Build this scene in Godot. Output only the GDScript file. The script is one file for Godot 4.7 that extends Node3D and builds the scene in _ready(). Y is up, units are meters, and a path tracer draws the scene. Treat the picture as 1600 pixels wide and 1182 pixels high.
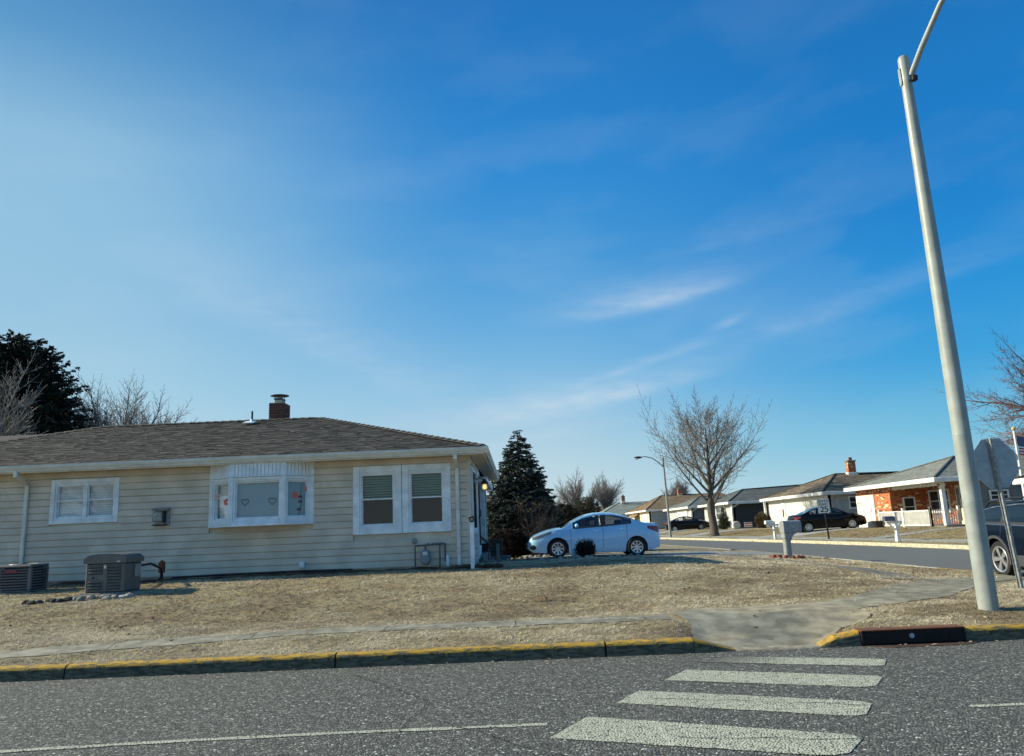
extends Node3D

# ---------------------------------------------------------------- helpers
var M := {}
var used := {}
var rng := RandomNumberGenerator.new()
var hn := FastNoiseLite.new()
var pn := FastNoiseLite.new()
var T := {}

class MB:
	var v := PackedVector3Array()
	var c := PackedColorArray()
	var t := PackedVector2Array()
	var col := Color.WHITE
	func tri(a: Vector3, b: Vector3, d: Vector3) -> void:
		v.append(a); v.append(b); v.append(d)
		c.append(col); c.append(col); c.append(col)
	func quad(a: Vector3, b: Vector3, d: Vector3, e: Vector3) -> void:
		tri(a, b, d); tri(a, d, e)
	func quadc(a: Vector3, b: Vector3, d: Vector3, e: Vector3, ca: Color, cb: Color, cd: Color, ce: Color) -> void:
		v.append(a); v.append(b); v.append(d); v.append(a); v.append(d); v.append(e)
		c.append(ca); c.append(cb); c.append(cd); c.append(ca); c.append(cd); c.append(ce)
	func quaduv(a: Vector3, b: Vector3, d: Vector3, e: Vector3, ua: Vector2, ub: Vector2, ud: Vector2, ue: Vector2) -> void:
		quad(a, b, d, e)
		t.append(ua); t.append(ub); t.append(ud); t.append(ua); t.append(ud); t.append(ue)
	func box(p: Vector3, s: Vector3, B := Basis()) -> void:
		var q: Array[Vector3] = []
		for i in 8:
			q.append(p + B * Vector3(s.x * (0.5 if i & 1 else -0.5), s.y * (0.5 if i & 2 else -0.5), s.z * (0.5 if i & 4 else -0.5)))
		quad(q[0], q[1], q[3], q[2]); quad(q[5], q[4], q[6], q[7]); quad(q[4], q[0], q[2], q[6])
		quad(q[1], q[5], q[7], q[3]); quad(q[2], q[3], q[7], q[6]); quad(q[4], q[5], q[1], q[0])
	func span(a: Vector3, b: Vector3) -> void:
		box((a + b) * 0.5, (b - a).abs())
	func bbox(p: Vector3, s: Vector3, b: float, B := Basis()) -> void:
		var h := s * 0.5
		var f := func(sg: Vector3, w: int) -> Vector3:
			var r := Vector3(sg.x * (h.x - b), sg.y * (h.y - b), sg.z * (h.z - b))
			r[w] = sg[w] * h[w]
			return p + B * r
		for a in 3:
			var u := (a + 1) % 3
			var w := (a + 2) % 3
			for sg in [-1.0, 1.0]:
				var k := []
				for o in [[-1.0, -1.0], [1.0, -1.0], [1.0, 1.0], [-1.0, 1.0]]:
					var e := Vector3(); e[a] = sg; e[u] = o[0]; e[w] = o[1]
					k.append(f.call(e, a))
				if sg < 0: quad(k[0], k[1], k[2], k[3])
				else: quad(k[3], k[2], k[1], k[0])
			for su in [-1.0, 1.0]:
				for sw in [-1.0, 1.0]:
					var e0 := Vector3(); e0[a] = -1.0; e0[u] = su; e0[w] = sw
					var e1 := e0; e1[a] = 1.0
					if su * sw > 0: quad(f.call(e0, u), f.call(e0, w), f.call(e1, w), f.call(e1, u))
					else: quad(f.call(e0, w), f.call(e0, u), f.call(e1, u), f.call(e1, w))
		for i in 8:
			var e := Vector3(1 if i & 1 else -1, 1 if i & 2 else -1, 1 if i & 4 else -1)
			if e.x * e.y * e.z > 0: tri(f.call(e, 0), f.call(e, 2), f.call(e, 1))
			else: tri(f.call(e, 0), f.call(e, 1), f.call(e, 2))
	func bspan(a: Vector3, b: Vector3, bev := 0.01) -> void:
		bbox((a + b) * 0.5, (b - a).abs(), bev)
	func tube(p: Array, r: Array, n := 6, cap := true) -> void:
		var rings := []
		var side := Vector3()
		for i in p.size():
			var d: Vector3 = (p[mini(i + 1, p.size() - 1)] - p[maxi(i - 1, 0)]).normalized()
			if side == Vector3():
				side = d.cross(Vector3(0.31, 0.87, 0.38) if absf(d.y) < 0.8 else Vector3(1, 0.05, 0.1)).normalized()
			side = (side - d * side.dot(d)).normalized()
			var up := d.cross(side)
			var ring := []
			for k in n:
				var a := TAU * k / n
				ring.append(p[i] + (side * cos(a) + up * sin(a)) * float(r[i]))
			rings.append(ring)
		for i in rings.size() - 1:
			for k in n:
				var k2 := (k + 1) % n
				quad(rings[i][k], rings[i + 1][k], rings[i + 1][k2], rings[i][k2])
		if cap:
			for k in range(1, n - 1):
				tri(rings[0][0], rings[0][k], rings[0][k + 1])
				tri(rings[-1][0], rings[-1][k + 1], rings[-1][k])
	func lathe(prof: Array, at: Vector3, n := 16, B := Basis()) -> void:
		for i in prof.size() - 1:
			var a: Vector2 = prof[i]
			var b: Vector2 = prof[i + 1]
			for k in n:
				var t0 := TAU * k / n
				var t1 := TAU * (k + 1) / n
				var p0 := at + B * Vector3(a.x * cos(t0), a.y, a.x * sin(t0))
				var p1 := at + B * Vector3(a.x * cos(t1), a.y, a.x * sin(t1))
				var p2 := at + B * Vector3(b.x * cos(t1), b.y, b.x * sin(t1))
				var p3 := at + B * Vector3(b.x * cos(t0), b.y, b.x * sin(t0))
				if a.x < 1e-5: tri(p0, p2, p3)
				elif b.x < 1e-5: tri(p0, p1, p2)
				else: quad(p0, p1, p2, p3)
	func prism(poly: PackedVector2Array, o: Vector3, ux: Vector3, uy: Vector3, w: Vector3) -> void:
		var ix := Geometry2D.triangulate_polygon(poly)
		for i in range(0, ix.size(), 3):
			var a := o + ux * poly[ix[i]].x + uy * poly[ix[i]].y
			var b := o + ux * poly[ix[i + 1]].x + uy * poly[ix[i + 1]].y
			var d := o + ux * poly[ix[i + 2]].x + uy * poly[ix[i + 2]].y
			tri(a, b, d); tri(a + w, d + w, b + w)
		for i in poly.size():
			var q := poly[i]
			var q2 := poly[(i + 1) % poly.size()]
			var a := o + ux * q.x + uy * q.y
			var b := o + ux * q2.x + uy * q2.y
			quad(a, a + w, b + w, b)
	func ball(p: Vector3, r: Vector3, n := 10, m := 6) -> void:
		for i in m:
			for k in n:
				var q := []
				for o in [[0, 0], [0, 1], [1, 1], [1, 0]]:
					var th = PI * (i + o[0]) / m
					var ph = TAU * (k + o[1]) / n
					q.append(p + Vector3(r.x * sin(th) * cos(ph), r.y * cos(th), r.z * sin(th) * sin(ph)))
				if i > 0: tri(q[0], q[1], q[2])
				if i < m - 1: tri(q[0], q[2], q[3])
				elif i == m - 1: pass
	func mesh(smooth := 0.0) -> ArrayMesh:
		var a := []
		a.resize(Mesh.ARRAY_MAX)
		a[Mesh.ARRAY_VERTEX] = v
		a[Mesh.ARRAY_COLOR] = c
		if t.size() == v.size() and v.size() > 0: a[Mesh.ARRAY_TEX_UV] = t
		if smooth > 0.0:
			var lim := cos(deg_to_rad(smooth))
			var sum := {}
			var fnn := PackedVector3Array()
			for i in range(0, v.size(), 3):
				var n := (v[i + 2] - v[i]).cross(v[i + 1] - v[i])
				var un := n.normalized()
				fnn.append(un)
				for k in 3:
					var key := Vector3i((v[i + k] * 3000.0).round())
					if sum.has(key): sum[key].append(n)
					else: sum[key] = [n]
			var nn := PackedVector3Array()
			for i in range(0, v.size(), 3):
				var f := fnn[i / 3]
				for k in 3:
					var s := Vector3()
					for q: Vector3 in sum[Vector3i((v[i + k] * 3000.0).round())]:
						if q.normalized().dot(f) > lim: s += q
					nn.append(s.normalized() if s.length_squared() > 1e-20 else (f if f.length_squared() > 0.1 else Vector3.UP))
			a[Mesh.ARRAY_NORMAL] = nn
		var m := ArrayMesh.new()
		m.add_surface_from_arrays(Mesh.PRIMITIVE_TRIANGLES, a)
		return m

func numbered(s: String) -> String:
	if not used.has(s):
		used[s] = 0
		return s
	used[s] += 1
	return "%s_%03d" % [s, used[s]]

func meta(o: Node3D, label: String, category: String, group := "") -> Node3D:
	if label: o.set_meta("label", label)
	if category: o.set_meta("category", category)
	if group: o.set_meta("group", group)
	return o

func thing(called: String, label: String, category: String, at := Vector3(), turn := 0.0, group := "") -> Node3D:
	var o := Node3D.new()
	o.name = numbered(called)
	add_child(o)
	o.position = at
	o.rotation.y = turn
	meta(o, label, category, group)
	return o

func obj(called: String, mb: MB, mat: Material, parent: Node3D = null, smooth := 0.0) -> MeshInstance3D:
	return put(called, mb.mesh(smooth), mat, parent)

func put(called: String, mesh: Mesh, mat: Material, parent: Node3D = null, at := Vector3(), B := Basis()) -> MeshInstance3D:
	var o := MeshInstance3D.new()
	o.mesh = mesh
	if mat: o.material_override = mat
	o.transform = Transform3D(B, at)
	if parent == null:
		o.name = numbered(called)
		add_child(o)
	else:
		o.name = called
		parent.add_child(o, true)
	return o

func many(called: String, mesh: Mesh, mat: Material, xf: Array, cols: Array, parent: Node3D = null) -> MultiMeshInstance3D:
	var mm := MultiMesh.new()
	mm.transform_format = MultiMesh.TRANSFORM_3D
	mm.use_colors = true
	mm.mesh = mesh
	mm.instance_count = xf.size()
	for i in xf.size():
		mm.set_instance_transform(i, xf[i])
		mm.set_instance_color(i, cols[i])
	var o := MultiMeshInstance3D.new()
	o.multimesh = mm
	o.material_override = mat
	if parent == null:
		o.name = numbered(called)
		add_child(o)
	else:
		o.name = called
		parent.add_child(o, true)
	o.set_meta("kind", "stuff")
	return o

func struct(o: Node3D) -> Node3D:
	o.set_meta("kind", "structure")
	return o

func lin(r: float, g: float, b: float) -> Color:
	return Color(r, g, b).linear_to_srgb()

func mk(called: String, col: Color, rough := 0.8, metal := 0.0, tex := "", scale := 1.0, bump := "", bs := 1.0) -> StandardMaterial3D:
	var m := StandardMaterial3D.new()
	m.resource_name = called
	m.albedo_color = col
	m.roughness = rough
	m.metallic = metal
	if tex:
		m.albedo_texture = T[tex]
	if bump:
		m.normal_enabled = true
		m.normal_texture = T[bump]
		m.normal_scale = bs
	if tex or bump:
		m.uv1_triplanar = true
		m.uv1_world_triplanar = true
		m.uv1_scale = Vector3.ONE * scale
	M[called] = m
	return m

func vc(m: StandardMaterial3D) -> StandardMaterial3D:
	m.vertex_color_use_as_albedo = true
	return m

func glass(called: String, col: Color, alpha: float, rough := 0.02) -> StandardMaterial3D:
	var m := mk(called, col, rough)
	m.transparency = BaseMaterial3D.TRANSPARENCY_ALPHA
	m.albedo_color.a = alpha
	m.metallic_specular = 0.9
	return m

# seamless noise remapped to lo..hi (values are sRGB-encoded greys)
func ntex(called: String, size: int, freq: float, oct: int, lo: float, hi: float, gain := 1.0, type := FastNoiseLite.TYPE_SIMPLEX, sd := 1, normal := 0.0) -> Image:
	var n := FastNoiseLite.new()
	n.seed = sd
	n.noise_type = type
	n.frequency = freq
	n.fractal_octaves = oct
	if type == FastNoiseLite.TYPE_CELLULAR:
		n.cellular_return_type = FastNoiseLite.RETURN_CELL_VALUE
		n.fractal_type = FastNoiseLite.FRACTAL_NONE
		n.cellular_jitter = 1.0
	var im := n.get_seamless_image(size, size)
	im.convert(Image.FORMAT_L8)
	var d := im.get_data()
	var lut := PackedByteArray()
	for i in 256:
		var k := clampf((i / 255.0 - 0.5) * gain + 0.5, 0, 1)
		lut.append(int(255.0 * pow(lerpf(lo, hi, k), 1.0 / 2.2)))
	for i in d.size():
		d[i] = lut[d[i]]
	im = Image.create_from_data(size, size, false, Image.FORMAT_L8, d)
	T[called] = ImageTexture.create_from_image(im)
	if normal > 0.0:
		var b := im.duplicate()
		b.convert(Image.FORMAT_RGBA8)
		b.bump_map_to_normal_map(normal)
		T[called + "_n"] = ImageTexture.create_from_image(b)
	return im

func sm(a: float, b: float, x: float) -> float:
	var k := clampf((x - a) / (b - a), 0.0, 1.0)
	return k * k * (3.0 - 2.0 * k)

func tab(a: Array, x: float) -> float:
	if x <= a[0][0]: return a[0][1]
	for i in a.size() - 1:
		if x <= a[i + 1][0]:
			return lerpf(a[i][1], a[i + 1][1], (x - a[i][0]) / (a[i + 1][0] - a[i][0]))
	return a[-1][1]

func rf(a: float, b: float) -> float:
	return rng.randf_range(a, b)

func yaw(a: float) -> Basis:
	return Basis(Vector3.UP, a)

# ---------------------------------------------------------------- the lie of the land
func bend(z: float) -> float:
	var k := maxf(0.0, -z - 26.0) / 37.0
	return -3.5 * pow(k, 1.5) if k < 1.0 else -3.5 - 4.5 * (1.0 - exp(-(k - 1.0)))

func near_edge(z: float) -> float: return 8.9 + bend(z)
func far_edge(z: float) -> float: return 15.1 + bend(z)

func ramp_right(z: float) -> float:
	return 3.06 + 0.72 * sm(0.0, 0.85, -8.24 - z)

func ha(x: float, z: float) -> float:
	var d := -8.24 - z
	var b := 0.13 + 0.07 * sm(0.0, 1.3, d)
	var rise := 0.37 * sm(1.6, 7.2, d) * (1.0 - sm(2.2, 8.2, x))
	rise *= 1.0 - 0.8 * sm(9.0, 17.5, d) * sm(-4.0, 0.2, x)
	var y := b + rise
	y = lerpf(y, 0.125, sm(6.4, 8.7, x - bend(z)))
	var ramp := sm(1.6, 2.05, x) * (1.0 - sm(ramp_right(z) - 0.08, ramp_right(z) + 0.28, x)) * (1.0 - sm(0.0, 1.35, d))
	y = lerpf(y, 0.012, ramp)
	return y + 0.018 * hn.get_noise_2d(x * 9.0, z * 9.0) * sm(0.1, 0.9, d) * (1.0 - ramp)

func hb(x: float, z: float) -> float:
	var e := x - far_edge(z) - 0.14
	return 0.125 + 0.36 * sm(0.8, 6.5, e) + 0.02 * hn.get_noise_2d(x * 7.0, z * 7.0) * sm(0.2, 1.0, e)

func ground(x: float, z: float) -> float:
	if z > -8.24: return 0.0
	if x < near_edge(z) - 0.14: return ha(x, z)
	if x > far_edge(z) + 0.14: return hb(x, z)
	return 0.0

func on(x: float, z: float, up := 0.0) -> Vector3:
	return Vector3(x, ground(x, z) + up, z)

# a sheet over a polygon, cut to it at the edges, following a height function
func sheet(poly: PackedVector2Array, step: float, hf: Callable, cf: Callable) -> MB:
	var mb := MB.new()
	var lo := poly[0]
	var hi := poly[0]
	for p in poly:
		lo = lo.min(p); hi = hi.max(p)
	var nx := int(ceil((hi.x - lo.x) / step))
	var nz := int(ceil((hi.y - lo.y) / step))
	for i in nx:
		for k in nz:
			var a := lo + Vector2(i, k) * step
			var cell := PackedVector2Array([a, a + Vector2(step, 0), a + Vector2(step, step), a + Vector2(0, step)])
			for piece: PackedVector2Array in Geometry2D.intersect_polygons(cell, poly):
				var ix := Geometry2D.triangulate_polygon(piece)
				for q in range(0, ix.size(), 3):
					for w in 3:
						var p := piece[ix[q + w]]
						mb.v.append(Vector3(p.x, hf.call(p.x, p.y), p.y))
						mb.c.append(cf.call(p.x, p.y))
	return mb

# ---------------------------------------------------------------- sky, sun, camera
func s2l(r: float, g: float, b: float) -> Vector3:
	var c := Color(r / 255.0, g / 255.0, b / 255.0).srgb_to_linear()
	return Vector3(c.r, c.g, c.b)

func make_sky() -> ImageTexture:
	var W := 2048
	var H := 1024
	var els := [0.0, 5.0, 10.0, 15.0, 20.0, 26.0, 32.0, 38.0, 60.0, 90.0]
	var left := [s2l(206, 224, 230), s2l(188, 216, 229), s2l(168, 208, 228), s2l(152, 197, 225), s2l(146, 194, 224), s2l(138, 187, 220), s2l(94, 155, 204), s2l(60, 127, 188), s2l(56, 124, 188), s2l(34, 106, 178)]
	var mid := [s2l(208, 224, 228), s2l(182, 212, 226), s2l(138, 192, 226), s2l(104, 172, 222), s2l(74, 155, 216), s2l(52, 140, 211), s2l(42, 128, 201), s2l(36, 116, 190), s2l(34, 110, 184), s2l(34, 106, 178)]
	var right := [s2l(176, 214, 224), s2l(112, 190, 222), s2l(66, 162, 220), s2l(44, 146, 215), s2l(36, 132, 206), s2l(32, 124, 198), s2l(32, 117, 189), s2l(33, 112, 180), s2l(33, 106, 176), s2l(34, 106, 178)]
	var tabs := [left, mid, right]
	var lut := []
	for t in 3:
		var row := PackedVector3Array()
		for e in 512:
			var el := 90.0 * e / 511.0
			var i := 0
			while i < 8 and el > els[i + 1]: i += 1
			var k := clampf((el - els[i]) / (els[i + 1] - els[i]), 0, 1)
			row.append(tabs[t][i].lerp(tabs[t][i + 1], k))
		lut.append(row)
	var l0: PackedVector3Array = lut[0]
	var l1: PackedVector3Array = lut[1]
	var l2: PackedVector3Array = lut[2]
	var data := PackedFloat32Array()
	data.resize(W * H * 4)
	var n1 := FastNoiseLite.new(); n1.seed = 5; n1.frequency = 0.03; n1.fractal_octaves = 5; n1.domain_warp_enabled = true; n1.domain_warp_amplitude = 14.0; n1.domain_warp_frequency = 0.02
	var streaks := [
		# azimuth, elevation, half length, half thickness, slope, bow, strength (degrees)
		[9.5, 15.9, 7.5, 1.15, 0.10, 0.006, 0.34], [12.6, 16.2, 4.5, 0.5, 0.13, 0.008, 0.26], [16.3, 13.9, 1.3, 0.32, 0.3, 0.03, 0.36], [9.5, 11.5, 7.0, 0.36, 0.26, -0.004, 0.25],
		[3.0, 8.6, 11.5, 1.2, 0.13, 0.006, 0.44], [8.4, 9.5, 6.8, 0.6, 0.12, 0.006, 0.25], [0.0, 6.4, 10.0, 0.7, 0.14, 0.0, 0.2], [-15.0, 14.0, 13.0, 2.2, -0.42, 0.004, 0.2], [18.0, 20.0, 7.0, 0.9, 0.1, 0.0, 0.09], [29.0, 15.0, 9.0, 0.9, 0.16, 0.0, 0.1], [22.0, 13.5, 6.0, 0.7, 0.14, 0.0, 0.11]]
	for y in H:
		var el := 90.0 - 180.0 * (y + 0.5) / H
		for x in W:
			var az := wrapf(360.0 * (x + 0.5) / W, -180.0, 180.0)
			var c: Vector3
			if el >= 0.0:
				var ei := int(el / 90.0 * 511.0)
				# towards the sun (azimuth -95) the air is pale, away from it deep blue
				var s := cos(deg_to_rad(az + 95.0))       # 1 at the sun, -1 opposite
				var p := 0.0
				if s > 0.5: p = 0.0
				elif s > -0.09: p = 1.0 - sm(-0.09, 0.5, s)
				else: p = 1.0 + (1.0 - sm(-0.6, -0.09, s))
				c = l0[ei].lerp(l1[ei], p) if p <= 1.0 else l1[ei].lerp(l2[ei], p - 1.0)
				if s > 0.5:
					c *= 1.0 + 0.5 * (s - 0.5) * maxf(0.0, 1.0 - absf(el - 25.0) / 45.0)
				# thin ice cloud
				if el < 65.0:
					var u := az * cos(deg_to_rad(minf(el, 60.0)))
					var f := 0.0
					if az > -45.0 and az < 50.0 and el < 26.0:
						for k in streaks:
							var du: float = (az - k[0]) / k[2]
							if absf(du) < 1.7:
								var dv: float = (el - k[1] - k[4] * (az - k[0]) - k[5] * (az - k[0]) * (az - k[0])) / k[3]
								if dv < 3.2 and dv > -2.2:
									var soft := dv * (0.8 if dv > 0.0 else 1.9)
									f += 1.1 * k[6] * exp(-du * du * 1.7 - soft * soft) * (0.72 + 0.55 * n1.get_noise_2d(u * 9.0 - el * 12.0, el * 46.0 + u * 3.0))
					var veil := n1.get_noise_2d(u * 1.3 + el * 2.2 + 40.0, el * 4.2 - u * 1.1)
					f += maxf(0.0, veil + 0.12) * 0.13 * clampf(1.2 - el / 52.0, 0, 1)
					c = c.lerp(Vector3(0.62, 0.73, 0.83), clampf(f, 0, 0.75))
			else:
				c = Vector3(0.12, 0.13, 0.12)
			var o := (y * W + x) * 4
			data[o] = c.x; data[o + 1] = c.y; data[o + 2] = c.z; data[o + 3] = 1.0
	return ImageTexture.create_from_image(Image.create_from_data(W, H, false, Image.FORMAT_RGBAF, data.to_byte_array()))

func make_light() -> void:
	var cam := Camera3D.new()
	cam.name = "camera"
	add_child(cam)
	cam.position = Vector3(0, 1.3, 0)
	cam.rotation_order = EULER_ORDER_YXZ
	cam.rotation = Vector3(atan(236.0 / 1195.0), 0, deg_to_rad(-2.4))
	cam.fov = rad_to_deg(2.0 * atan(591.0 / 1195.0))
	cam.near = 0.05
	cam.far = 2000.0
	cam.current = true
	var sky := Sky.new()
	var sm_ := PanoramaSkyMaterial.new()
	sm_.panorama = make_sky()
	sky.sky_material = sm_
	var e := Environment.new()
	e.background_mode = Environment.BG_SKY
	e.sky = sky
	e.tonemap_mode = Environment.TONE_MAPPER_LINEAR
	e.tonemap_exposure = 1.5
	e.background_energy_multiplier = 1.0 / 1.5
	e.sdfgi_enabled = true
	e.ssao_enabled = true
	e.ssil_enabled = true
	var we := WorldEnvironment.new()
	we.name = "world"
	we.environment = e
	add_child(we)
	var sun := DirectionalLight3D.new()
	sun.name = "sun"
	sun.light_energy = 1.5
	sun.light_color = Color(1.0, 0.965, 0.85)
	sun.light_angular_distance = 0.53
	sun.shadow_enabled = true
	add_child(sun)
	var el := deg_to_rad(28.5)
	var dir := Vector3(cos(el), -sin(el), 0.13).normalized()
	sun.look_at_from_position(Vector3(), dir)

# ---------------------------------------------------------------- materials
func chip_texture() -> void:
	# chip-seal asphalt: small stones of every grey, a few pale ones
	var N := 1024
	var rnd := FastNoiseLite.new(); rnd.seed = 3; rnd.noise_type = FastNoiseLite.TYPE_CELLULAR; rnd.cellular_return_type = FastNoiseLite.RETURN_CELL_VALUE; rnd.fractal_type = FastNoiseLite.FRACTAL_NONE; rnd.frequency = 0.085
	var dist := FastNoiseLite.new(); dist.seed = 3; dist.noise_type = FastNoiseLite.TYPE_CELLULAR; dist.cellular_return_type = FastNoiseLite.RETURN_DISTANCE2_DIV; dist.fractal_type = FastNoiseLite.FRACTAL_NONE; dist.frequency = 0.085
	var a := rnd.get_seamless_image(N, N, false, false, 0.06); a.convert(Image.FORMAT_L8)
	var b := dist.get_seamless_image(N, N, false, false, 0.06); b.convert(Image.FORMAT_L8)
	var da := a.get_data()
	var db := b.get_data()
	var out := PackedByteArray(); out.resize(N * N * 3)
	var hgt := PackedByteArray(); hgt.resize(N * N)
	var r2 := RandomNumberGenerator.new(); r2.seed = 9
	for i in N * N:
		var k := da[i] / 255.0
		var e := db[i] / 255.0
		var g := 78.0 + 64.0 * k * k + 12.0 * k
		if k > 0.93: g += 18.0
		if k > 0.988: g += 40.0
		g *= lerpf(0.42, 1.1, sm(0.02, 0.45, 1.0 - e))
		g += r2.randf_range(-9, 9)
		out[i * 3] = clampi(int(g * 1.0), 0, 255); out[i * 3 + 1] = clampi(int(g), 0, 255); out[i * 3 + 2] = clampi(int(g * 0.93), 0, 255)
		hgt[i] = clampi(int(sm(0.0, 0.6, 1.0 - e) * (120 + 120 * k)), 0, 255)
	T.chips = ImageTexture.create_from_image(Image.create_from_data(N, N, false, Image.FORMAT_RGB8, out))
	var hm := Image.create_from_data(N, N, false, Image.FORMAT_L8, hgt)
	hm.convert(Image.FORMAT_RGBA8)
	hm.bump_map_to_normal_map(5.0)
	T.chips_n = ImageTexture.create_from_image(hm)
	# the same stones with worn road paint over most of them
	var w := FastNoiseLite.new(); w.seed = 21; w.frequency = 0.02; w.fractal_octaves = 5
	var wi := w.get_seamless_image(N, N); wi.convert(Image.FORMAT_L8)
	var dw := wi.get_data()
	var pt := PackedByteArray(); pt.resize(N * N * 3)
	for i in N * N:
		var e := sm(0.08, 0.42, 1.0 - db[i] / 255.0)
		var wear := dw[i] / 255.0 * 0.42 + r2.randf() * 0.34 + (1.0 - e) * 0.5 + 0.18
		var k := 1.0 - sm(0.74, 1.02, wear)
		k *= 0.86 + 0.14 * e
		var g := 216.0 + 16.0 * (da[i] / 255.0) - 26.0 * dw[i] / 255.0 + r2.randf_range(-8, 8)
		pt[i * 3] = int(lerpf(out[i * 3], g * 1.0, k)); pt[i * 3 + 1] = int(lerpf(out[i * 3 + 1], g, k)); pt[i * 3 + 2] = int(lerpf(out[i * 3 + 2], g * 0.90, k))
	T.paint = ImageTexture.create_from_image(Image.create_from_data(N, N, false, Image.FORMAT_RGB8, pt))

func turf_texture() -> void:
	# matted dead grass: short strokes of straw, brown and grey
	var N := 1024
	var im := Image.create(N, N, false, Image.FORMAT_RGB8)
	im.fill(Color8(136, 124, 96))
	var r2 := RandomNumberGenerator.new(); r2.seed = 4
	var d := im.get_data()
	for s in 52000:
		var x := r2.randf() * N
		var y := r2.randf() * N
		var a := r2.randf() * TAU
		var n := r2.randi_range(6, 20)
		var k := r2.randf()
		var cr := lerpf(98, 206, k) + r2.randf_range(-10, 10)
		var cg := lerpf(86, 196, k) + r2.randf_range(-10, 6)
		var cb := lerpf(62, 154, k) + r2.randf_range(-10, 10)
		if r2.randf() < 0.06: cr *= 0.78; cg *= 0.86; cb *= 0.7
		var da := r2.randf_range(-0.06, 0.06)
		for i in n:
			x += cos(a); y += sin(a); a += da
			var o := ((int(y) & (N - 1)) * N + (int(x) & (N - 1))) * 3
			d[o] = clampi(int(cr), 0, 255); d[o + 1] = clampi(int(cg), 0, 255); d[o + 2] = clampi(int(cb), 0, 255)
	im = Image.create_from_data(N, N, false, Image.FORMAT_RGB8, d)
	T.turf = ImageTexture.create_from_image(im)
	var h := im.duplicate()
	h.convert(Image.FORMAT_RGBA8)
	h.bump_map_to_normal_map(4.0)
	T.turf_n = ImageTexture.create_from_image(h)

func kerb_texture() -> void:
	# along: 0..1 is one stone; across: 0 foot of the face .. 1 back of the top
	var W := 1024
	var H := 128
	var n := FastNoiseLite.new(); n.seed = 8; n.frequency = 0.012; n.fractal_octaves = 5
	var n2 := FastNoiseLite.new(); n2.seed = 18; n2.frequency = 0.09; n2.fractal_octaves = 3
	var d := PackedByteArray(); d.resize(W * H * 3)
	var r2 := RandomNumberGenerator.new(); r2.seed = 2
	for y in H:
		var v := (y + 0.5) / H
		for x in W:
			var a := n.get_noise_2d(x, y * 4.0)
			var b := n2.get_noise_2d(x * 0.5, y * 2.0)
			var base := Vector3(92, 90, 76) * (1.0 + 0.25 * a + 0.22 * b)
			var moss := sm(-0.1, 0.5, n2.get_noise_2d(x * 0.2 + 300, y * 0.35) + 0.25 - absf(v - 0.42) * 1.2)
			base = base.lerp(Vector3(44, 46, 34), 0.62 * moss)
			if v > 0.5 and v < 0.98:
				var chip := sm(0.05, 0.28, a * 0.9 + b * 0.65 - (0.25 - absf(v - 0.74)) * 0.95 + 0.15)
				var yel := Vector3(188, 146, 46) * (1.0 + 0.14 * b + r2.randf_range(-0.05, 0.05))
				base = yel.lerp(base, clampf(chip, 0.0, 0.95))
			elif v >= 0.3:
				var drip := sm(0.25, 0.5, n.get_noise_2d(x * 3.0, 40) + b * 0.4 + (v - 0.45) * 1.6)
				base = base.lerp(Vector3(150, 122, 40), 0.6 * drip)
			base *= r2.randf_range(0.93, 1.05)
			var o := (y * W + x) * 3
			d[o] = clampi(int(base.x), 0, 255); d[o + 1] = clampi(int(base.y), 0, 255); d[o + 2] = clampi(int(base.z), 0, 255)
	T.kerb = ImageTexture.create_from_image(Image.create_from_data(W, H, false, Image.FORMAT_RGB8, d))

func brick_texture() -> void:
	# for brickwork far off: courses of mixed red, orange and pale bricks
	var W := 512
	var H := 512
	var im := Image.create(W, H, false, Image.FORMAT_RGB8)
	im.fill(Color8(196, 170, 140))
	var r2 := RandomNumberGenerator.new(); r2.seed = 31
	var n := FastNoiseLite.new(); n.seed = 6; n.frequency = 0.018
	for row in 24:
		var y := int(row * H / 24.0)
		for k in 8:
			var x := k * 64 + (32 if row % 2 else 0)
			var c := Color8(176 + r2.randi_range(-22, 18), 92 + r2.randi_range(-18, 16), 48 + r2.randi_range(-12, 14))
			if n.get_noise_2d(x, y) + r2.randf_range(-0.25, 0.25) > 0.36: c = Color8(226, 196, 150)
			elif r2.randf() < 0.12: c = c.darkened(0.3)
			im.fill_rect(Rect2i(x, y, 61, 19), c)
			if x + 61 > W: im.fill_rect(Rect2i(0, y, x + 61 - W, 19), c)
	T.brick = ImageTexture.create_from_image(im)

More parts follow.
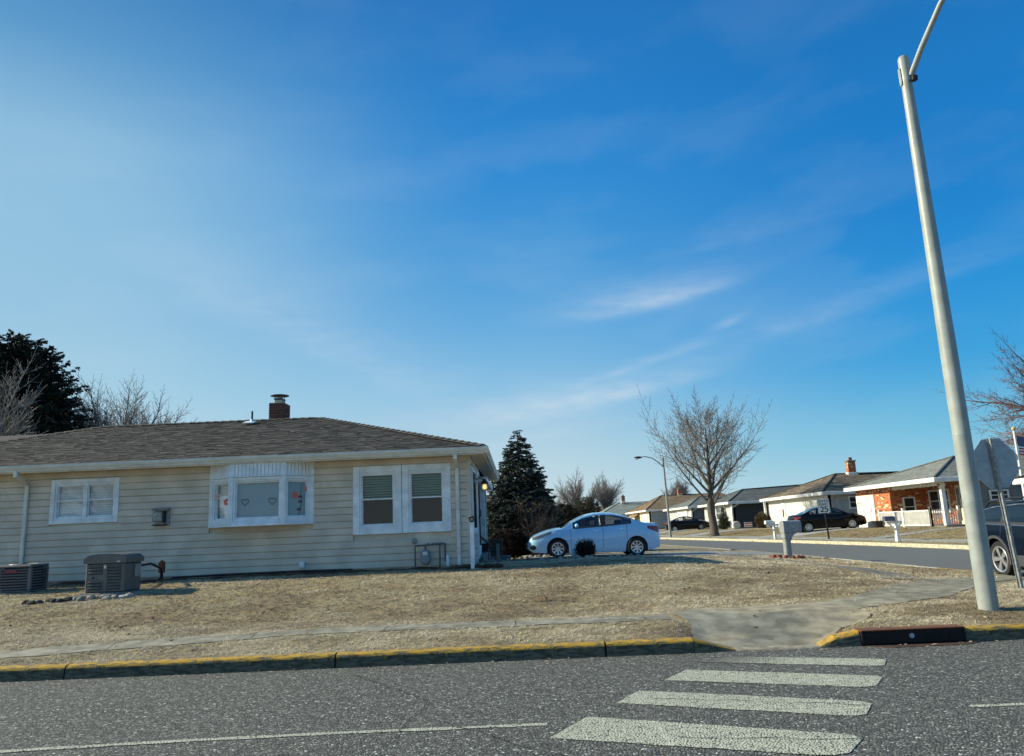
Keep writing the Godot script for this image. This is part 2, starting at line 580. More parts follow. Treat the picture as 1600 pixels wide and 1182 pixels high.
func make_materials() -> void:
	chip_texture(); turf_texture(); kerb_texture(); brick_texture()
	ntex("grime", 512, 0.008, 5, 0.78, 1.0, 1.5, FastNoiseLite.TYPE_SIMPLEX, 1)
	ntex("grain", 512, 0.09, 4, 0.72, 1.0, 1.4, FastNoiseLite.TYPE_SIMPLEX, 2, 2.0)
	ntex("blotch", 512, 0.012, 6, 0.55, 1.0, 1.7, FastNoiseLite.TYPE_SIMPLEX, 3, 3.0)
	ntex("speck", 512, 0.22, 2, 0.5, 1.0, 1.5, FastNoiseLite.TYPE_SIMPLEX, 4, 2.5)
	vc(mk("asphalt", Color.WHITE, 0.92, 0, "chips", 0.62, "chips_n", 1.3))
	vc(mk("street", Color.WHITE, 0.93, 0, "speck", 1.3, "speck_n", 0.5))
	vc(mk("paint", lin(0.95, 0.95, 0.92), 0.85, 0, "paint", 0.62, "chips_n", 0.7))
	mk("line", lin(0.52, 0.53, 0.47), 0.85, 0, "speck", 2.0)
	vc(mk("turf", Color.WHITE, 0.98, 0, "turf", 0.55, "turf_n", 0.8))
	var kb := mk("kerb", Color.WHITE, 0.9); kb.albedo_texture = T.kerb
	vc(mk("kerb_plain", Color.WHITE, 0.92, 0, "blotch", 0.9, "speck_n", 0.6))
	vc(mk("concrete", Color.WHITE, 0.93, 0, "blotch", 0.45, "speck_n", 0.5))
	mk("soil", lin(0.05, 0.04, 0.03), 1.0, 0, "blotch", 2.0, "blotch_n", 1.0)
	mk("siding", lin(0.65, 0.58, 0.475), 0.55, 0, "grime", 0.3)
	mk("white_trim", lin(0.80, 0.88, 0.93), 0.45, 0, "grime", 0.6)
	mk("gutter", lin(0.74, 0.74, 0.68), 0.4, 0, "grime", 0.5)
	mk("foundation", lin(0.22, 0.21, 0.19), 0.95, 0, "blotch", 1.5, "speck_n", 0.6)
	vc(mk("shingle", Color.WHITE, 0.95, 0, "speck", 3.0, "speck_n", 0.6))
	vc(mk("far_roof", Color.WHITE, 0.95, 0, "blotch", 0.5))
	vc(mk("brick", Color.WHITE, 0.92, 0, "grain", 5.0, "grain_n", 0.6))
	mk("mortar", lin(0.30, 0.27, 0.24), 0.95, 0, "speck", 4.0)
	mk("black_metal", lin(0.016, 0.016, 0.018), 0.45)
	mk("dark", lin(0.02, 0.02, 0.022), 0.7)
	mk("room", lin(0.012, 0.013, 0.015), 0.9)
	mk("blind", lin(0.80, 0.84, 0.82), 0.6)
	mk("blind_green", lin(0.12, 0.26, 0.235), 0.7)
	glass("pane", Color(0.1, 0.13, 0.13), 0.04)
	glass("pane_bright", Color(0.93, 0.97, 1.0), 0.05)
	M.pane_bright.metallic = 0.22
	glass("pane_tint", Color(0.8, 0.95, 1.0), 0.04)
	M.pane_tint.metallic = 0.10
	vc(mk("bark", Color.WHITE, 0.95, 0, "grain", 3.0, "grain_n", 1.2))
	vc(mk("leaf", Color.WHITE, 0.75))
	M.leaf.backlight_enabled = true; M.leaf.backlight = Color(0.12, 0.13, 0.06)
	vc(mk("straw", Color.WHITE, 0.9))
	M.straw.backlight_enabled = true; M.straw.backlight = Color(0.3, 0.28, 0.2)
	vc(mk("plain", Color.WHITE, 0.7))
	vc(mk("satin", Color.WHITE, 0.4))
	vc(mk("stone", Color.WHITE, 0.95, 0, "grain", 3.0, "grain_n", 1.0))
	mk("pole_paint", lin(0.335, 0.365, 0.345), 0.45, 0, "grime", 0.7)
	mk("galv", lin(0.36, 0.38, 0.37), 0.5, 0.35, "blotch", 2.0)
	mk("sign_back", lin(0.40, 0.43, 0.45), 0.5, 0.25, "grime", 1.2)
	mk("tyre", lin(0.012, 0.012, 0.012), 0.85)
	mk("rim", lin(0.55, 0.56, 0.58), 0.28, 0.75)
	mk("chrome", lin(0.72, 0.74, 0.76), 0.15, 0.95)
	glass("car_glass", Color(0.03, 0.045, 0.055), 0.40)
	mk("rust", lin(0.20, 0.075, 0.03), 0.85, 0.1, "blotch", 3.0, "grain_n", 0.6)
	mk("iron", lin(0.012, 0.011, 0.011), 0.7, 0.3, "speck", 3.0, "speck_n", 0.8)
	mk("grey_plastic", lin(0.30, 0.31, 0.31), 0.5, 0, "grime", 1.0)
	mk("generator", lin(0.125, 0.13, 0.125), 0.5, 0, "grime", 1.0)
	mk("condenser", lin(0.11, 0.12, 0.13), 0.5)
	mk("wood_dark", lin(0.09, 0.06, 0.045), 0.8, 0, "grain", 2.0)
	mk("grey_wood", lin(0.26, 0.25, 0.23), 0.85, 0, "grain", 2.0)
	mk("white_far", lin(0.82, 0.81, 0.76), 0.6, 0, "grime", 0.4)
	var bk := mk("brickwork", Color.WHITE, 0.9); bk.albedo_texture = T.brick; bk.uv1_triplanar = true; bk.uv1_world_triplanar = true; bk.uv1_scale = Vector3(0.55, 0.55, 0.55)

func carpaint(col: Color, flake := 0.0, coat := 1.0) -> StandardMaterial3D:
	var m := StandardMaterial3D.new()
	m.albedo_color = col
	m.roughness = 0.42 if coat > 0.5 else 0.16
	m.metallic = flake
	m.clearcoat_enabled = true
	m.clearcoat = coat
	m.metallic_specular = 0.5 * coat
	m.clearcoat_roughness = 0.04
	return m

# ---------------------------------------------------------------- ground, streets, kerbs
func patchy(x: float, z: float) -> Color:
	# large brown, grey and straw patches of a winter lawn
	var a := pn.get_noise_2d(x * 3.0, z * 3.0)
	var b := pn.get_noise_2d(x * 14.0 + 60, z * 14.0)
	var m := hn.get_noise_2d(x * 45.0 + 9.0, z * 70.0)
	var k := 0.45 + 0.9 * a + 0.5 * b + 0.55 * m
	return Color(0.72, 0.64, 0.54).lerp(Color(1.42, 1.32, 1.09), clampf(k, 0, 1))

func arc(cx: float, cz: float, r: float, a0: float, a1: float, n: int) -> PackedVector2Array:
	var p := PackedVector2Array()
	for i in n + 1:
		var a := deg_to_rad(lerpf(a0, a1, float(i) / n))
		p.append(Vector2(cx + r * cos(a), cz + r * sin(a)))
	return p

func kerb_run(path: PackedVector2Array, parent: Node3D, painted: bool, hs := [1.0, 1.0], tint := Color(0.42, 0.40, 0.34)) -> void:
	# path: foot of the kerb face; the body lies on its left-hand side seen along the path
	var mb := MB.new()
	var prof := [Vector2(0, -0.05), Vector2(0.0, 0.0), Vector2(0.012, 0.085), Vector2(0.022, 0.112), Vector2(0.042, 0.13), Vector2(0.09, 0.136), Vector2(0.15, 0.135), Vector2(0.15, 0.02)]
	var vs := [0.0, 0.02, 0.44, 0.55, 0.66, 0.83, 0.98, 1.0]
	var len := 0.0
	var tot := 0.0
	for i in path.size() - 1: tot += path[i].distance_to(path[i + 1])
	var uo := rng.randf()
	var rows := []
	for i in path.size():
		var d := (path[mini(i + 1, path.size() - 1)] - path[maxi(i - 1, 0)]).normalized()
		var nrm := Vector2(d.y, -d.x)
		if i > 0: len += path[i - 1].distance_to(path[i])
		var h := lerpf(hs[0], hs[1], len / tot)
		var row := []
		for k in prof.size():
			var q: Vector2 = prof[k]
			var wear := 0.006 * hn.get_noise_2d(path[i].x * 130.0, path[i].y * 130.0 + k * 30.0) if k > 1 and k < 6 else 0.0
			var p := path[i] + nrm * (q.x + wear)
			row.append([Vector3(p.x, q.y * h + (wear if q.y > 0.1 else 0.0), p.y), Vector2(uo + len / 2.72, vs[k])])
		rows.append(row)
	mb.col = tint
	for i in rows.size() - 1:
		for k in prof.size() - 1:
			var a = rows[i][k]; var b = rows[i + 1][k]; var c = rows[i + 1][k + 1]; var d = rows[i][k + 1]
			if painted: mb.quaduv(a[0], b[0], c[0], d[0], a[1], b[1], c[1], d[1])
			else: mb.quad(a[0], b[0], c[0], d[0])
	for e in [0, rows.size() - 1]:
		for k in range(1, prof.size() - 1):
			mb.tri(rows[e][0][0], rows[e][k][0], rows[e][k + 1][0])
			if painted:
				mb.t.append(Vector2(0, 0.1)); mb.t.append(Vector2(0, 0.1)); mb.t.append(Vector2(0, 0.1))
	obj("kerb_stone", mb, M.kerb if painted else M.kerb_plain, parent, 50.0)

func ribbon(pts: Array, wid: Array, up: float, tint: Color, ends := true) -> MB:
	# a paved strip laid over the ground along a centre line, with real edges
	var mb := MB.new()
	var rows := []
	for i in pts.size():
		var d: Vector2 = (pts[mini(i + 1, pts.size() - 1)] - pts[maxi(i - 1, 0)]).normalized()
		var n := Vector2(-d.y, d.x)
		var row := []
		for k in 7:
			var t := (k / 6.0 - 0.5)
			var p: Vector2 = pts[i] + n * wid[i] * (t + 0.03 * hn.get_noise_2d(pts[i].x * 60, k * 50.0) * (1.0 if k == 0 or k == 6 else 0.0))
			row.append(Vector3(p.x, ground(p.x, p.y) + up, p.y))
		rows.append(row)
	for i in rows.size() - 1:
		for k in 6:
			var cc := []
			for q: Vector3 in [rows[i][k], rows[i + 1][k], rows[i + 1][k + 1], rows[i][k + 1]]:
				var s := 1.0 + 0.28 * hn.get_noise_2d(q.x * 22.0, q.z * 22.0)
				cc.append(Color(tint.r * s, tint.g * s, tint.b * s))
			mb.quadc(rows[i][k], rows[i + 1][k], rows[i + 1][k + 1], rows[i][k + 1], cc[0], cc[1], cc[2], cc[3])
		mb.col = Color(tint.r * 0.6, tint.g * 0.6, tint.b * 0.55)
		for k in [0, 6]:
			var dn := Vector3(0, -0.06 - up, 0)
			mb.quad(rows[i][k], rows[i][k] + dn, rows[i + 1][k] + dn, rows[i + 1][k])
	return mb

func resample(p: PackedVector2Array, step: float) -> PackedVector2Array:
	var out := PackedVector2Array([p[0]])
	for i in p.size() - 1:
		var n := maxi(1, int(ceil(p[i].distance_to(p[i + 1]) / step)))
		for k in n: out.append(p[i].lerp(p[i + 1], float(k + 1) / n))
	return out

func make_setting() -> void:
	# base land to the horizon
	var mb := MB.new()
	mb.col = Color(0.62, 0.6, 0.5)
	for i in 12:
		for k in 12:
			var a := Vector3(-900 + i * 150, -0.12, -900 + k * 150)
			mb.quad(a, a + Vector3(150, 0, 0), a + Vector3(150, 0, 150), a + Vector3(0, 0, 150))
	struct(obj("ground", mb, M.turf))
	# main road, with tyre-polished lanes and darker joints
	var road := PackedVector2Array([Vector2(-60, -8.1), Vector2(60, -8.1), Vector2(60, 5.6), Vector2(-60, 5.6)])
	var rc := func(x: float, z: float) -> Color:
		var lane := 0.07 * exp(-pow((z + 3.6) / 0.5, 2)) + 0.06 * exp(-pow((z + 1.9) / 0.5, 2))
		var k := 1.18 + 0.20 * pn.get_noise_2d(x * 4.0, z * 9.0) + 0.12 * hn.get_noise_2d(x * 30.0, z * 30.0) + lane - 0.15 * sm(-7.75, -8.1, z)
		return Color(k, k, k * 0.985)
	var near_road := obj("main_road", sheet(PackedVector2Array([Vector2(-14, -8.1), Vector2(14, -8.1), Vector2(14, -2.1), Vector2(-14, -2.1)]), 0.25, func(_x, _z): return 0.0, rc), M.asphalt)
	struct(near_road)
	mb = MB.new()
	mb.col = Color(0.97, 0.97, 0.95)
	for q in [[-90, -14, -8.1, 5.6], [14, 90, -8.1, 5.6], [-14, 14, -2.1, 5.6]]:
		mb.quad(Vector3(q[0], 0, q[2]), Vector3(q[1], 0, q[2]), Vector3(q[1], 0, q[3]), Vector3(q[0], 0, q[3]))
	obj("road_continuation", mb, M.asphalt, near_road)
	# side street
	mb = MB.new()
	var zz := -7.9
	while zz > -190.0:
		var z2 := zz - (2.0 if zz > -80 else 10.0)
		var k := 1.36 + 0.12 * pn.get_noise_2d(3, zz * 6)
		var c := Color(0.118 * k, 0.122 * k, 0.116 * k)
		mb.col = c
		var xs := [0.0, 0.12, 0.3, 0.5, 0.7, 0.88, 1.0]
		for i in 6:
			var x0: float = lerpf(near_edge(zz) - 6.0, far_edge(zz) + 1.0, xs[i])
			var x1: float = lerpf(near_edge(zz) - 6.0, far_edge(zz) + 1.0, xs[i + 1])
			var x2: float = lerpf(near_edge(z2) - 6.0, far_edge(z2) + 1.0, xs[i + 1])
			var x3: float = lerpf(near_edge(z2) - 6.0, far_edge(z2) + 1.0, xs[i])
			mb.quad(Vector3(x0, -0.005, zz), Vector3(x1, -0.005, zz), Vector3(x2, -0.005, z2), Vector3(x3, -0.005, z2))
		zz = z2
	var side := obj("side_street", mb, M.street)
	struct(side)
	# lawns
	var A := PackedVector2Array([Vector2(-70, -8.25), Vector2(5.4, -8.25)])
	A.append_array(arc(5.4, -11.6, 3.36, 90, 0, 12))
	var z := -12.0
	while z > -150.0:
		z -= 3.0
		A.append(Vector2(near_edge(z) - 0.14, z))
	A.append(Vector2(-70, -150))
	var Anear := Geometry2D.intersect_polygons(A, PackedVector2Array([Vector2(-14, -8.2), Vector2(9.5, -8.2), Vector2(9.5, -34), Vector2(-14, -34)]))[0]
	var near_mb := MB.new()
	for cut in [[Vector2(0.5, -8.2), Vector2(6.5, -10.95), 0.11], [Vector2(-14, -8.2), Vector2(0.5, -10.95), 0.25], [Vector2(6.5, -8.2), Vector2(9.5, -10.95), 0.2], [Vector2(-14, -10.95), Vector2(9.5, -34), 0.25]]:
		var c0: Vector2 = cut[0]
		var c1: Vector2 = cut[1]
		for part: PackedVector2Array in Geometry2D.intersect_polygons(Anear, PackedVector2Array([c0, Vector2(c1.x, c0.y), c1, Vector2(c0.x, c1.y)])):
			var s := sheet(part, cut[2], ha, patchy)
			near_mb.v.append_array(s.v); near_mb.c.append_array(s.c)
	var lawn := struct(obj("lawn", near_mb, M.turf, null, 80.0))
	var far_mb := MB.new()
	for rest: PackedVector2Array in [PackedVector2Array([Vector2(-70, -8.2), Vector2(-14, -8.2), Vector2(-14, -150), Vector2(-70, -150)]), PackedVector2Array([Vector2(-14, -34), Vector2(10, -34), Vector2(10, -150), Vector2(-14, -150)])]:
		for part: PackedVector2Array in Geometry2D.intersect_polygons(A, rest):
			var s := sheet(part, 4.0, ha, patchy)
			far_mb.v.append_array(s.v); far_mb.c.append_array(s.c)
	obj("lawn_beyond", far_mb, M.turf, lawn, 80.0)
	var B := PackedVector2Array()
	z = -8.3
	while z > -165.0:
		B.append(Vector2(far_edge(z) + 0.14, z))
		z -= 2.0
	B.append(Vector2(70, z)); B.append(Vector2(70, -8.3))
	struct(obj("lawn", sheet(B, 1.2, hb, patchy), M.turf, null, 80.0))
	mb = MB.new()
	mb.col = Color(0.85, 0.82, 0.7)
	mb.quad(Vector3(-200, 0.12, 5.75), Vector3(200, 0.12, 5.75), Vector3(200, 0.12, 60), Vector3(-200, 0.12, 60))
	struct(obj("verge", mb, M.turf))
	# kerbs
	var kerb := Node3D.new(); kerb.name = "kerb"; add_child(kerb); struct(kerb)
	var x0 := -46.0 * 0.0 + 0.83 - 2.735 * 9
	for i in 9:
		kerb_run(resample(PackedVector2Array([Vector2(x0 + 0.008, -8.1), Vector2(x0 + 2.727, -8.1)]), 0.11), kerb, true)
		x0 += 2.735
	kerb_run(resample(PackedVector2Array([Vector2(0.84, -8.1), Vector2(1.72, -8.1)]), 0.1), kerb, true)
	kerb_run(resample(PackedVector2Array([Vector2(1.725, -8.1), Vector2(2.14, -8.1)]), 0.06), kerb, true, [1.0, 0.12], Color.WHITE)
	kerb_run(resample(PackedVector2Array([Vector2(2.145, -8.1), Vector2(3.0, -8.1)]), 0.1), kerb, false, [0.12, 0.12], Color(0.36, 0.31, 0.22))
	kerb_run(resample(PackedVector2Array([Vector2(3.0, -8.1), Vector2(3.16, -8.1)]), 0.03), kerb, true, [0.12, 0.75])
	kerb_run(resample(PackedVector2Array([Vector2(3.16, -8.1), Vector2(3.4, -8.09)]), 0.03), kerb, true, [0.75, 1.1])
	kerb_run(resample(PackedVector2Array([Vector2(4.47, -8.1), Vector2(5.4, -8.1)]), 0.1), kerb, true)
	var turn := arc(5.4, -11.6, 3.5, 90, 45, 16); kerb_run(turn, kerb, true)
	turn = arc(5.4, -11.6, 3.5, 45, 0, 16); kerb_run(turn, kerb, true)
	kerb_run(resample(PackedVector2Array([Vector2(8.9, -11.61), Vector2(8.9, -13.2)]), 0.1), kerb, true)
	kerb_run(resample(PackedVector2Array([Vector2(8.9, -13.2), Vector2(8.9, -14.6)]), 0.2), kerb, false, [0.15, 0.15])
	kerb_run(resample(PackedVector2Array([Vector2(8.9, -14.6), Vector2(8.9, -16.6)]), 0.1), kerb, true)
	var run := PackedVector2Array()
	z = -16.6
	while z > -160:
		run.append(Vector2(near_edge(z), z)); z -= 3.0
		if run.size() == 4:
			kerb_run(run, kerb, false); run = PackedVector2Array([run[3]])
	run = PackedVector2Array()
	z = -160.0
	while z < -9.0:
		run.append(Vector2(far_edge(z), z)); z += 3.0
		if run.size() == 3:
			kerb_run(run, kerb, false, [1.0, 1.0], Color(0.60, 0.54, 0.38)); run = PackedVector2Array([run[2]])
	# footways: flags with joints between them
	var walk := Node3D.new(); walk.name = "sidewalk"; add_child(walk); struct(walk)
	var cl := [Vector2(-14, -8.1), Vector2(-9.0, -8.45), Vector2(-5.8, -8.84), Vector2(-4.2, -9.19), Vector2(-2.3, -9.53), Vector2(0.8, -9.54), Vector2(1.75, -9.5)]
	var path := resample(PackedVector2Array(cl), 0.1)
	var acc := 0.0
	var seg := [path[0]]
	for i in range(1, path.size()):
		acc += path[i].distance_to(path[i - 1])
		seg.append(path[i])
		if acc > 1.48 or i == path.size() - 1:
			var w := []
			for q in seg: w.append(0.46 + 0.16 * hn.get_noise_2d(q.x * 45.0, 7.0))
			var last: Vector2 = seg[-1]
			seg[-1] = last.lerp(seg[-2], 0.12)
			var t := 0.27 + rf(-0.02, 0.02)
			obj("paving_slab", ribbon(seg, w, 0.008, Color(t * 1.14, t * 1.06, t * 0.80)), M.concrete, walk)
			seg = [last]; acc = 0.0
	# the dropped crossing at the kerb and the footway that swings round to the side street
	var apron := MB.new()
	for i in 22:
		for k in 20:
			var q := []
			for o in [[0, 0], [1, 0], [1, 1], [0, 1]]:
				var u: float = (i + o[0]) / 22.0
				var w: float = (k + o[1]) / 20.0
				var za := lerpf(-8.22, -9.95 - 0.15 * sin(PI * u), w)
				var xa := lerpf(1.86 - 0.05 * sin(w * 9.0), ramp_right(za) + 0.16 + 0.03 * sin(w * 14.0), u)
				q.append(Vector3(xa, ground(xa, za) + 0.014 * sm(0.0, 0.1, w) + 0.003, za))
			var cc := []
			for p: Vector3 in q:
				var s := 0.25 * (1.0 + 0.4 * hn.get_noise_2d(p.x * 22, p.z * 22) + 0.25 * pn.get_noise_2d(p.x * 20, p.z * 20))
				var sand := sm(-0.15, 0.35, hn.get_noise_2d(p.x * 26 + 50, p.z * 30) + 0.55 * sm(2.9, 3.6, p.x) - 0.12 * sm(2.9, 2.2, p.x) + 0.45 * sm(-9.3, -9.9, p.z) + 0.5 * sm(2.0, 1.86, p.x) + 0.02)
				cc.append(Color(s * 1.08, s * 1.04, s * 0.80).lerp(Color(0.40, 0.34, 0.225), 0.85 * sand))
			apron.quadc(q[0], q[1], q[2], q[3], cc[0], cc[1], cc[2], cc[3])
	obj("dropped_crossing", apron, M.concrete, walk, 60.0)
	var p2 := resample(PackedVector2Array([Vector2(3.55, -9.7), Vector2(4.4, -10.1), Vector2(5.2, -10.7), Vector2(6.1, -11.7), Vector2(7.0, -12.6), Vector2(7.9, -13.5), Vector2(8.75, -13.9)]), 0.15)
	acc = 0.0
	seg = [p2[0]]
	for i in range(1, p2.size()):
		acc += p2[i].distance_to(p2[i - 1])
		seg.append(p2[i])
		if acc > 1.5 or i == p2.size() - 1:
			var w := []
			for q in seg: w.append(0.92 + 0.5 * hn.get_noise_2d(q.x * 20.0, 3.0))
			var last: Vector2 = seg[-1]
			seg[-1] = last.lerp(seg[-2], 0.08)
			var t := 0.25 + rf(-0.02, 0.02)
			obj("paving_slab", ribbon(seg, w, 0.008, Color(t * 1.24, t * 1.12, t * 0.78)), M.concrete, walk)
			seg = [last]; acc = 0.0
	var p3 := resample(PackedVector2Array([Vector2(6.2, -12.6), Vector2(6.5, -14.5), Vector2(6.6, -17.5), Vector2(6.65, -22.0), Vector2(6.7, -31.0)]), 0.2)
	acc = 0.0
	seg = [p3[0]]
	for i in range(1, p3.size()):
		acc += p3[i].distance_to(p3[i - 1])
		seg.append(p3[i])
		if acc > 1.5 or i == p3.size() - 1:
			var w := []
			for q in seg: w.append(0.7 + 0.25 * hn.get_noise_2d(q.y * 25.0, 13.0))
			var last: Vector2 = seg[-1]
			seg[-1] = last.lerp(seg[-2], 0.08)
			var t := 0.2 + rf(-0.02, 0.02)
			obj("paving_slab", ribbon(seg, w, 0.008, Color(t * 1.1, t * 1.02, t * 0.78)), M.concrete, walk)
			seg = [last]; acc = 0.0
	# front path of the house, the drives
	var fp := struct(obj("front_path", ribbon(Array(resample(PackedVector2Array([Vector2(-0.9, -20.6), Vector2(0.8, -19.9), Vector2(2.6, -19.6)]), 0.25)), filled(1.6, 40), 0.03, Color(0.44, 0.45, 0.45)), M.concrete))
	obj("front_path_turn", ribbon(Array(resample(PackedVector2Array([Vector2(2.2, -20.2), Vector2(2.6, -22.0), Vector2(2.7, -24.4)]), 0.25)), filled(1.2, 40), 0.026, Color(0.42, 0.43, 0.43)), M.concrete, fp)
	struct(obj("driveway", ribbon(Array(resample(PackedVector2Array([Vector2(0.4, -26.6), Vector2(8.8, -26.6)]), 0.4)), filled(3.4, 60), 0.02, Color(0.30, 0.30, 0.28)), M.concrete))
	for d in [[-48.0, 4.2, 7.2, 0.40], [-63.5, 3.6, 7.0, 0.36], [-77.5, 4.0, 6.5, 0.40], [-37.0, 1.3, 7.2, 0.38], [-97, 3.8, 5.5, 0.36]]:
		var zc: float = d[0]
		struct(obj("driveway", ribbon(Array(resample(PackedVector2Array([Vector2(far_edge(zc) + 0.16, zc), Vector2(far_edge(zc) + d[2], zc)]), 0.5)), filled(d[1], 60), 0.02, Color(d[3], d[3], d[3] * 0.93)), M.concrete))
	var fw := resample(PackedVector2Array([Vector2(far_edge(-22) + 1.6, -22), Vector2(far_edge(-30) + 1.6, -30), Vector2(far_edge(-45) + 1.6, -45), Vector2(far_edge(-60) + 1.6, -60), Vector2(far_edge(-80) + 1.6, -80), Vector2(far_edge(-110) + 1.6, -110)]), 1.5)
	obj("far_footway", ribbon(Array(fw), filled(1.1, 90), 0.03, Color(0.38, 0.38, 0.33)), M.concrete, walk)
	# road paint
	for q in [[Vector2(0.14, -5.15), Vector2(0.42, -5.66), Vector2(2.02, -4.92), Vector2(1.74, -4.52)], [Vector2(0.67, -6.04), Vector2(0.9, -6.44), Vector2(2.45, -5.74), Vector2(2.21, -5.35)], [Vector2(1.17, -6.80), Vector2(1.45, -7.22), Vector2(2.93, -6.60), Vector2(2.66, -6.20)], [Vector2(1.66, -7.57), Vector2(1.99, -7.8), Vector2(3.29, -7.35), Vector2(3.12, -7.0)]]:
		var s := MB.new()
		var n := 26
		for i in n:
			var w := []
			for o in [[0, 0], [1, 0], [1, 1], [0, 1]]:
				var u: float = (i + o[0]) / float(n)
				var a: Vector2 = q[0].lerp(q[3], u)
				var b: Vector2 = q[1].lerp(q[2], u)
				var p := a.lerp(b, o[1])
				p += (b - a).normalized() * 0.014 * hn.get_noise_2d(p.x * 300.0, p.y * 300.0)
				if i >= n - 2: p = p.lerp((a + b) * 0.5, pow(maxf(0.0, (u - 0.94) / 0.06), 2.0) * 0.32)
				p += (q[3] - q[0]).normalized() * 0.015 * hn.get_noise_2d(p.x * 200.0, p.y * 200.0 + 9.0)
				w.append(Vector3(p.x, 0.0045, p.y))
			var fade := []
			for o in [0, 1, 1, 0]:
				var f: float = 1.0 - (0.62 * (1.0 - sm(0.0, 0.6, (i + o) / float(n))) if q[0].y < -7.5 else 0.0)
				fade.append(Color(f, f, f * 0.98))
			s.quadc(w[0], w[1], w[2], w[3], fade[0], fade[1], fade[2], fade[3])
		obj("crossing_stripe", s, M.paint, near_road)
	for q in [[-16.0, 0.14], [2.99, 16.0]]:
		var s := MB.new()
		var n := int((q[1] - q[0]) / 0.12)
		for i in n:
			var w := []
			for o in [[0, -1], [1, -1], [1, 1], [0, 1]]:
				var x: float = lerpf(q[0], q[1], (i + o[0]) / float(n))
				var zc := -5.50 + 0.012 * hn.get_noise_2d(x * 20.0, 3.0) + (0.25 * sm(-1.0, -6.0, x))
				w.append(Vector3(x, 0.0045, zc + o[1] * (0.034 + 0.014 * hn.get_noise_2d(x * 160.0, o[1] * 40.0))))
			s.quad(w[0], w[1], w[2], w[3])
		obj("lane_line", s, M.paint, near_road)
	for zc in [-13.35, -15.7]:
		var s := MB.new()
		s.quad(Vector3(8.72, 0.0045, zc + 0.1), Vector3(15.0, 0.0045, zc + 0.25), Vector3(15.0, 0.0045, zc - 0.05), Vector3(8.6, 0.0045, zc - 0.17))
		obj("crossing_line", s, M.line, side)
	# cracks in the surface
	for q in [[Vector2(0.95, -6.12), Vector2(2.45, -5.62), 0.007], [Vector2(0.95, -5.03), Vector2(2.0, -4.82), 0.007], [Vector2(-1.6, -7.6), Vector2(-0.75, -6.4), 0.008], [Vector2(-0.75, -6.4), Vector2(-0.9, -5.1), 0.006], [Vector2(0.3, -4.6), Vector2(-0.6, -5.7), 0.006], [Vector2(-6.0, -6.6), Vector2(-4.6, -6.3), 0.007]]:
		var s := MB.new()
		s.col = Color(0.16, 0.16, 0.15)
		var prev := Vector3()
		for i in 40:
			var p: Vector2 = q[0].lerp(q[1], i / 39.0)
			p += Vector2(hn.get_noise_2d(p.x * 90, p.y * 90), hn.get_noise_2d(p.x * 90 + 500, p.y * 90)) * 0.05
			var w := Vector3(p.x, 0.008, p.y)
			if i > 0:
				var n := Vector3(w.z - prev.z, 0, prev.x - w.x).normalized() * float(q[2]) * rf(0.25, 0.8)
				s.quad(prev - n, w - n, w + n, prev + n)
			prev = w
		obj("crack", s, M.asphalt, near_road)

func filled(v: float, n: int) -> Array:
	var a := []
	for i in n: a.append(v)
	return a

func visible(x: float, z: float, pad := 0.4) -> bool:
	var h := z * -0.72 + pad
	return x > -h and x < h

func paved(x: float, z: float) -> bool:
	if x > 1.88 and x < ramp_right(z) + 0.14 and z > -10.0: return true
	var c := Vector2(x, z)
	for s in [[Vector2(-5.8, -8.84), Vector2(-2.3, -9.53), 0.2], [Vector2(-2.3, -9.53), Vector2(1.75, -9.52), 0.2], [Vector2(-9, -8.45), Vector2(-5.8, -8.84), 0.2], [Vector2(3.4, -9.7), Vector2(5.2, -10.7), 0.46], [Vector2(5.2, -10.7), Vector2(8.75, -13.9), 0.48], [Vector2(6.4, -13.5), Vector2(6.7, -30), 0.28], [Vector2(-0.9, -20.6), Vector2(2.6, -19.6), 0.85], [Vector2(2.2, -20.0), Vector2(2.7, -24.5), 0.62], [Vector2(0.2, -26.6), Vector2(9, -26.6), 1.75]]:
		if Geometry2D.get_closest_point_to_segment(c, s[0], s[1]).distance_to(c) < s[2]: return true
	return false

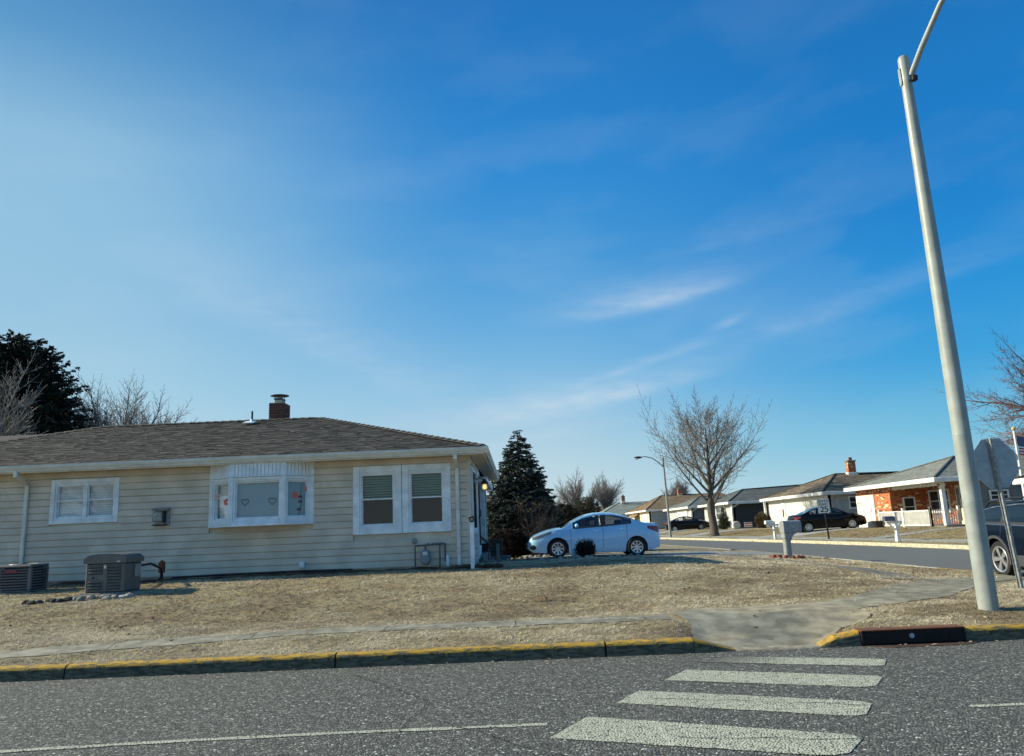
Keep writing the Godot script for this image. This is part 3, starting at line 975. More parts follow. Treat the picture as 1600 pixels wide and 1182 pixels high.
func make_grass() -> void:
	var tuft := MB.new()
	var r2 := RandomNumberGenerator.new(); r2.seed = 77
	for i in 9:
		var a := r2.randf() * TAU
		var d := Vector3(cos(a), 0, sin(a))
		var side := Vector3(-d.z, 0, d.x)
		var o := Vector3(r2.randf_range(-0.03, 0.03), -0.006, r2.randf_range(-0.03, 0.03))
		var h := r2.randf_range(0.010, 0.028)
		var l := r2.randf_range(0.03, 0.085)
		var w := r2.randf_range(0.0012, 0.0026)
		var k := r2.randf_range(0.82, 1.1)
		tuft.col = Color(k, k, k)
		var m := o + d * l * 0.35 + Vector3(0, h, 0)
		var e := o + d * l + Vector3(0, h * r2.randf_range(0.3, 1.1), 0)
		tuft.quad(o - side * w, o + side * w, m + side * w * 0.8, m - side * w * 0.8)
		tuft.tri(m - side * w * 0.8, m + side * w * 0.8, e)
	var tm := tuft.mesh()
	var xf := []
	var cols := []
	r2.seed = 78
	# nearer lawn dense, farther thinner and in larger tufts
	for zone in [[-8.22, -10.5, 1000.0, 0.9], [-10.5, -13.0, 620.0, 1.0], [-13.0, -18.0, 330.0, 1.2], [-18.0, -30.0, 100.0, 1.6]]:
		var wide: float = -zone[1] * 0.72 + 0.6
		var n := int(wide * 2.0 * (zone[0] - zone[1]) * zone[2])
		for i in n:
			var x := r2.randf_range(-wide, wide)
			var z := r2.randf_range(zone[1], zone[0])
			if not visible(x, z) or x > 8.68: continue
			if z < -15.75 and x < -0.9: continue
			if z > -11.6 and x > 5.4 and Vector2(x - 5.4, z + 11.6).length() > 3.34: continue
			if paved(x + 0.07 * hn.get_noise_2d(x * 190.0, z * 190.0), z + 0.16 * hn.get_noise_2d(x * 120.0 + 77.0, z * 120.0)) and r2.randf() > 0.02: continue
			var clump := hn.get_noise_2d(x * 150.0, z * 220.0)
			var p := pn.get_noise_2d(x * 3.0, z * 3.0) * 0.8 + pn.get_noise_2d(x * 14.0 + 60, z * 14.0) * 0.45 + hn.get_noise_2d(x * 45.0 + 9.0, z * 70.0) * 0.6 + clump * 0.45 + 0.42
			if r2.randf() < 0.5 - 0.5 * p - 0.5 * clump: continue
			var s: float = zone[3] * r2.randf_range(0.65, 1.3)
			var B := Basis(Vector3.UP, r2.randf() * TAU).scaled(Vector3(s, s * r2.randf_range(0.5, 1.2) * (1.0 + 0.8 * maxf(clump, 0.0)), s))
			xf.append(Transform3D(B, Vector3(x, ground(x, z), z)))
			var g := clampf(p + r2.randf_range(-0.35, 0.35), 0, 1)
			var c := Color(0.27, 0.205, 0.135).lerp(Color(0.78, 0.675, 0.475), g)
			if r2.randf() < 0.035 + 0.12 * maxf(0.0, hn.get_noise_2d(x * 30.0 + 400.0, z * 30.0) - 0.2): c = Color(0.20, 0.215, 0.085)
			cols.append(c)
	many("lawn_grass", tm, M.straw, xf, cols).set_meta("label", "short dead straw coloured grass over the corner lawn and verge")
	# fallen leaves and bits of stalk
	var lf := MB.new()
	lf.quad(Vector3(-0.03, 0.0, 0), Vector3(0, 0.006, 0.017), Vector3(0.034, 0.012, 0), Vector3(0, 0.01, -0.016))
	var lx := []
	var lc := []
	for i in 420:
		var x := r2.randf_range(-9.0, 7.8)
		var z := r2.randf_range(-17.0, -8.3)
		if not visible(x, z) or (z < -15.7 and x < -0.9) or (z > -11.6 and x > 5.2): continue
		var B := Basis.from_euler(Vector3(r2.randf_range(-0.6, 0.6), r2.randf() * TAU, r2.randf_range(-0.6, 0.6))).scaled(Vector3.ONE * r2.randf_range(0.5, 1.2))
		lx.append(Transform3D(B, Vector3(x, ground(x, z) + 0.022, z)))
		lc.append(Color(0.10, 0.05, 0.03).lerp(Color(0.42, 0.30, 0.17), r2.randf()))
	for i in 90:
		var x := r2.randf_range(-8.0, 6.0)
		lx.append(Transform3D(yaw(r2.randf() * TAU).scaled(Vector3.ONE * r2.randf_range(0.4, 1.0)), Vector3(x, 0.006, -8.09 + absf(r2.randfn(0, 0.12)))))
		lc.append(Color(0.12, 0.08, 0.05).lerp(Color(0.45, 0.36, 0.22), r2.randf()))
	many("leaf_litter", lf.mesh(), M.straw, lx, lc).set_meta("label", "scattered dry leaves on the corner lawn and along the kerb")
	# the lawns over the side street
	xf = []; cols = []
	for i in 26000:
		var z := r2.randf_range(-68, -22)
		var x := far_edge(z) + r2.randf_range(0.2, 7.5)
		if not visible(x, z, 1.0): continue
		if absf(z + 48.0) < 2.3 or absf(z + 63.5) < 2.0: continue
		var s := r2.randf_range(1.8, 3.2)
		xf.append(Transform3D(Basis(Vector3.UP, r2.randf() * TAU).scaled(Vector3(s, s * 0.7, s)), Vector3(x, ground(x, z), z)))
		cols.append(Color(0.34, 0.26, 0.13).lerp(Color(0.60, 0.50, 0.29), r2.randf()))
	many("lawn_grass", tm, M.straw, xf, cols).set_meta("label", "short tan winter grass of the front lawns across the side street")

# ---------------------------------------------------------------- the near house
func window_unit(parent: Node3D, called: String, x0: float, x1: float, y0: float, y1: float, zf: float, trim: float, sashes: int, style: String, two_rows: bool, B := Transform3D()) -> void:
	# a window facing +Z: casing proud of the wall, frame, sashes, panes, blinds behind the glass
	var w := MB.new()
	var o := func(p: Vector3) -> Vector3: return B * p
	var bx := func(mb: MB, a: Vector3, b: Vector3, bev: float) -> void:
		mb.bbox(B * ((a + b) * 0.5), (b - a).abs(), bev, B.basis)
	if trim > 0.0:
		bx.call(w, Vector3(x0, y0, zf - 0.06), Vector3(x0 + trim, y1, zf + 0.045), 0.006)
		bx.call(w, Vector3(x1 - trim, y0, zf - 0.06), Vector3(x1, y1, zf + 0.045), 0.006)
		bx.call(w, Vector3(x0 + trim, y1 - trim, zf - 0.06), Vector3(x1 - trim, y1, zf + 0.042), 0.006)
		bx.call(w, Vector3(x0 + trim, y0, zf - 0.06), Vector3(x1 - trim, y0 + trim, zf + 0.042), 0.006)
	var root := obj(called, w, M.white_trim, parent) if trim > 0.0 else null
	var host: Node3D = root if root else parent
	var ix0 := x0 + trim
	var ix1 := x1 - trim
	var iy0 := y0 + trim
	var iy1 := y1 - trim
	var n := sashes
	for i in n:
		var a := lerpf(ix0, ix1, float(i) / n)
		var b := lerpf(ix0, ix1, float(i + 1) / n)
		var f := MB.new()
		var t := 0.038
		bx.call(f, Vector3(a, iy0, zf - 0.08), Vector3(a + t, iy1, zf + 0.022), 0.004)
		bx.call(f, Vector3(b - t, iy0, zf - 0.08), Vector3(b, iy1, zf + 0.022), 0.004)
		bx.call(f, Vector3(a + t, iy1 - t, zf - 0.08), Vector3(b - t, iy1, zf + 0.020), 0.004)
		bx.call(f, Vector3(a + t, iy0, zf - 0.08), Vector3(b - t, iy0 + t * 1.3, zf + 0.03), 0.004)
		obj("frame", f, M.white_trim, host)
		a += t; b -= t
		var c := iy0 + t * 1.3
		var d := iy1 - t
		var m := (c + d) * 0.5
		var s := MB.new()
		var q := 0.022
		var rows := [[c, d, -0.02]]
		if two_rows: rows = [[m - 0.005, d, 0.0], [c, m + 0.02, -0.03]]
		for r in rows:
			var z: float = zf + r[2]
			bx.call(s, Vector3(a, r[0], z - 0.03), Vector3(a + q, r[1], z), 0.003)
			bx.call(s, Vector3(b - q, r[0], z - 0.03), Vector3(b, r[1], z), 0.003)
			bx.call(s, Vector3(a + q, r[1] - q * 1.2, z - 0.03), Vector3(b - q, r[1], z), 0.003)
			bx.call(s, Vector3(a + q, r[0], z - 0.03), Vector3(b - q, r[0] + q * 1.2, z), 0.003)
			var p := MB.new()
			p.quad(o.call(Vector3(a + q, r[0] + q, z - 0.015)), o.call(Vector3(b - q, r[0] + q, z - 0.015)), o.call(Vector3(b - q, r[1] - q, z - 0.015)), o.call(Vector3(a + q, r[1] - q, z - 0.015)))
			obj("pane", p, M.pane_bright if style == "bright" else (M.pane_tint if style == "shade" else M.pane), host)
		obj("sash", s, M.white_trim, host)
		# blinds
		var bl := MB.new()
		var top := d - 0.01
		var bot := c + 0.01
		var mat: Material = M.blind
		var step := 0.034
		var tilt := 0.62
		if style == "bright":
			step = 0.05; tilt = 1.25
		if style == "half":
			bot = m + 0.03; mat = M.blind_green; tilt = 0.95; step = 0.052
		if style == "shade":
			bl.quad(o.call(Vector3(a, bot, zf - 0.10)), o.call(Vector3(b, bot, zf - 0.10)), o.call(Vector3(b, top, zf - 0.10)), o.call(Vector3(a, top, zf - 0.10)))
			obj("shade", bl, M.shade_cloth, host)
		elif style != "none":
			var y := bot
			while y < top:
				var e := Vector3(0, sin(tilt), cos(tilt)) * (0.019 if style == "half" and step < 0.04 else 0.024)
				var jit := rf(-0.002, 0.002)
				var y2 := y + jit
				bl.quad(o.call(Vector3(a + 0.006, y2, zf - 0.115) - e), o.call(Vector3(b - 0.006, y2, zf - 0.115) - e), o.call(Vector3(b - 0.006, y2, zf - 0.115) + e), o.call(Vector3(a + 0.006, y2, zf - 0.115) + e))
				y += step
			bl.span(Vector3(a + 0.006, top - 0.02, zf - 0.13), Vector3(b - 0.006, top, zf - 0.10)) if B == Transform3D() else null
			var bo := obj("blind", bl, mat, host)
			bo.set_meta("kind", "stuff")

func cut_rows(x0: float, x1: float, y0: float, y1: float, holes: Array) -> Array:
	# the stretches of a row of wall that no opening interrupts
	var parts := [[x0, x1]]
	for h in holes:
		if h[3] <= y0 + 0.004 or h[2] >= y1 - 0.004: continue
		var nextp := []
		for p in parts:
			if h[1] <= p[0] or h[0] >= p[1]: nextp.append(p); continue
			if h[0] > p[0] + 0.01: nextp.append([p[0], h[0]])
			if h[1] < p[1] - 0.01: nextp.append([h[1], p[1]])
		parts = nextp
	return parts

func shingles(mb: MB, a: Vector3, b: Vector3, c: Vector3, d: Vector3, course: float, tab_w: float, dark: Color, pale: Color) -> void:
	# tabs over the quad a-b (eave) d-c (ridge), a shorter ridge gives a hip; each tab has its own tone, lift and edge
	var up := ((d + c) * 0.5 - (a + b) * 0.5)
	var n := int(ceil(up.length() / course))
	var nrm := (b - a).cross(d - a).normalized()
	if nrm.y < 0: nrm = -nrm
	for i in n:
		var t0 := float(i) / n
		var t1 := minf(float(i + 1.25) / n, 1.0)
		var l0 := a.lerp(d, t0); var r0 := b.lerp(c, t0)
		var l1 := a.lerp(d, t1); var r1 := b.lerp(c, t1)
		var w := l0.distance_to(r0)
		var ax := (b - a).normalized()
		var s := -rng.randf() * tab_w
		while s < w:
			var tw := tab_w * rf(0.5, 1.35)
			var e0 := maxf(s, 0.0)
			var e1 := minf(s + tw, w)
			s += tw
			if e1 - e0 < 0.02: continue
			var off0 := (l1 - l0).dot(ax)
			var right := w + (r1 - r0).dot(ax)
			var p0 := l0 + ax * e0
			var p1 := l0 + ax * e1
			var upv := (l1 - l0) - ax * off0
			var p3 := l0 + upv + ax * clampf(e0, off0, right)
			var p2 := l0 + upv + ax * clampf(e1, off0, right)
			var drop := upv.normalized() * (-rf(0.0, 0.018))
			var lift := nrm * rf(0.008, 0.019)
			var k := clampf(rng.randfn(0.5, 0.3), 0, 1)
			mb.col = dark.lerp(pale, k)
			mb.quad(p0 + drop + lift, p1 + drop + lift, p2 + nrm * 0.002, p3 + nrm * 0.002)
			mb.quad(p0 + drop - nrm * 0.01, p1 + drop - nrm * 0.01, p1 + drop + lift, p0 + drop + lift)
			mb.quad(p0 + drop + lift, p0 + drop - nrm * 0.01, p3 - nrm * 0.01, p3 + nrm * 0.002)

func heart(mb: MB, at: Vector3, s: float) -> void:
	var pts := []
	var rad := []
	for i in 25:
		var t := TAU * i / 24.0
		pts.append(at + Vector3(16.0 * pow(sin(t), 3), 13.0 * cos(t) - 5.0 * cos(2 * t) - 2.0 * cos(3 * t) - cos(4 * t), 0) * s / 32.0)
		rad.append(0.009)
	mb.tube(pts, rad, 5, false)

func make_house() -> void:
	var sc := mk("shade_cloth", lin(0.15, 0.235, 0.28), 0.9)
	M.shade_cloth = sc
	var h := thing("ranch_house", "beige clapboard ranch house with brown hip roof, brick chimney and bay window", "house", Vector3(-8, 0.5, -16))
	h.position = Vector3()
	var XL := -18.0
	var XR := -0.98
	var zf := -16.0
	var zb := -24.6
	var holes := [[-9.67, -8.25, 1.78, 2.70], [-6.36, -4.22, 1.60, 2.95], [-3.39, -1.37, 1.31, 2.71]]
	# structural wall, in slabs round the openings
	var wall := MB.new()
	for r in [[0.5, 1.31], [1.31, 1.60], [1.60, 1.78], [1.78, 2.70], [2.70, 2.71], [2.71, 2.95]]:
		for p in cut_rows(XL, XR - 0.02, r[0], r[1], holes):
			wall.span(Vector3(p[0], r[0], zf - 0.15), Vector3(p[1], r[1], zf - 0.02))
	wall.span(Vector3(XL, 0.5, zb), Vector3(XL + 0.15, 2.95, zf - 0.16))
	wall.span(Vector3(XL, 0.5, zb - 0.15), Vector3(XR, 2.95, zb))
	wall.span(Vector3(XR - 0.15, 0.5, -19.7), Vector3(XR - 0.02, 2.95, zf - 0.15))
	wall.span(Vector3(XR - 1.8, 0.5, -19.85), Vector3(XR - 0.02, 2.95, -19.701))
	wall.span(Vector3(XR - 1.8, 0.5, zb), Vector3(XR - 1.65, 2.95, -19.851))
	var wn := obj("wall", wall, M.siding, h)
	# clapboards
	var y := 0.64
	var course := 0.1385
	var bl := func(x0: float, x1: float, yb: float, yt: float) -> MB:
		var mb := MB.new()
		var prof := PackedVector2Array([Vector2(-0.02, 0), Vector2(0.030, 0.0), Vector2(0.031, 0.004), Vector2(0.023, maxf(0.01, yt - yb - 0.021)), Vector2(0.003, maxf(0.012, yt - yb - 0.015)), Vector2(0.003, yt - yb), Vector2(-0.02, yt - yb)])
		mb.prism(prof, Vector3(x0, yb, zf), Vector3(0, 0, 1), Vector3(0, 1, 0), Vector3(x1 - x0, 0, 0))
		return mb
	while y < 2.84:
		var yt := minf(y + course + 0.004, 2.87)
		for p in cut_rows(XL, XR, y, yt - 0.004, holes):
			obj("clapboard", bl.call(p[0], p[1], y, yt), M.siding, wn)
		y += course
	# boards on the right-hand gable return, seen edge on
	y = 0.64
	while y < 2.84:
		var mb := MB.new()
		var yt := minf(y + course + 0.004, 2.87)
		var prof := PackedVector2Array([Vector2(-0.02, 0), Vector2(0.026, 0.0), Vector2(0.023, maxf(0.01, yt - y - 0.021)), Vector2(0.003, maxf(0.012, yt - y - 0.015)), Vector2(0.003, yt - y), Vector2(-0.02, yt - y)])
		mb.prism(prof, Vector3(XR, y, -19.7), Vector3(1, 0, 0), Vector3(0, 1, 0), Vector3(0, 0, 19.7 - 16.03))
		obj("clapboard", mb, M.siding, wn)
		y += course
	var mbf := MB.new()
	mbf.span(Vector3(XL, 0.1, zb), Vector3(XR - 0.035, 0.638, zf - 0.035))
	obj("foundation", mbf, M.foundation, h)
	var rm := MB.new()
	rm.span(Vector3(XL + 0.2, 0.64, -19.6), Vector3(XR - 0.2, 0.7, zf - 0.2))
	rm.span(Vector3(XL + 0.2, 2.8, -19.6), Vector3(XR - 0.2, 2.9, zf - 0.2))
	for x in [-7.2, -3.75]: rm.span(Vector3(x, 0.7, -19.5), Vector3(x + 0.1, 2.8, zf - 0.2))
	rm.span(Vector3(XL + 0.2, 0.7, -19.6), Vector3(XR - 0.2, 2.8, -19.5))
	obj("interior", rm, M.room, h)
	# corner boards
	var cb := MB.new()
	cb.bspan(Vector3(XR - 0.07, 0.62, zf - 0.05), Vector3(XR + 0.03, 2.86, zf + 0.028), 0.008)
	obj("corner_board", cb, M.siding, h)
	# windows
	window_unit(h, "window", -9.67, -8.25, 1.78, 2.70, zf, 0.085, 2, "bright", true)
	window_unit(h, "window", -3.39, -2.385, 1.31, 2.71, zf, 0.135, 1, "half", true)
	window_unit(h, "window", -2.375, -1.365, 1.31, 2.71, zf, 0.135, 1, "half", true)
	# bay
	var bay := Node3D.new(); bay.name = "bay_window"; h.add_child(bay)
	var d := 0.40
	var cA := Vector3(-6.34, 0, zf + 0.03); var cB := Vector3(-5.80, 0, zf + d); var cC := Vector3(-4.72, 0, zf + d); var cD := Vector3(-4.24, 0, zf + 0.03)
	var outline := [cA, cB, cC, cD]
	var plan := PackedVector2Array([Vector2(cA.x - 0.03, zf - 0.1), Vector2(cA.x - 0.03, cA.z + 0.02), Vector2(cB.x - 0.03, cB.z + 0.05), Vector2(cC.x + 0.03, cC.z + 0.05), Vector2(cD.x + 0.03, cD.z + 0.02), Vector2(cD.x + 0.03, zf - 0.1)])
	var sh := MB.new()
	sh.prism(plan, Vector3(0, 1.575, 0), Vector3(1, 0, 0), Vector3(0, 0, 1), Vector3(0, 0.05, 0))
	obj("bay_sill", sh, M.white_trim, bay)
	sh = MB.new()
	var plan_in := PackedVector2Array([Vector2(cA.x + 0.02, zf - 0.1), Vector2(cA.x + 0.02, cA.z - 0.02), Vector2(cB.x, cB.z - 0.01), Vector2(cC.x, cC.z - 0.01), Vector2(cD.x - 0.02, cD.z - 0.02), Vector2(cD.x - 0.02, zf - 0.1)])
	sh.prism(plan_in, Vector3(0, 2.58, 0), Vector3(1, 0, 0), Vector3(0, 0, 1), Vector3(0, 0.3, 0))
	obj("bay_head", sh, M.white_trim, bay)
	for i in 3:
		var p: Vector3 = outline[i]
		var q: Vector3 = outline[i + 1]
		var ax := (q - p).normalized()
		var len := p.distance_to(q)
		var nb := int(round(len / 0.075))
		for k in nb:
			var mb := MB.new()
			var B := Basis(ax, Vector3.UP, ax.cross(Vector3.UP))
			mb.bbox(p + ax * (len * (k + 0.5) / nb) + Vector3(0, 2.72, 0) + B.z * 0.004, Vector3(len / nb - 0.007, 0.27, 0.025), 0.006, B)
			obj("fascia_board", mb, M.white_trim, bay)
		var tr := MB.new()
		tr.bbox((p + q) * 0.5 + Vector3(0, 2.572, 0), Vector3(len + 0.03, 0.028, 0.075), 0.006, Basis(ax, Vector3.UP, ax.cross(Vector3.UP)))
		obj("bay_rail", tr, M.white_trim, bay)
		var Bt := Transform3D(Basis(ax, Vector3.UP, ax.cross(Vector3.UP)), p)
		window_unit(bay, "bay_light", 0.0, len, 1.625, 2.555, -0.035, 0.055, 1, "bright" if i == 0 else "shade", false, Bt)
		for e: Vector3 in ([p, q] if i == 0 else [q]):
			var post := MB.new()
			post.bbox(e + Vector3(0, 2.22, -0.02), Vector3(0.07, 1.28, 0.07), 0.01, Basis(Vector3.UP, 0.3))
			obj("bay_post", post, M.white_trim, bay)
	for hx in [-5.52, -4.97]:
		var hm := MB.new()
		hm.col = Color(0.03, 0.04, 0.05)
		heart(hm, Vector3(hx, 2.06, zf + d - 0.075), 0.15)
		obj("heart_ornament", hm, M.plain, bay, 60.0)
	# sprig of blossom stuck to the side lights
	for f in [[cC.lerp(cD, 0.78), 2.30, 0], [cC.lerp(cD, 0.36), 2.17, 0], [cC.lerp(cD, 0.55), 2.12, 1], [cC.lerp(cD, 0.55), 2.02, 1], [cC.lerp(cD, 0.5), 1.86, 1], [cA.lerp(cB, 0.76), 2.08, 0], [cA.lerp(cB, 0.3), 2.2, 2]]:
		var fm := MB.new()
		var base: Vector3 = f[0]
		for k in 5 if f[2] != 1 else 3:
			var a := TAU * k / 5.0 + 0.3
			fm.col = [Color(0.75, 0.16, 0.14), Color(0.16, 0.04, 0.06), Color(0.7, 0.45, 0.42)][f[2]]
			var r := 0.042 if f[2] != 1 else 0.028
			fm.ball(Vector3(base.x, f[1], base.z - 0.075) + Vector3(cos(a) * r * 0.8, sin(a) * r, -cos(a) * r * 0.5), Vector3(r * 0.75, r * 0.75, 0.008), 7, 4)
		obj("window_blossom", fm, M.plain, bay, 60.0)
	var sp := MB.new()
	sp.col = Color(0.12, 0.05, 0.05)
	var spine := []
	for i in 9:
		var t := i / 8.0
		var b2 := cC.lerp(cD, lerpf(0.42, 0.66, t) + 0.07 * sin(t * 5.0))
		spine.append(Vector3(b2.x, lerpf(1.68, 2.38, t), b2.z - 0.078))
	sp.tube(spine, [0.006, 0.006, 0.006, 0.005, 0.005, 0.005, 0.004, 0.004, 0.003], 5)
	obj("window_sprig", sp, M.plain, bay, 60.0)
	# roof
	var ey := 2.97
	var ry := 4.40
	var E0 := Vector3(-15.5, ey, -15.56); var E1 := Vector3(-0.62, ey, -15.56); var E2 := Vector3(-0.62, ey, -24.98); var E3 := Vector3(-15.5, ey, -24.98)
	var R0 := Vector3(-10.9, ry, -20.1); var R1 := Vector3(-5.13, ry, -20.1)
	var roof := MB.new()
	roof.col = Color(0.07, 0.065, 0.06)
	var dn := Vector3(0, -0.03, 0)
	roof.quad(E0 + dn, E1 + dn, R1 + dn, R0 + dn); roof.tri(E1 + dn, E2 + dn, R1 + dn); roof.quad(E2 + dn, E3 + dn, R0 + dn, R1 + dn); roof.tri(E3 + dn, E0 + dn, R0 + dn)
	roof.quad(E0 + Vector3(0, -0.05, 0.02), E3 + Vector3(0, -0.05, 0), E2 + Vector3(0, -0.05, 0), E1 + Vector3(0, -0.05, 0.02))
	var rn := obj("roof", roof, M.shingle, h)
	var stb := MB.new()
	var dk := Color(0.018, 0.017, 0.016)
	var pl := Color(0.105, 0.096, 0.086)
	shingles(stb, E0, E1, R1, R0, 0.128, 0.19, dk, pl)
	shingles(stb, E1, E2, R1 + Vector3(0, 0, -0.001), R1, 0.128, 0.19, dk, pl)
	var so := obj("shingles", stb, M.shingle, rn)
	so.set_meta("kind", "stuff")
	# ridge and hip caps
	for e in [[R0, R1], [E1 + Vector3(-0.02, 0.02, 0.0), R1], [E0, R0]]:
		var cap := MB.new()
		var p: Vector3 = e[0]
		var q: Vector3 = e[1]
		var nn := int(p.distance_to(q) / 0.21)
		var ax := (q - p).normalized()
		var sd := ax.cross(Vector3.UP).normalized()
		for i in nn:
			var k := rng.randf()
			cap.col = Color(0.055, 0.05, 0.045).lerp(Color(0.12, 0.11, 0.095), k)
			var m := p + ax * (i * 0.21)
			var m2 := m + ax * 0.26
			var u := Vector3(0, 0.045, 0)
			var u2 := Vector3(0, 0.026, 0)
			cap.quad(m + u, m2 + u2, m2 + sd * 0.13 + Vector3(0, -0.02, 0), m + sd * 0.13 + Vector3(0, 0.0, 0))
			cap.quad(m + u, m2 + u2, m2 - sd * 0.13 + Vector3(0, -0.02, 0), m - sd * 0.13 + Vector3(0, 0.0, 0))
			cap.tri(m + u, m + sd * 0.13, m - sd * 0.13)
		obj("ridge_cap", cap, M.shingle, rn).set_meta("kind", "stuff")
	# gutter, fascia, soffit
	var gprof := PackedVector2Array([Vector2(0, 0), Vector2(0.075, 0.0), Vector2(0.082, 0.03), Vector2(0.1, 0.05), Vector2(0.115, 0.085), Vector2(0.115, 0.12), Vector2(0.103, 0.12), Vector2(0.1, 0.09), Vector2(0.012, 0.09), Vector2(0.012, 0.13), Vector2(0, 0.13)])
	var gm := MB.new()
	gm.prism(gprof, Vector3(-18.2, 2.852, -15.60), Vector3(0, 0, 1), Vector3(0, 1, 0), Vector3(17.66, 0, 0))
	obj("gutter", gm, M.gutter, h)
	gm = MB.new()
	gm.prism(gprof, Vector3(-0.66, 2.852, -25.0), Vector3(1, 0, 0), Vector3(0, 1, 0), Vector3(0, 0, 9.4))
	obj("gutter", gm, M.gutter, h)
	gm = MB.new()
	gm.span(Vector3(-18, 2.825, -15.60), Vector3(-0.645, 2.98, -15.575))
	gm.span(Vector3(-0.67, 2.83, -25.0), Vector3(-0.645, 2.98, -15.602))
	obj("fascia", gm, M.gutter, h)
	var sf := mk("soffit", lin(0.74, 0.62, 0.46), 0.6)
	for i in 6:
		gm = MB.new()
		gm.span(Vector3(-18 + i * 2.86, 2.845 + 0.002 * (i % 2), -15.98), Vector3(-18 + i * 2.86 + 2.858, 2.86 + 0.002 * (i % 2), -15.603))
		obj("soffit_panel", gm, sf, h)
	gm = MB.new()
	gm.span(Vector3(-0.95, 2.846, -24.9), Vector3(-0.672, 2.86, -15.99))
	obj("soffit_panel", gm, sf, h)
	# left rear wing roof
	var wg := MB.new()
	wg.col = Color(0.1, 0.095, 0.088)
	wg.quad(Vector3(-30, 2.95, -20.5), Vector3(-12.6, 3.3, -20.5), Vector3(-14.2, 4.93, -24.5), Vector3(-30, 4.93, -24.5))
	wg.quad(Vector3(-30, 4.93, -24.5), Vector3(-14.2, 4.93, -24.5), Vector3(-12.2, 2.95, -29), Vector3(-30, 2.95, -29))
	wg.tri(Vector3(-12.6, 3.3, -20.5), Vector3(-12.2, 2.95, -29), Vector3(-14.2, 4.93, -24.5))
	obj("rear_roof", wg, M.shingle, h)
	# downspouts
	for q in [[-1.225, 0.66], [-10.16, 0.62]]:
		var ds := MB.new()
		var x: float = q[0]
		ds.bspan(Vector3(x - 0.04, 2.74, -15.57), Vector3(x + 0.04, 2.87, -15.51), 0.008)
		ds.bbox(Vector3(x, 2.70, -15.73), Vector3(0.078, 0.055, 0.46), 0.01, Basis(Vector3.RIGHT, -0.42))
		ds.bspan(Vector3(x - 0.04, q[1], -15.97), Vector3(x + 0.04, 2.66, -15.91), 0.01)
		for yy in [0.9, 2.3]: ds.bspan(Vector3(x - 0.055, yy, -15.98), Vector3(x + 0.055, yy + 0.03, -15.905), 0.004)
		ds.bbox(Vector3(x, q[1] - 0.02, -15.88), Vector3(0.079, 0.06, 0.2), 0.01, Basis(Vector3.RIGHT, 0.5))
		obj("downspout", ds, M.gutter, h)
	# vent hood in the wall
	var vh := MB.new()
	vh.bspan(Vector3(-7.50, 1.67, -15.99), Vector3(-7.17, 2.0, -15.945), 0.008)
	obj("vent_plate", vh, M.galv, h)
	vh = MB.new()
	vh.bspan(Vector3(-7.46, 1.75, -15.945), Vector3(-7.27, 1.94, -15.80), 0.012)
	vh.bbox(Vector3(-7.335, 2.0, -15.90), Vector3(0.35, 0.02, 0.14), 0.004, Basis(Vector3.RIGHT, 0.3))
	obj("vent_hood", vh, M.galv, h)
	vh = MB.new()
	vh.bspan(Vector3(-7.5, 1.665, -15.944), Vector3(-7.2, 1.69, -15.87), 0.004)
	vh.bspan(Vector3(-7.262, 1.72, -15.944), Vector3(-7.24, 1.96, -15.86), 0.004)
	obj("vent_louver", vh, M.dark, h)
	# small white outlet low on the wall
	var ou := MB.new()
	ou.bspan(Vector3(-4.47, 0.70, -15.985), Vector3(-4.36, 0.82, -15.88), 0.012)
	obj("outlet_cover", ou, M.white_trim, h)
	# low conduit pipe along the wall
	var cd := MB.new()
	cd.tube([Vector3(-7.05, 0.62, -15.90), Vector3(-6.0, 0.635, -15.93), Vector3(-4.5, 0.64, -15.94), Vector3(-3.4, 0.63, -15.94)], [0.022, 0.022, 0.022, 0.022], 8)
	obj("conduit", cd, M.black_metal, h, 60.0)
	# chimney, brick by brick
	var core := MB.new()
	core.span(Vector3(-6.60, 4.2, -20.98), Vector3(-6.215, 4.9, -20.42))
	var ch := obj("chimney", core, M.mortar, h)
	var cy := 4.24
	var row := 0
	while cy < 4.9:
		var off := 0.1 if row % 2 else 0.0
		for side in 4:
			var along := 0.4 if side < 2 else 0.575
			var s := -off
			while s < along - 0.01:
				var a := maxf(s, 0.0)
				var b := minf(s + 0.197, along)
				s += 0.205
				if b - a < 0.03: continue
				var mb := MB.new()
				var k := rf(0.7, 1.25)
				mb.col = Color(0.20 * k, 0.068 * k, 0.045 * k)
				var o := rf(0.0, 0.004)
				match side:
					0: mb.bspan(Vector3(-6.607 + a, cy, -20.44), Vector3(-6.607 + b, cy + 0.062, -20.41 + o), 0.004)
					1: mb.bspan(Vector3(-6.607 + a, cy, -20.99 - o), Vector3(-6.607 + b, cy + 0.062, -20.96), 0.004)
					2: mb.bspan(Vector3(-6.612 - o, cy, -20.985 + a), Vector3(-6.58, cy + 0.062, -20.985 + b), 0.004)
					3: mb.bspan(Vector3(-6.235, cy, -20.985 + a), Vector3(-6.205 + o, cy + 0.062, -20.985 + b), 0.004)
				obj("brick", mb, M.brick, ch)
		cy += 0.0735
		row += 1
	var cc := MB.new()
	cc.bspan(Vector3(-6.615, 4.895, -20.995), Vector3(-6.2, 4.925, -20.405), 0.01)
	obj("chimney_crown", cc, M.foundation, ch)
	cc = MB.new()
	cc.col = Color(0.62, 0.55, 0.42)
	cc.bspan(Vector3(-6.52, 4.925, -20.85), Vector3(-6.3, 5.03, -20.55), 0.015)
	obj("flue", cc, M.stone, ch)
	cc = MB.new()
	cc.bspan(Vector3(-6.525, 5.03, -20.86), Vector3(-6.295, 5.075, -20.54), 0.008)
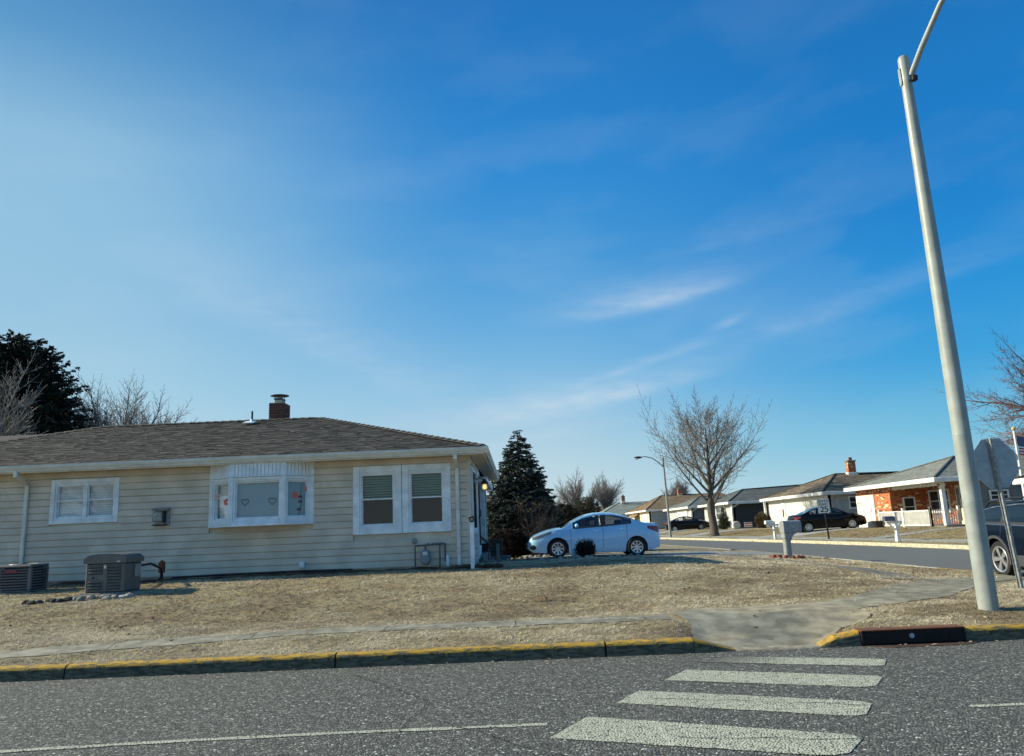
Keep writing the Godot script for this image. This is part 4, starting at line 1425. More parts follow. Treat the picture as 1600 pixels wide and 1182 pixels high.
	for q in [[-6.5, -20.83], [-6.32, -20.83], [-6.5, -20.57], [-6.32, -20.57]]: cc.tube([Vector3(q[0], 5.07, q[1]), Vector3(q[0], 5.16, q[1])], [0.008, 0.008], 6)
	cc.lathe([Vector2(0.0, 5.21), Vector2(0.12, 5.19), Vector2(0.25, 5.165), Vector2(0.25, 5.15), Vector2(0.0, 5.15)], Vector3(-6.41, 0, -20.7), 16)
	obj("chimney_cowl", cc, M.black_metal, ch, 40.0)
	cc = MB.new()
	cc.tube([Vector3(-6.78, 4.2, -19.6), Vector3(-6.78, 4.58, -19.6)], [0.025, 0.025], 10)
	obj("vent_pipe", cc, M.black_metal, rn, 50.0)
	cc = MB.new()
	cc.bbox(Vector3(-6.82, 4.285, -19.55), Vector3(0.28, 0.03, 0.25), 0.008, Basis(Vector3.RIGHT, 0.3))
	cc.tube([Vector3(-6.78, 4.27, -19.6), Vector3(-6.78, 4.36, -19.6)], [0.07, 0.035], 10)
	obj("vent_flashing", cc, M.white_trim, rn)
	# the right-hand side: window, storm door, lantern, porch
	var rs := MB.new()
	rs.bspan(Vector3(XR + 0.0, 1.25, -17.6), Vector3(XR + 0.055, 2.66, -16.35), 0.008)
	obj("side_window", rs, M.white_trim, h)
	rs = MB.new()
	rs.quad(Vector3(XR + 0.058, 1.36, -17.5), Vector3(XR + 0.058, 1.36, -16.45), Vector3(XR + 0.058, 2.56, -16.45), Vector3(XR + 0.058, 2.56, -17.5))
	obj("side_pane", rs, M.dark_glass, h)
	rs = MB.new()
	rs.bspan(Vector3(XR + 0.0, 0.72, -19.2), Vector3(XR + 0.06, 2.72, -18.2), 0.008)
	obj("storm_door", rs, M.white_trim, h)
	rs = MB.new()
	rs.quad(Vector3(XR + 0.063, 0.95, -19.08), Vector3(XR + 0.063, 0.95, -18.32), Vector3(XR + 0.063, 2.6, -18.32), Vector3(XR + 0.063, 2.6, -19.08))
	obj("door_pane", rs, M.dark_glass, h)
	rs = MB.new()
	rs.tube([Vector3(XR + 0.06, 1.62, -18.28), Vector3(XR + 0.11, 1.62, -18.28), Vector3(XR + 0.11, 1.78, -18.28), Vector3(XR + 0.06, 1.78, -18.28)], [0.012, 0.012, 0.012, 0.012], 6)
	obj("door_handle", rs, M.black_metal, h)
	rs = MB.new()
	rs.bspan(Vector3(-1.16, 2.52, -24.4), Vector3(-0.76, 2.66, -19.95), 0.01)
	obj("porch_roof", rs, M.white_trim, h)
	rs = MB.new()
	rs.bspan(Vector3(-1.09, 0.93, -22.4), Vector3(-0.93, 2.52, -22.24), 0.012)
	rs.bspan(Vector3(-1.12, 2.42, -22.43), Vector3(-0.90, 2.52, -22.21), 0.012)
	obj("porch_column", rs, M.white_trim, h)
	rs = MB.new()
	rs.bspan(Vector3(-2.6, 0.2, -24.4), Vector3(-0.88, 0.70, -19.3), 0.02)
	obj("porch_step", rs, M.foundation, h)
	rs = MB.new()
	rs.bspan(Vector3(-1.07, 0.40, -22.42), Vector3(-0.86, 0.93, -22.2), 0.02)
	obj("porch_pier", rs, M.dark, h)
	var ln := MB.new()
	ln.bspan(Vector3(XR + 0.02, 2.36, -17.95), Vector3(XR + 0.05, 2.52, -17.83), 0.006)
	ln.tube([Vector3(XR + 0.04, 2.45, -17.89), Vector3(XR + 0.12, 2.5, -17.89), Vector3(XR + 0.24, 2.46, -17.89)], [0.012, 0.012, 0.012], 6)
	ln.lathe([Vector2(0, 2.47), Vector2(0.03, 2.46), Vector2(0.09, 2.37), Vector2(0.085, 2.35), Vector2(0, 2.35)], Vector3(XR + 0.24, 0, -17.89), 12)
	var lr := obj("wall_lantern", ln, M.black_metal, h, 40.0)
	ln = MB.new()
	ln.lathe([Vector2(0.0, 2.35), Vector2(0.045, 2.345), Vector2(0.06, 2.29), Vector2(0.05, 2.235), Vector2(0, 2.225)], Vector3(XR + 0.24, 0, -17.89), 12)
	obj("lamp_glass", ln, M.lamp_glow, lr, 60.0)
	var om := OmniLight3D.new()
	om.name = "lantern_light"
	om.light_energy = 0.008
	om.light_color = Color(1.0, 0.8, 0.5)
	om.light_size = 0.06
	om.omni_range = 12.0
	om.omni_attenuation = 2.0
	om.shadow_enabled = true
	om.position = Vector3(XR + 0.24, 2.28, -17.79)
	add_child(om)

# ---------------------------------------------------------------- vehicles
# profile tables run from the nose (x = 0) to the tail; y above the ground
func wheel(parent: Node3D, at: Vector3, r: float, rr: float, w: float, side: float, spokes: int, cover: bool) -> void:
	var B := Basis(Vector3.RIGHT, side * PI / 2)
	var t := MB.new()
	t.lathe([Vector2(rr, -w * 0.45), Vector2(rr + 0.02, -w * 0.5), Vector2(r * 0.93, -w * 0.5), Vector2(r, -w * 0.36), Vector2(r, w * 0.36), Vector2(r * 0.93, w * 0.5), Vector2(rr + 0.02, w * 0.5), Vector2(rr, w * 0.45)], Vector3(), 28, B)
	var root := Node3D.new(); root.name = "wheel"; parent.add_child(root, true); root.position = at
	obj("tyre", t, M.tyre, root, 40.0)
	var m := MB.new()
	m.lathe([Vector2(rr + 0.004, w * 0.46), Vector2(rr - 0.006, w * 0.5), Vector2(rr - 0.028, w * 0.46), Vector2(rr - 0.03, w * 0.2)], Vector3(), 28, B)
	m.lathe([Vector2(0.0, w * 0.40), Vector2(0.03, w * 0.41), Vector2(0.06, w * 0.36), Vector2(0.065, w * 0.2)], Vector3(), 16, B)
	for i in spokes:
		var a := TAU * i / spokes
		var d := B * Vector3(cos(a), 0, sin(a))
		var n := B * Vector3(0, 1, 0)
		var q := n.cross(d)
		var hw0 := (0.026 if not cover else 0.018)
		var hw1 := (0.05 if not cover else 0.032)
		var p0 := d * 0.04 + n * w * 0.385
		var p1 := d * (rr - 0.012) + n * w * 0.44
		m.quad(p0 - q * hw0, p0 + q * hw0, p1 + q * hw1, p1 - q * hw1)
		m.quad(p0 - q * hw0, p1 - q * hw1, p1 - q * hw1 - n * 0.04, p0 - q * hw0 - n * 0.04)
		m.quad(p0 + q * hw0, p1 + q * hw1, p1 + q * hw1 - n * 0.04, p0 + q * hw0 - n * 0.04)
	obj("rim", m, M.rim, root, 35.0)
	m = MB.new()
	m.lathe([Vector2(rr - 0.03, w * 0.16), Vector2(0.0, w * 0.16)], Vector3(), 20, B)
	obj("brake_disc", m, M.dark, root)

func car(t: Node3D, s: Dictionary, paint: Material) -> void:
	var L: float = s.L
	var W: float = s.W
	var xs := []
	var x := 0.0
	while x < L: xs.append(x); x += 0.075
	xs.append(L)
	for w in s.wheels:
		for k in 17: xs.append(w[0] - w[3] * cos(PI * k / 16.0))
	for w in s.windows: xs.append(w[0]); xs.append(w[1])
	for d in s.seams: xs.append(d)
	xs.append(s.ws[0]); xs.append(s.ws[1]); xs.append(s.rw[0]); xs.append(s.rw[1])
	xs.sort()
	var cols := []
	for q: float in xs:
		if cols.is_empty() or q - cols[-1] > 0.006: cols.append(q)
	var body := MB.new()
	var gl := MB.new()
	var sec := func(x: float, side: float) -> Array:
		var sh := tab(s.shoulder, x)
		var ro := maxf(tab(s.roof, x), sh)
		var lo := tab(s.sill, x)
		for w in s.wheels:
			var dx: float = absf(x - w[0])
			if dx < w[3]: lo = maxf(lo, w[1] + sqrt(w[3] * w[3] - dx * dx))
		var hw := W * tab(s.plan, x)
		var r := []
		for k in 8:
			var f := k / 7.0
			var y := lerpf(lo, sh, f)
			var g := (y - 0.2) / maxf(sh - 0.2, 0.1)
			var bulge := 1.0 - 0.07 * pow(clampf(0.42 - g, 0, 1) / 0.42, 2.0) - 0.07 * pow(clampf(g - 0.55, 0, 1) / 0.45, 2.0)
			if g > 0.52 and g < 0.70: bulge += 0.008 * sin((g - 0.52) / 0.18 * PI)
			r.append(Vector3(x, y, side * hw * bulge))
		for f in [0.12, 0.88, 1.0]:
			var y: float = lerpf(sh, ro, f)
			r.append(Vector3(x, y, side * hw * (0.925 - 0.42 * (y - sh) * (1.0 + 0.25 * (y - sh)))))
		return r
	for side in [-1.0, 1.0]:
		var prev := []
		for i in cols.size():
			var r: Array = sec.call(cols[i], side)
			if i > 0:
				var mid: float = (cols[i] + cols[i - 1]) * 0.5
				var win := false
				for w in s.windows:
					if mid > w[0] and mid < w[1]: win = true
				for k in 10:
					var mb: MB = gl if (win and k == 8) else body
					if side > 0: mb.quad(prev[k], r[k], r[k + 1], prev[k + 1])
					else: mb.quad(r[k], prev[k], prev[k + 1], r[k + 1])
			prev = r
	# top, nose and tail
	var NT := 12
	var top := func(x: float) -> Array:
		var e: Vector3 = sec.call(x, 1.0)[10]
		var cr: float = tab(s.crown, x)
		var r := []
		for k in NT + 1:
			var f := 2.0 * k / NT - 1.0
			r.append(Vector3(x, e.y + cr * (1.0 - f * f), e.z * f))
		return r
	var pt := []
	for i in cols.size():
		var r: Array = top.call(cols[i])
		if i > 0:
			var mid: float = (cols[i] + cols[i - 1]) * 0.5
			for k in NT:
				var g: bool = ((mid > s.ws[0] and mid < s.ws[1]) or (mid > s.rw[0] and mid < s.rw[1])) and k > 0 and k < NT - 1
				var mb: MB = gl if g else body
				mb.quad(pt[k], pt[k + 1], r[k + 1], r[k])
		pt = r
	for e in [0, cols.size() - 1]:
		var a: Array = sec.call(cols[e], -1.0)
		var b: Array = sec.call(cols[e], 1.0)
		var bow := -0.10 if e == 0 else 0.05
		for k in 10:
			for j in 8:
				var q := []
				for o in [[0, 0], [1, 0], [1, 1], [0, 1]]:
					var f: float = (j + o[1]) / 8.0
					var p: Vector3 = a[k + o[0]].lerp(b[k + o[0]], f)
					p.x += bow * (1.0 - pow(2.0 * f - 1.0, 2.0))
					q.append(p)
				if e == 0: body.quad(q[0], q[1], q[2], q[3])
				else: body.quad(q[3], q[2], q[1], q[0])
	obj("body", body, paint, t, 42.0)
	obj("window_glass", gl, M.car_glass, t, 42.0)
	# dark underside, arches, pillars' rubber and shut lines
	var un := MB.new()
	un.span(Vector3(0.35, 0.16, -W + 0.16), Vector3(L - 0.3, 0.5, W - 0.16))
	for w in s.wheels:
		un.span(Vector3(w[0] - w[3], 0.3, -W + 0.24), Vector3(w[0] + w[3], 0.72, W - 0.24))
	un.span(Vector3(0.1, 0.62, -W * 0.62), Vector3(0.9, 0.66, W * 0.62))
	obj("underbody", un, M.dark, t)
	var seam := MB.new()
	for side in [-1.0, 1.0]:
		for d in s.seams:
			var r: Array = sec.call(d, side)
			for k in range(1, 7):
				var o := Vector3(0.005, 0, 0)
				var z := Vector3(0, 0, side * 0.003)
				seam.quad(r[k] - o + z, r[k] + o + z, r[k + 1] + o + z, r[k + 1] - o + z)
		# belt moulding and window surround
		for i in cols.size() - 1:
			var mid: float = (cols[i] + cols[i + 1]) * 0.5
			if mid > s.windows[0][0] - 0.12 and mid < s.windows[-1][1] + 0.05:
				var p: Array = sec.call(cols[i], side)
				var q: Array = sec.call(cols[i + 1], side)
				var z := Vector3(0, 0, side * 0.004)
				seam.quad(p[7] + z, q[7] + z, q[8] + z, p[8] + z)
				if mid < s.windows[0][0] or mid > s.windows[-1][1]: seam.quad(p[8] + z, q[8] + z, q[9] + z, p[9] + z)
		for wi in s.windows.size() - 1:
			var xa: float = s.windows[wi][1]
			var xb: float = s.windows[wi + 1][0]
			var p: Array = sec.call(xa, side)
			var q: Array = sec.call(xb, side)
			var z := Vector3(0, 0, side * 0.004)
			seam.quad(p[8] + z, q[8] + z, q[9] + z, p[9] + z)
	obj("trim", seam, M.dark, t)
	if s.has("chrome"):
		var ch := MB.new()
		for side in [-1.0, 1.0]:
			for i in cols.size() - 1:
				var mid: float = (cols[i] + cols[i + 1]) * 0.5
				if mid > s.windows[0][0] - 0.1 and mid < s.windows[-1][1] + 0.1:
					var p: Array = sec.call(cols[i], side)
					var q: Array = sec.call(cols[i + 1], side)
					var z := Vector3(0, 0, side * 0.009)
					for k in [7, 9]:
						var u := Vector3(0, 0.011, 0)
						ch.quad(p[k] + z - u, q[k] + z - u, q[k] + z + u, p[k] + z + u)
		obj("chrome_strip", ch, M.chrome, t)
	# handles, mirrors, lamps, seats
	for side in [-1.0, 1.0]:
		for hx in s.handles:
			var r: Array = sec.call(hx, side)
			var m := MB.new()
			m.bbox(Vector3(hx, r[6].y - 0.02, r[6].z + side * 0.012), Vector3(0.19, 0.03, 0.03), 0.01)
			obj("door_handle", m, paint, t)
		var mi := MB.new()
		var r2: Array = sec.call(s.mirror, side)
		mi.ball(Vector3(s.mirror, r2[8].y + 0.07, r2[8].z + side * 0.10), Vector3(0.07, 0.07, 0.11), 12, 8)
		obj("mirror", mi, paint, t, 60.0)
		for lamp in [["headlight", s.head, M.headlamp], ["tail_light", s.tail, M.tail_lamp]]:
			var lm := MB.new()
			var pts: Array = lamp[1]
			# a patch that hugs the body side
			var grid := []
			for i in 7:
				var row := []
				for k in 4:
					var f := i / 6.0
					var px: float = lerpf(pts[0].x, pts[1].x, f)
					var yb: float = lerpf(pts[0].y, pts[1].y, f)
					var yt: float = lerpf(pts[0].z, pts[1].z, f)
					var yy := lerpf(yb, yt, k / 3.0)
					var sct: Array = sec.call(px, side)
					var zz: float = sct[0].z
					for j in sct.size() - 1:
						if yy >= sct[j].y and yy <= sct[j + 1].y:
							zz = lerpf(sct[j].z, sct[j + 1].z, (yy - sct[j].y) / maxf(sct[j + 1].y - sct[j].y, 0.001))
					row.append(Vector3(px, yy, zz + side * 0.012))
				grid.append(row)
			for i in 6:
				for k in 3: lm.quad(grid[i][k], grid[i + 1][k], grid[i + 1][k + 1], grid[i][k + 1])
			obj(lamp[0], lm, lamp[2], t, 60.0)
		for sx in s.seats:
			var st := MB.new()
			st.bbox(Vector3(sx, 0.72, side * 0.36), Vector3(0.16, 0.6, 0.46), 0.05, Basis(Vector3.BACK, -0.15))
			st.bbox(Vector3(sx + 0.07, 1.12, side * 0.36), Vector3(0.11, 0.19, 0.26), 0.045)
			obj("seat", st, M.dark, t)
	for w in s.wheels:
		for side in [-1.0, 1.0]:
			wheel(t, Vector3(w[0], w[1], side * (W * 0.965 - w[4] * 0.5)), w[1], w[2], w[4], side, s.spokes, s.cover)

func sedan_spec() -> Dictionary:
	return {
		L = 4.40, W = 0.86, spokes = 8, cover = true, mirror = 1.62,
		sill = [[0, 0.30], [0.15, 0.20], [0.5, 0.17], [0.8, 0.16], [3.9, 0.17], [4.2, 0.24], [4.40, 0.30]],
		shoulder = [[0, 0.50], [0.03, 0.58], [0.09, 0.645], [0.2, 0.705], [0.45, 0.80], [0.7, 0.875], [1.0, 0.925], [1.25, 0.93], [1.6, 0.935], [2.58, 0.995], [3.2, 1.045], [3.6, 1.08], [4.1, 1.07], [4.3, 1.06], [4.36, 1.0], [4.40, 0.86]],
		roof = [[1.0, 0.0], [1.02, 0.9], [1.2, 0.985], [1.5, 1.155], [1.8, 1.30], [2.0, 1.365], [2.25, 1.41], [2.55, 1.425], [2.85, 1.405], [3.2, 1.33], [3.5, 1.225], [3.8, 1.115], [3.98, 1.06], [4.0, 0.0]],
		crown = [[0, 0.02], [0.3, 0.05], [1.0, 0.07], [1.3, 0.04], [2.0, 0.05], [3.0, 0.05], [3.8, 0.03], [4.3, 0.03], [4.40, 0.01]],
		plan = [[0, 0.56], [0.04, 0.68], [0.12, 0.79], [0.25, 0.88], [0.5, 0.95], [0.9, 0.99], [1.5, 1.0], [3.4, 1.0], [3.9, 0.97], [4.2, 0.90], [4.40, 0.78]],
		wheels = [[0.98, 0.305, 0.205, 0.365, 0.19], [3.60, 0.305, 0.205, 0.365, 0.19]],
		windows = [[1.58, 2.42], [2.56, 3.38]],
		seams = [1.42, 2.49, 3.28], ws = [1.1, 1.92], rw = [3.2, 3.9], handles = [2.28, 3.16],
		head = [Vector3(0.14, 0.60, 0.68), Vector3(0.78, 0.80, 0.865)], tail = [Vector3(3.98, 0.90, 0.985), Vector3(4.36, 0.76, 0.97)], seats = [2.2, 3.05]}

func make_cars() -> void:
	var hl := mk("headlamp", lin(0.06, 0.07, 0.085), 0.08, 0.0); hl.clearcoat_enabled = true; hl.clearcoat = 1.0
	var tl := mk("tail_lamp", lin(0.25, 0.01, 0.012), 0.1); tl.clearcoat_enabled = true; tl.clearcoat = 1.0
	var sp := sedan_spec()
	# pale blue car on the drive, nose to the left
	var t := thing("sedan", "pale blue four door sedan parked nose in on the driveway beside the beige house", "car")
	t.transform = Transform3D(Basis(Vector3.BACK, -0.018) * Basis(Vector3.UP, 0.03), Vector3(0.27, 0.315, -26.6))
	car(t, sp, carpaint(lin(0.31, 0.58, 0.86), 0.0))
	var fg := MB.new()
	fg.ball(Vector3(0.2, 0.36, 0.70), Vector3(0.14, 0.085, 0.06), 10, 6)
	fg.ball(Vector3(0.2, 0.36, -0.70), Vector3(0.14, 0.085, 0.06), 10, 6)
	fg.bspan(Vector3(-0.085, 0.34, -0.45), Vector3(0.05, 0.46, 0.45), 0.03)
	fg.bspan(Vector3(-0.06, 0.55, -0.35), Vector3(0.05, 0.61, 0.35), 0.02)
	obj("grille", fg, M.dark, t, 50.0)
	var wi := MB.new()
	wi.tube([Vector3(1.08, 0.97, -0.5), Vector3(1.16, 0.985, 0.1)], [0.008, 0.008], 5)
	wi.tube([Vector3(1.08, 0.97, 0.1), Vector3(1.16, 0.985, 0.6)], [0.008, 0.008], 5)
	obj("wiper", wi, M.dark, t)
	# black sedan in the drive across the street, tail towards the street
	t = thing("sedan", "black sedan parked on the driveway of the white house with the brown roof", "car")
	var p := Vector3(21.35, 0, -48.2)
	var slope := -0.045
	t.transform = Transform3D(Basis(Vector3.UP, PI - 0.06) * Basis(Vector3.BACK, slope), Vector3(p.x, ground(p.x, p.z) + 0.04, p.z))
	car(t, sp, carpaint(lin(0.004, 0.004, 0.005), 0.0, 0.35))
	# black car further up
	t = thing("sedan", "small dark car beside the grey garage, behind the distant street lamp", "car")
	p = Vector3(19.3, 0, -78.4)
	t.transform = Transform3D(Basis(Vector3.UP, PI - 0.1) * Basis(Vector3.BACK, slope), Vector3(p.x, ground(p.x, p.z) + 0.02, p.z))
	car(t, sp, carpaint(lin(0.004, 0.004, 0.006), 0.0, 0.35))
	# dark blue estate waiting in the side street, only its rear half in view
	var e := {
		L = 4.80, W = 0.93, spokes = 5, cover = false, mirror = 1.75, chrome = true,
		sill = [[0, 0.36], [0.2, 0.26], [0.6, 0.24], [4.3, 0.25], [4.6, 0.34], [4.80, 0.42]],
		shoulder = [[0, 0.66], [0.1, 0.78], [0.4, 0.88], [1.0, 0.92], [1.5, 0.95], [2.5, 0.97], [3.6, 1.0], [4.4, 1.03], [4.7, 1.03], [4.80, 0.93]],
		roof = [[1.18, 0.0], [1.2, 0.93], [1.45, 1.08], [1.8, 1.27], [2.1, 1.385], [2.5, 1.43], [3.2, 1.43], [3.9, 1.39], [4.3, 1.33], [4.5, 1.25], [4.68, 1.15], [4.76, 0.9]],
		crown = [[0, 0.03], [1.0, 0.06], [1.5, 0.04], [2.5, 0.06], [4.3, 0.06], [4.80, 0.02]],
		plan = [[0, 0.7], [0.15, 0.84], [0.5, 0.95], [1.0, 1.0], [4.0, 1.0], [4.4, 0.97], [4.65, 0.93], [4.80, 0.84]],
		wheels = [[0.95, 0.345, 0.245, 0.41, 0.22], [3.72, 0.345, 0.245, 0.41, 0.22]],
		windows = [[1.85, 2.62], [2.74, 3.52], [3.60, 4.42]],
		seams = [1.6, 2.68, 3.55], ws = [1.3, 2.1], rw = [4.42, 4.7], handles = [2.45, 3.35],
		head = [Vector3(0.16, 0.62, 0.74), Vector3(0.7, 0.78, 0.88)], tail = [Vector3(4.52, 0.7, 1.1), Vector3(4.78, 0.72, 1.0)], seats = [2.35, 3.25]}
	t = thing("estate_car", "dark navy estate car with roof rails and alloy wheels behind the street light pole", "car")
	# local x runs nose to tail: the tail is to the left
	var B := Basis(Vector3.UP, PI / 2 - 0.02)
	var rearwheel := B * Vector3(3.72, 0, -0.91)
	t.transform = Transform3D(B, Vector3(9.26, -0.004, -15.25) - Vector3(rearwheel.x, 0, rearwheel.z))
	car(t, e, carpaint(lin(0.004, 0.008, 0.018), 0.0, 0.22))
	for side in [-1.0, 1.0]:
		var rr := MB.new()
		rr.tube([Vector3(2.2, 1.41, side * 0.66), Vector3(2.35, 1.49, side * 0.66), Vector3(3.4, 1.50, side * 0.66), Vector3(4.15, 1.45, side * 0.66), Vector3(4.3, 1.36, side * 0.66)], [0.018, 0.018, 0.018, 0.018, 0.018], 8)
		obj("roof_rail", rr, M.black_metal, t, 60.0)
		# grey plastic cladding along sill and arches
		var cl := MB.new()
		for w in e.wheels:
			for k in 16:
				var a0: float = PI * (-0.06 + 1.12 * k / 16.0)
				var a1: float = PI * (-0.06 + 1.12 * (k + 1) / 16.0)
				var q := []
				for o in [[a0, 0.405], [a1, 0.405], [a1, 0.455], [a0, 0.455]]:
					q.append(Vector3(w[0] + cos(o[0]) * o[1], w[1] + sin(o[0]) * o[1], side * 0.958))
				cl.quad(q[0], q[1], q[2], q[3])
				var n := Vector3(0, 0, -side * 0.06)
				cl.quad(q[0], q[1], q[1] + n, q[0] + n)
				cl.quad(q[3], q[2], q[2] + n, q[3] + n)
		cl.bbox(Vector3(2.33, 0.33, side * 0.915), Vector3(1.86, 0.2, 0.05), 0.02)
		obj("cladding", cl, M.cladding, t, 40.0)
		var cs := MB.new()
		cs.bbox(Vector3(2.33, 0.43, side * 0.948), Vector3(1.8, 0.02, 0.012), 0.004)
		obj("sill_strip", cs, M.chrome, t)

# ---------------------------------------------------------------- trees and shrubs
func limb(mb: MB, p: Vector3, d: Vector3, len: float, r: float, lev: int, c: Dictionary, rn: RandomNumberGenerator) -> void:
	var n := 5 if lev < 2 else (4 if lev < 3 else 3)
	var pts := [p]
	var rad := [r]
	var dir := d
	var tip: float = c.get("tip", 0.35)
	for i in n:
		var wob: float = c.wobble * (0.6 if lev == 0 else 1.0)
		dir = (dir + Vector3(rn.randfn(0, wob), rn.randfn(0, wob) + c.lift * (1.0 if lev > 0 else 0.0), rn.randfn(0, wob))).normalized()
		pts.append(pts[-1] + dir * len / n)
		rad.append(maxf(lerpf(r, r * tip, (i + 1.0) / n), c.twig))
	mb.col = c.bark.lerp(c.twigcol, clampf(lev / 3.5, 0, 1)) * rn.randf_range(0.85, 1.15)
	mb.tube(pts, rad, 7 if lev == 0 else (5 if lev == 1 else 3), false)
	if lev >= c.levels: return
	var kids: int = c.kids[lev]
	for k in kids:
		var t := lerpf(c.start[lev], 1.0, (k + rn.randf() * 0.9) / kids)
		var f := t * n
		var i := mini(int(f), n - 1)
		var q: Vector3 = pts[i].lerp(pts[i + 1], f - i)
		var ax: Vector3 = (pts[i + 1] - pts[i]).normalized()
		var az: float = k * 2.399 + rn.randf_range(-0.5, 0.5) + lev
		var u := ax.cross(Vector3(0.3, 0.2, 0.9)).normalized()
		var w := ax.cross(u)
		var ang := deg_to_rad(rn.randf_range(c.ang[lev][0], c.ang[lev][1]))
		var nd := (ax * cos(ang) + (u * cos(az) + w * sin(az)) * sin(ang)).normalized()
		var shape := 1.0
		if lev == 0 and c.get("cone", false): shape = lerpf(1.42, 0.42, (t - c.start[0]) / (1.0 - c.start[0])) / c.shrink[0] * 0.62
		var nl: float = len * c.shrink[lev] * shape * rn.randf_range(0.75, 1.15) * (1.0 if lev == 0 else lerpf(1.0, 0.6, t))
		var nr: float = maxf(lerpf(rad[i], rad[i + 1], f - i) * rn.randf_range(0.42, 0.62), c.twig)
		limb(mb, q, nd, nl, nr, lev + 1, c, rn)
	if lev > 0 and lev < c.levels:
		limb(mb, pts[-1], dir, len * 0.5, rad[-1], lev + 1, c, rn)

func bare_tree(called: String, label: String, at: Vector3, sd: int, trunk_h: float, r: float, c: Dictionary, group := "") -> Node3D:
	var rn := RandomNumberGenerator.new(); rn.seed = sd
	var t := thing(called, label, "tree", at, 0.0, group)
	if c.get("cone", false):
		# a leader with the trunk drawn apart from the crown
		var tr := MB.new()
		tr.col = c.bark
		var pts := []
		var rad := []
		for i in 9:
			var f := i / 8.0
			pts.append(Vector3(0.05 * sin(f * 6.0), trunk_h * 0.36 * f - 0.1, 0.05 * cos(f * 5.0)))
			rad.append(r * (1.0 + 0.55 * exp(-f * 12.0)) * lerpf(1.0, 0.8, f))
		tr.tube(pts, rad, 12, false)
		obj("trunk", tr, M.bark, t, 60.0)
		var cr := MB.new()
		limb(cr, Vector3(0, trunk_h * 0.2, 0), Vector3.UP, trunk_h * 0.8, r * 0.82, 0, c, rn)
		obj("crown", cr, M.bark, t)
	else:
		var tr := MB.new()
		tr.col = c.bark
		tr.tube([Vector3(0, -0.2, 0), Vector3(0.02, trunk_h * 0.2, 0), Vector3(0, trunk_h * 0.6, 0.03), Vector3(0.03, trunk_h, 0)], [r * 1.4, r * 1.05, r * 0.95, r * 0.9], 9, false)
		obj("trunk", tr, M.bark, t, 60.0)
		var cr := MB.new()
		for k in c.stems:
			var a: float = TAU * k / c.stems + rn.randf_range(-0.4, 0.4)
			var tilt := deg_to_rad(rn.randf_range(c.tilt[0], c.tilt[1]))
			limb(cr, Vector3(0.03, trunk_h * rn.randf_range(0.8, 0.98), 0), Vector3(sin(tilt) * cos(a), cos(tilt), sin(tilt) * sin(a)), c.reach * rn.randf_range(0.8, 1.1), r * rn.randf_range(0.5, 0.72), 1, c, rn)
		obj("crown", cr, M.bark, t)
	return t

func spray_mesh(n: int, len: float, needle: float, droop: float, sd: int, wide := 0.0035, fan := 0.16) -> ArrayMesh:
	var r := RandomNumberGenerator.new(); r.seed = sd
	var mb := MB.new()
	for i in n:
		var f := r.randf()
		var o := Vector3(len * f, -droop * f * f, r.randfn(0, len * fan * (1.1 - f)))
		var a := r.randf() * TAU
		var d := Vector3(0.75, cos(a) * 0.75, sin(a) * 0.9).normalized()
		var s := d.cross(Vector3(r.randf() - 0.5, r.randf() - 0.5, r.randf() - 0.5)).normalized() * wide
		var k := r.randf_range(0.6, 1.15)
		mb.col = Color(k, k, k)
		var l := needle * r.randf_range(0.6, 1.2)
		mb.tri(o - s, o + s, o + d * l)
		mb.tri(o + d * l * 0.3 - s * 1.6, o + d * l * 0.3 + s * 1.6, o + d * l)
	return mb.mesh()

func conifer(called: String, label: String, at: Vector3, sd: int, h: float, prof: Array, dens: float, sc: float, dark: Color, pale: Color, m: ArrayMesh, rise: float) -> Node3D:
	var r := RandomNumberGenerator.new(); r.seed = sd
	var t := thing(called, label, "tree", at)
	var tr := MB.new()
	tr.col = Color(0.055, 0.045, 0.036)
	tr.tube([Vector3(0, -0.1, 0), Vector3(0, h * 0.5, 0), Vector3(0, h * 0.97, 0)], [h * 0.028, h * 0.016, 0.01], 8, false)
	obj("trunk", tr, M.bark, t, 60.0)
	var br := MB.new()
	br.col = Color(0.05, 0.04, 0.03)
	var xf := []
	var cols := []
	var y := h * 0.04
	while y < h * 0.99:
		var R := tab(prof, y / h) * h
		var nb := int(maxf(4, R * dens))
		for b in nb:
			var a := r.randf() * TAU
			var d := Vector3(cos(a), 0, sin(a))
			var len := R * r.randf_range(0.72, 1.12)
			var base := Vector3(0, y + r.randf_range(-0.08, 0.08), 0)
			var tip := base + d * len + Vector3(0, len * rise * r.randf_range(0.5, 1.4), 0)
			br.tube([base, base.lerp(tip, 0.6) + Vector3(0, -0.05 * len, 0), tip], [0.02, 0.012, 0.005], 3, false)
			var ns := int(2 + len / sc * 2.6)
			for s in ns:
				var f := sqrt(r.randf_range(0.08, 1.0))
				var p := base.lerp(tip, f) + Vector3(0, -0.05 * len * sin(f * PI), 0)
				var sd2 := r.randf_range(-1.0, 1.0)
				var dir := (d * (1.0 - 0.4 * absf(sd2)) + Vector3(-d.z, 0, d.x) * sd2 * 0.9 + Vector3(0, r.randf_range(-0.25, 0.45), 0)).normalized()
				var up := Vector3.UP
				var side := dir.cross(up).normalized()
				var B := Basis(dir, side.cross(dir), side)
				B = B.rotated(dir, r.randf_range(-0.5, 0.5)).scaled(Vector3.ONE * sc * r.randf_range(0.7, 1.25) * lerpf(1.08, 0.5, y / h))
				xf.append(Transform3D(B, p))
				cols.append(dark.lerp(pale, clampf(r.randfn(0.42, 0.3), 0, 1)))
		y += h * 0.022 * r.randf_range(0.7, 1.3)
	obj("branches", br, M.bark, t).set_meta("kind", "stuff")
	many("foliage", m, M.leaf, xf, cols, t)
	return t

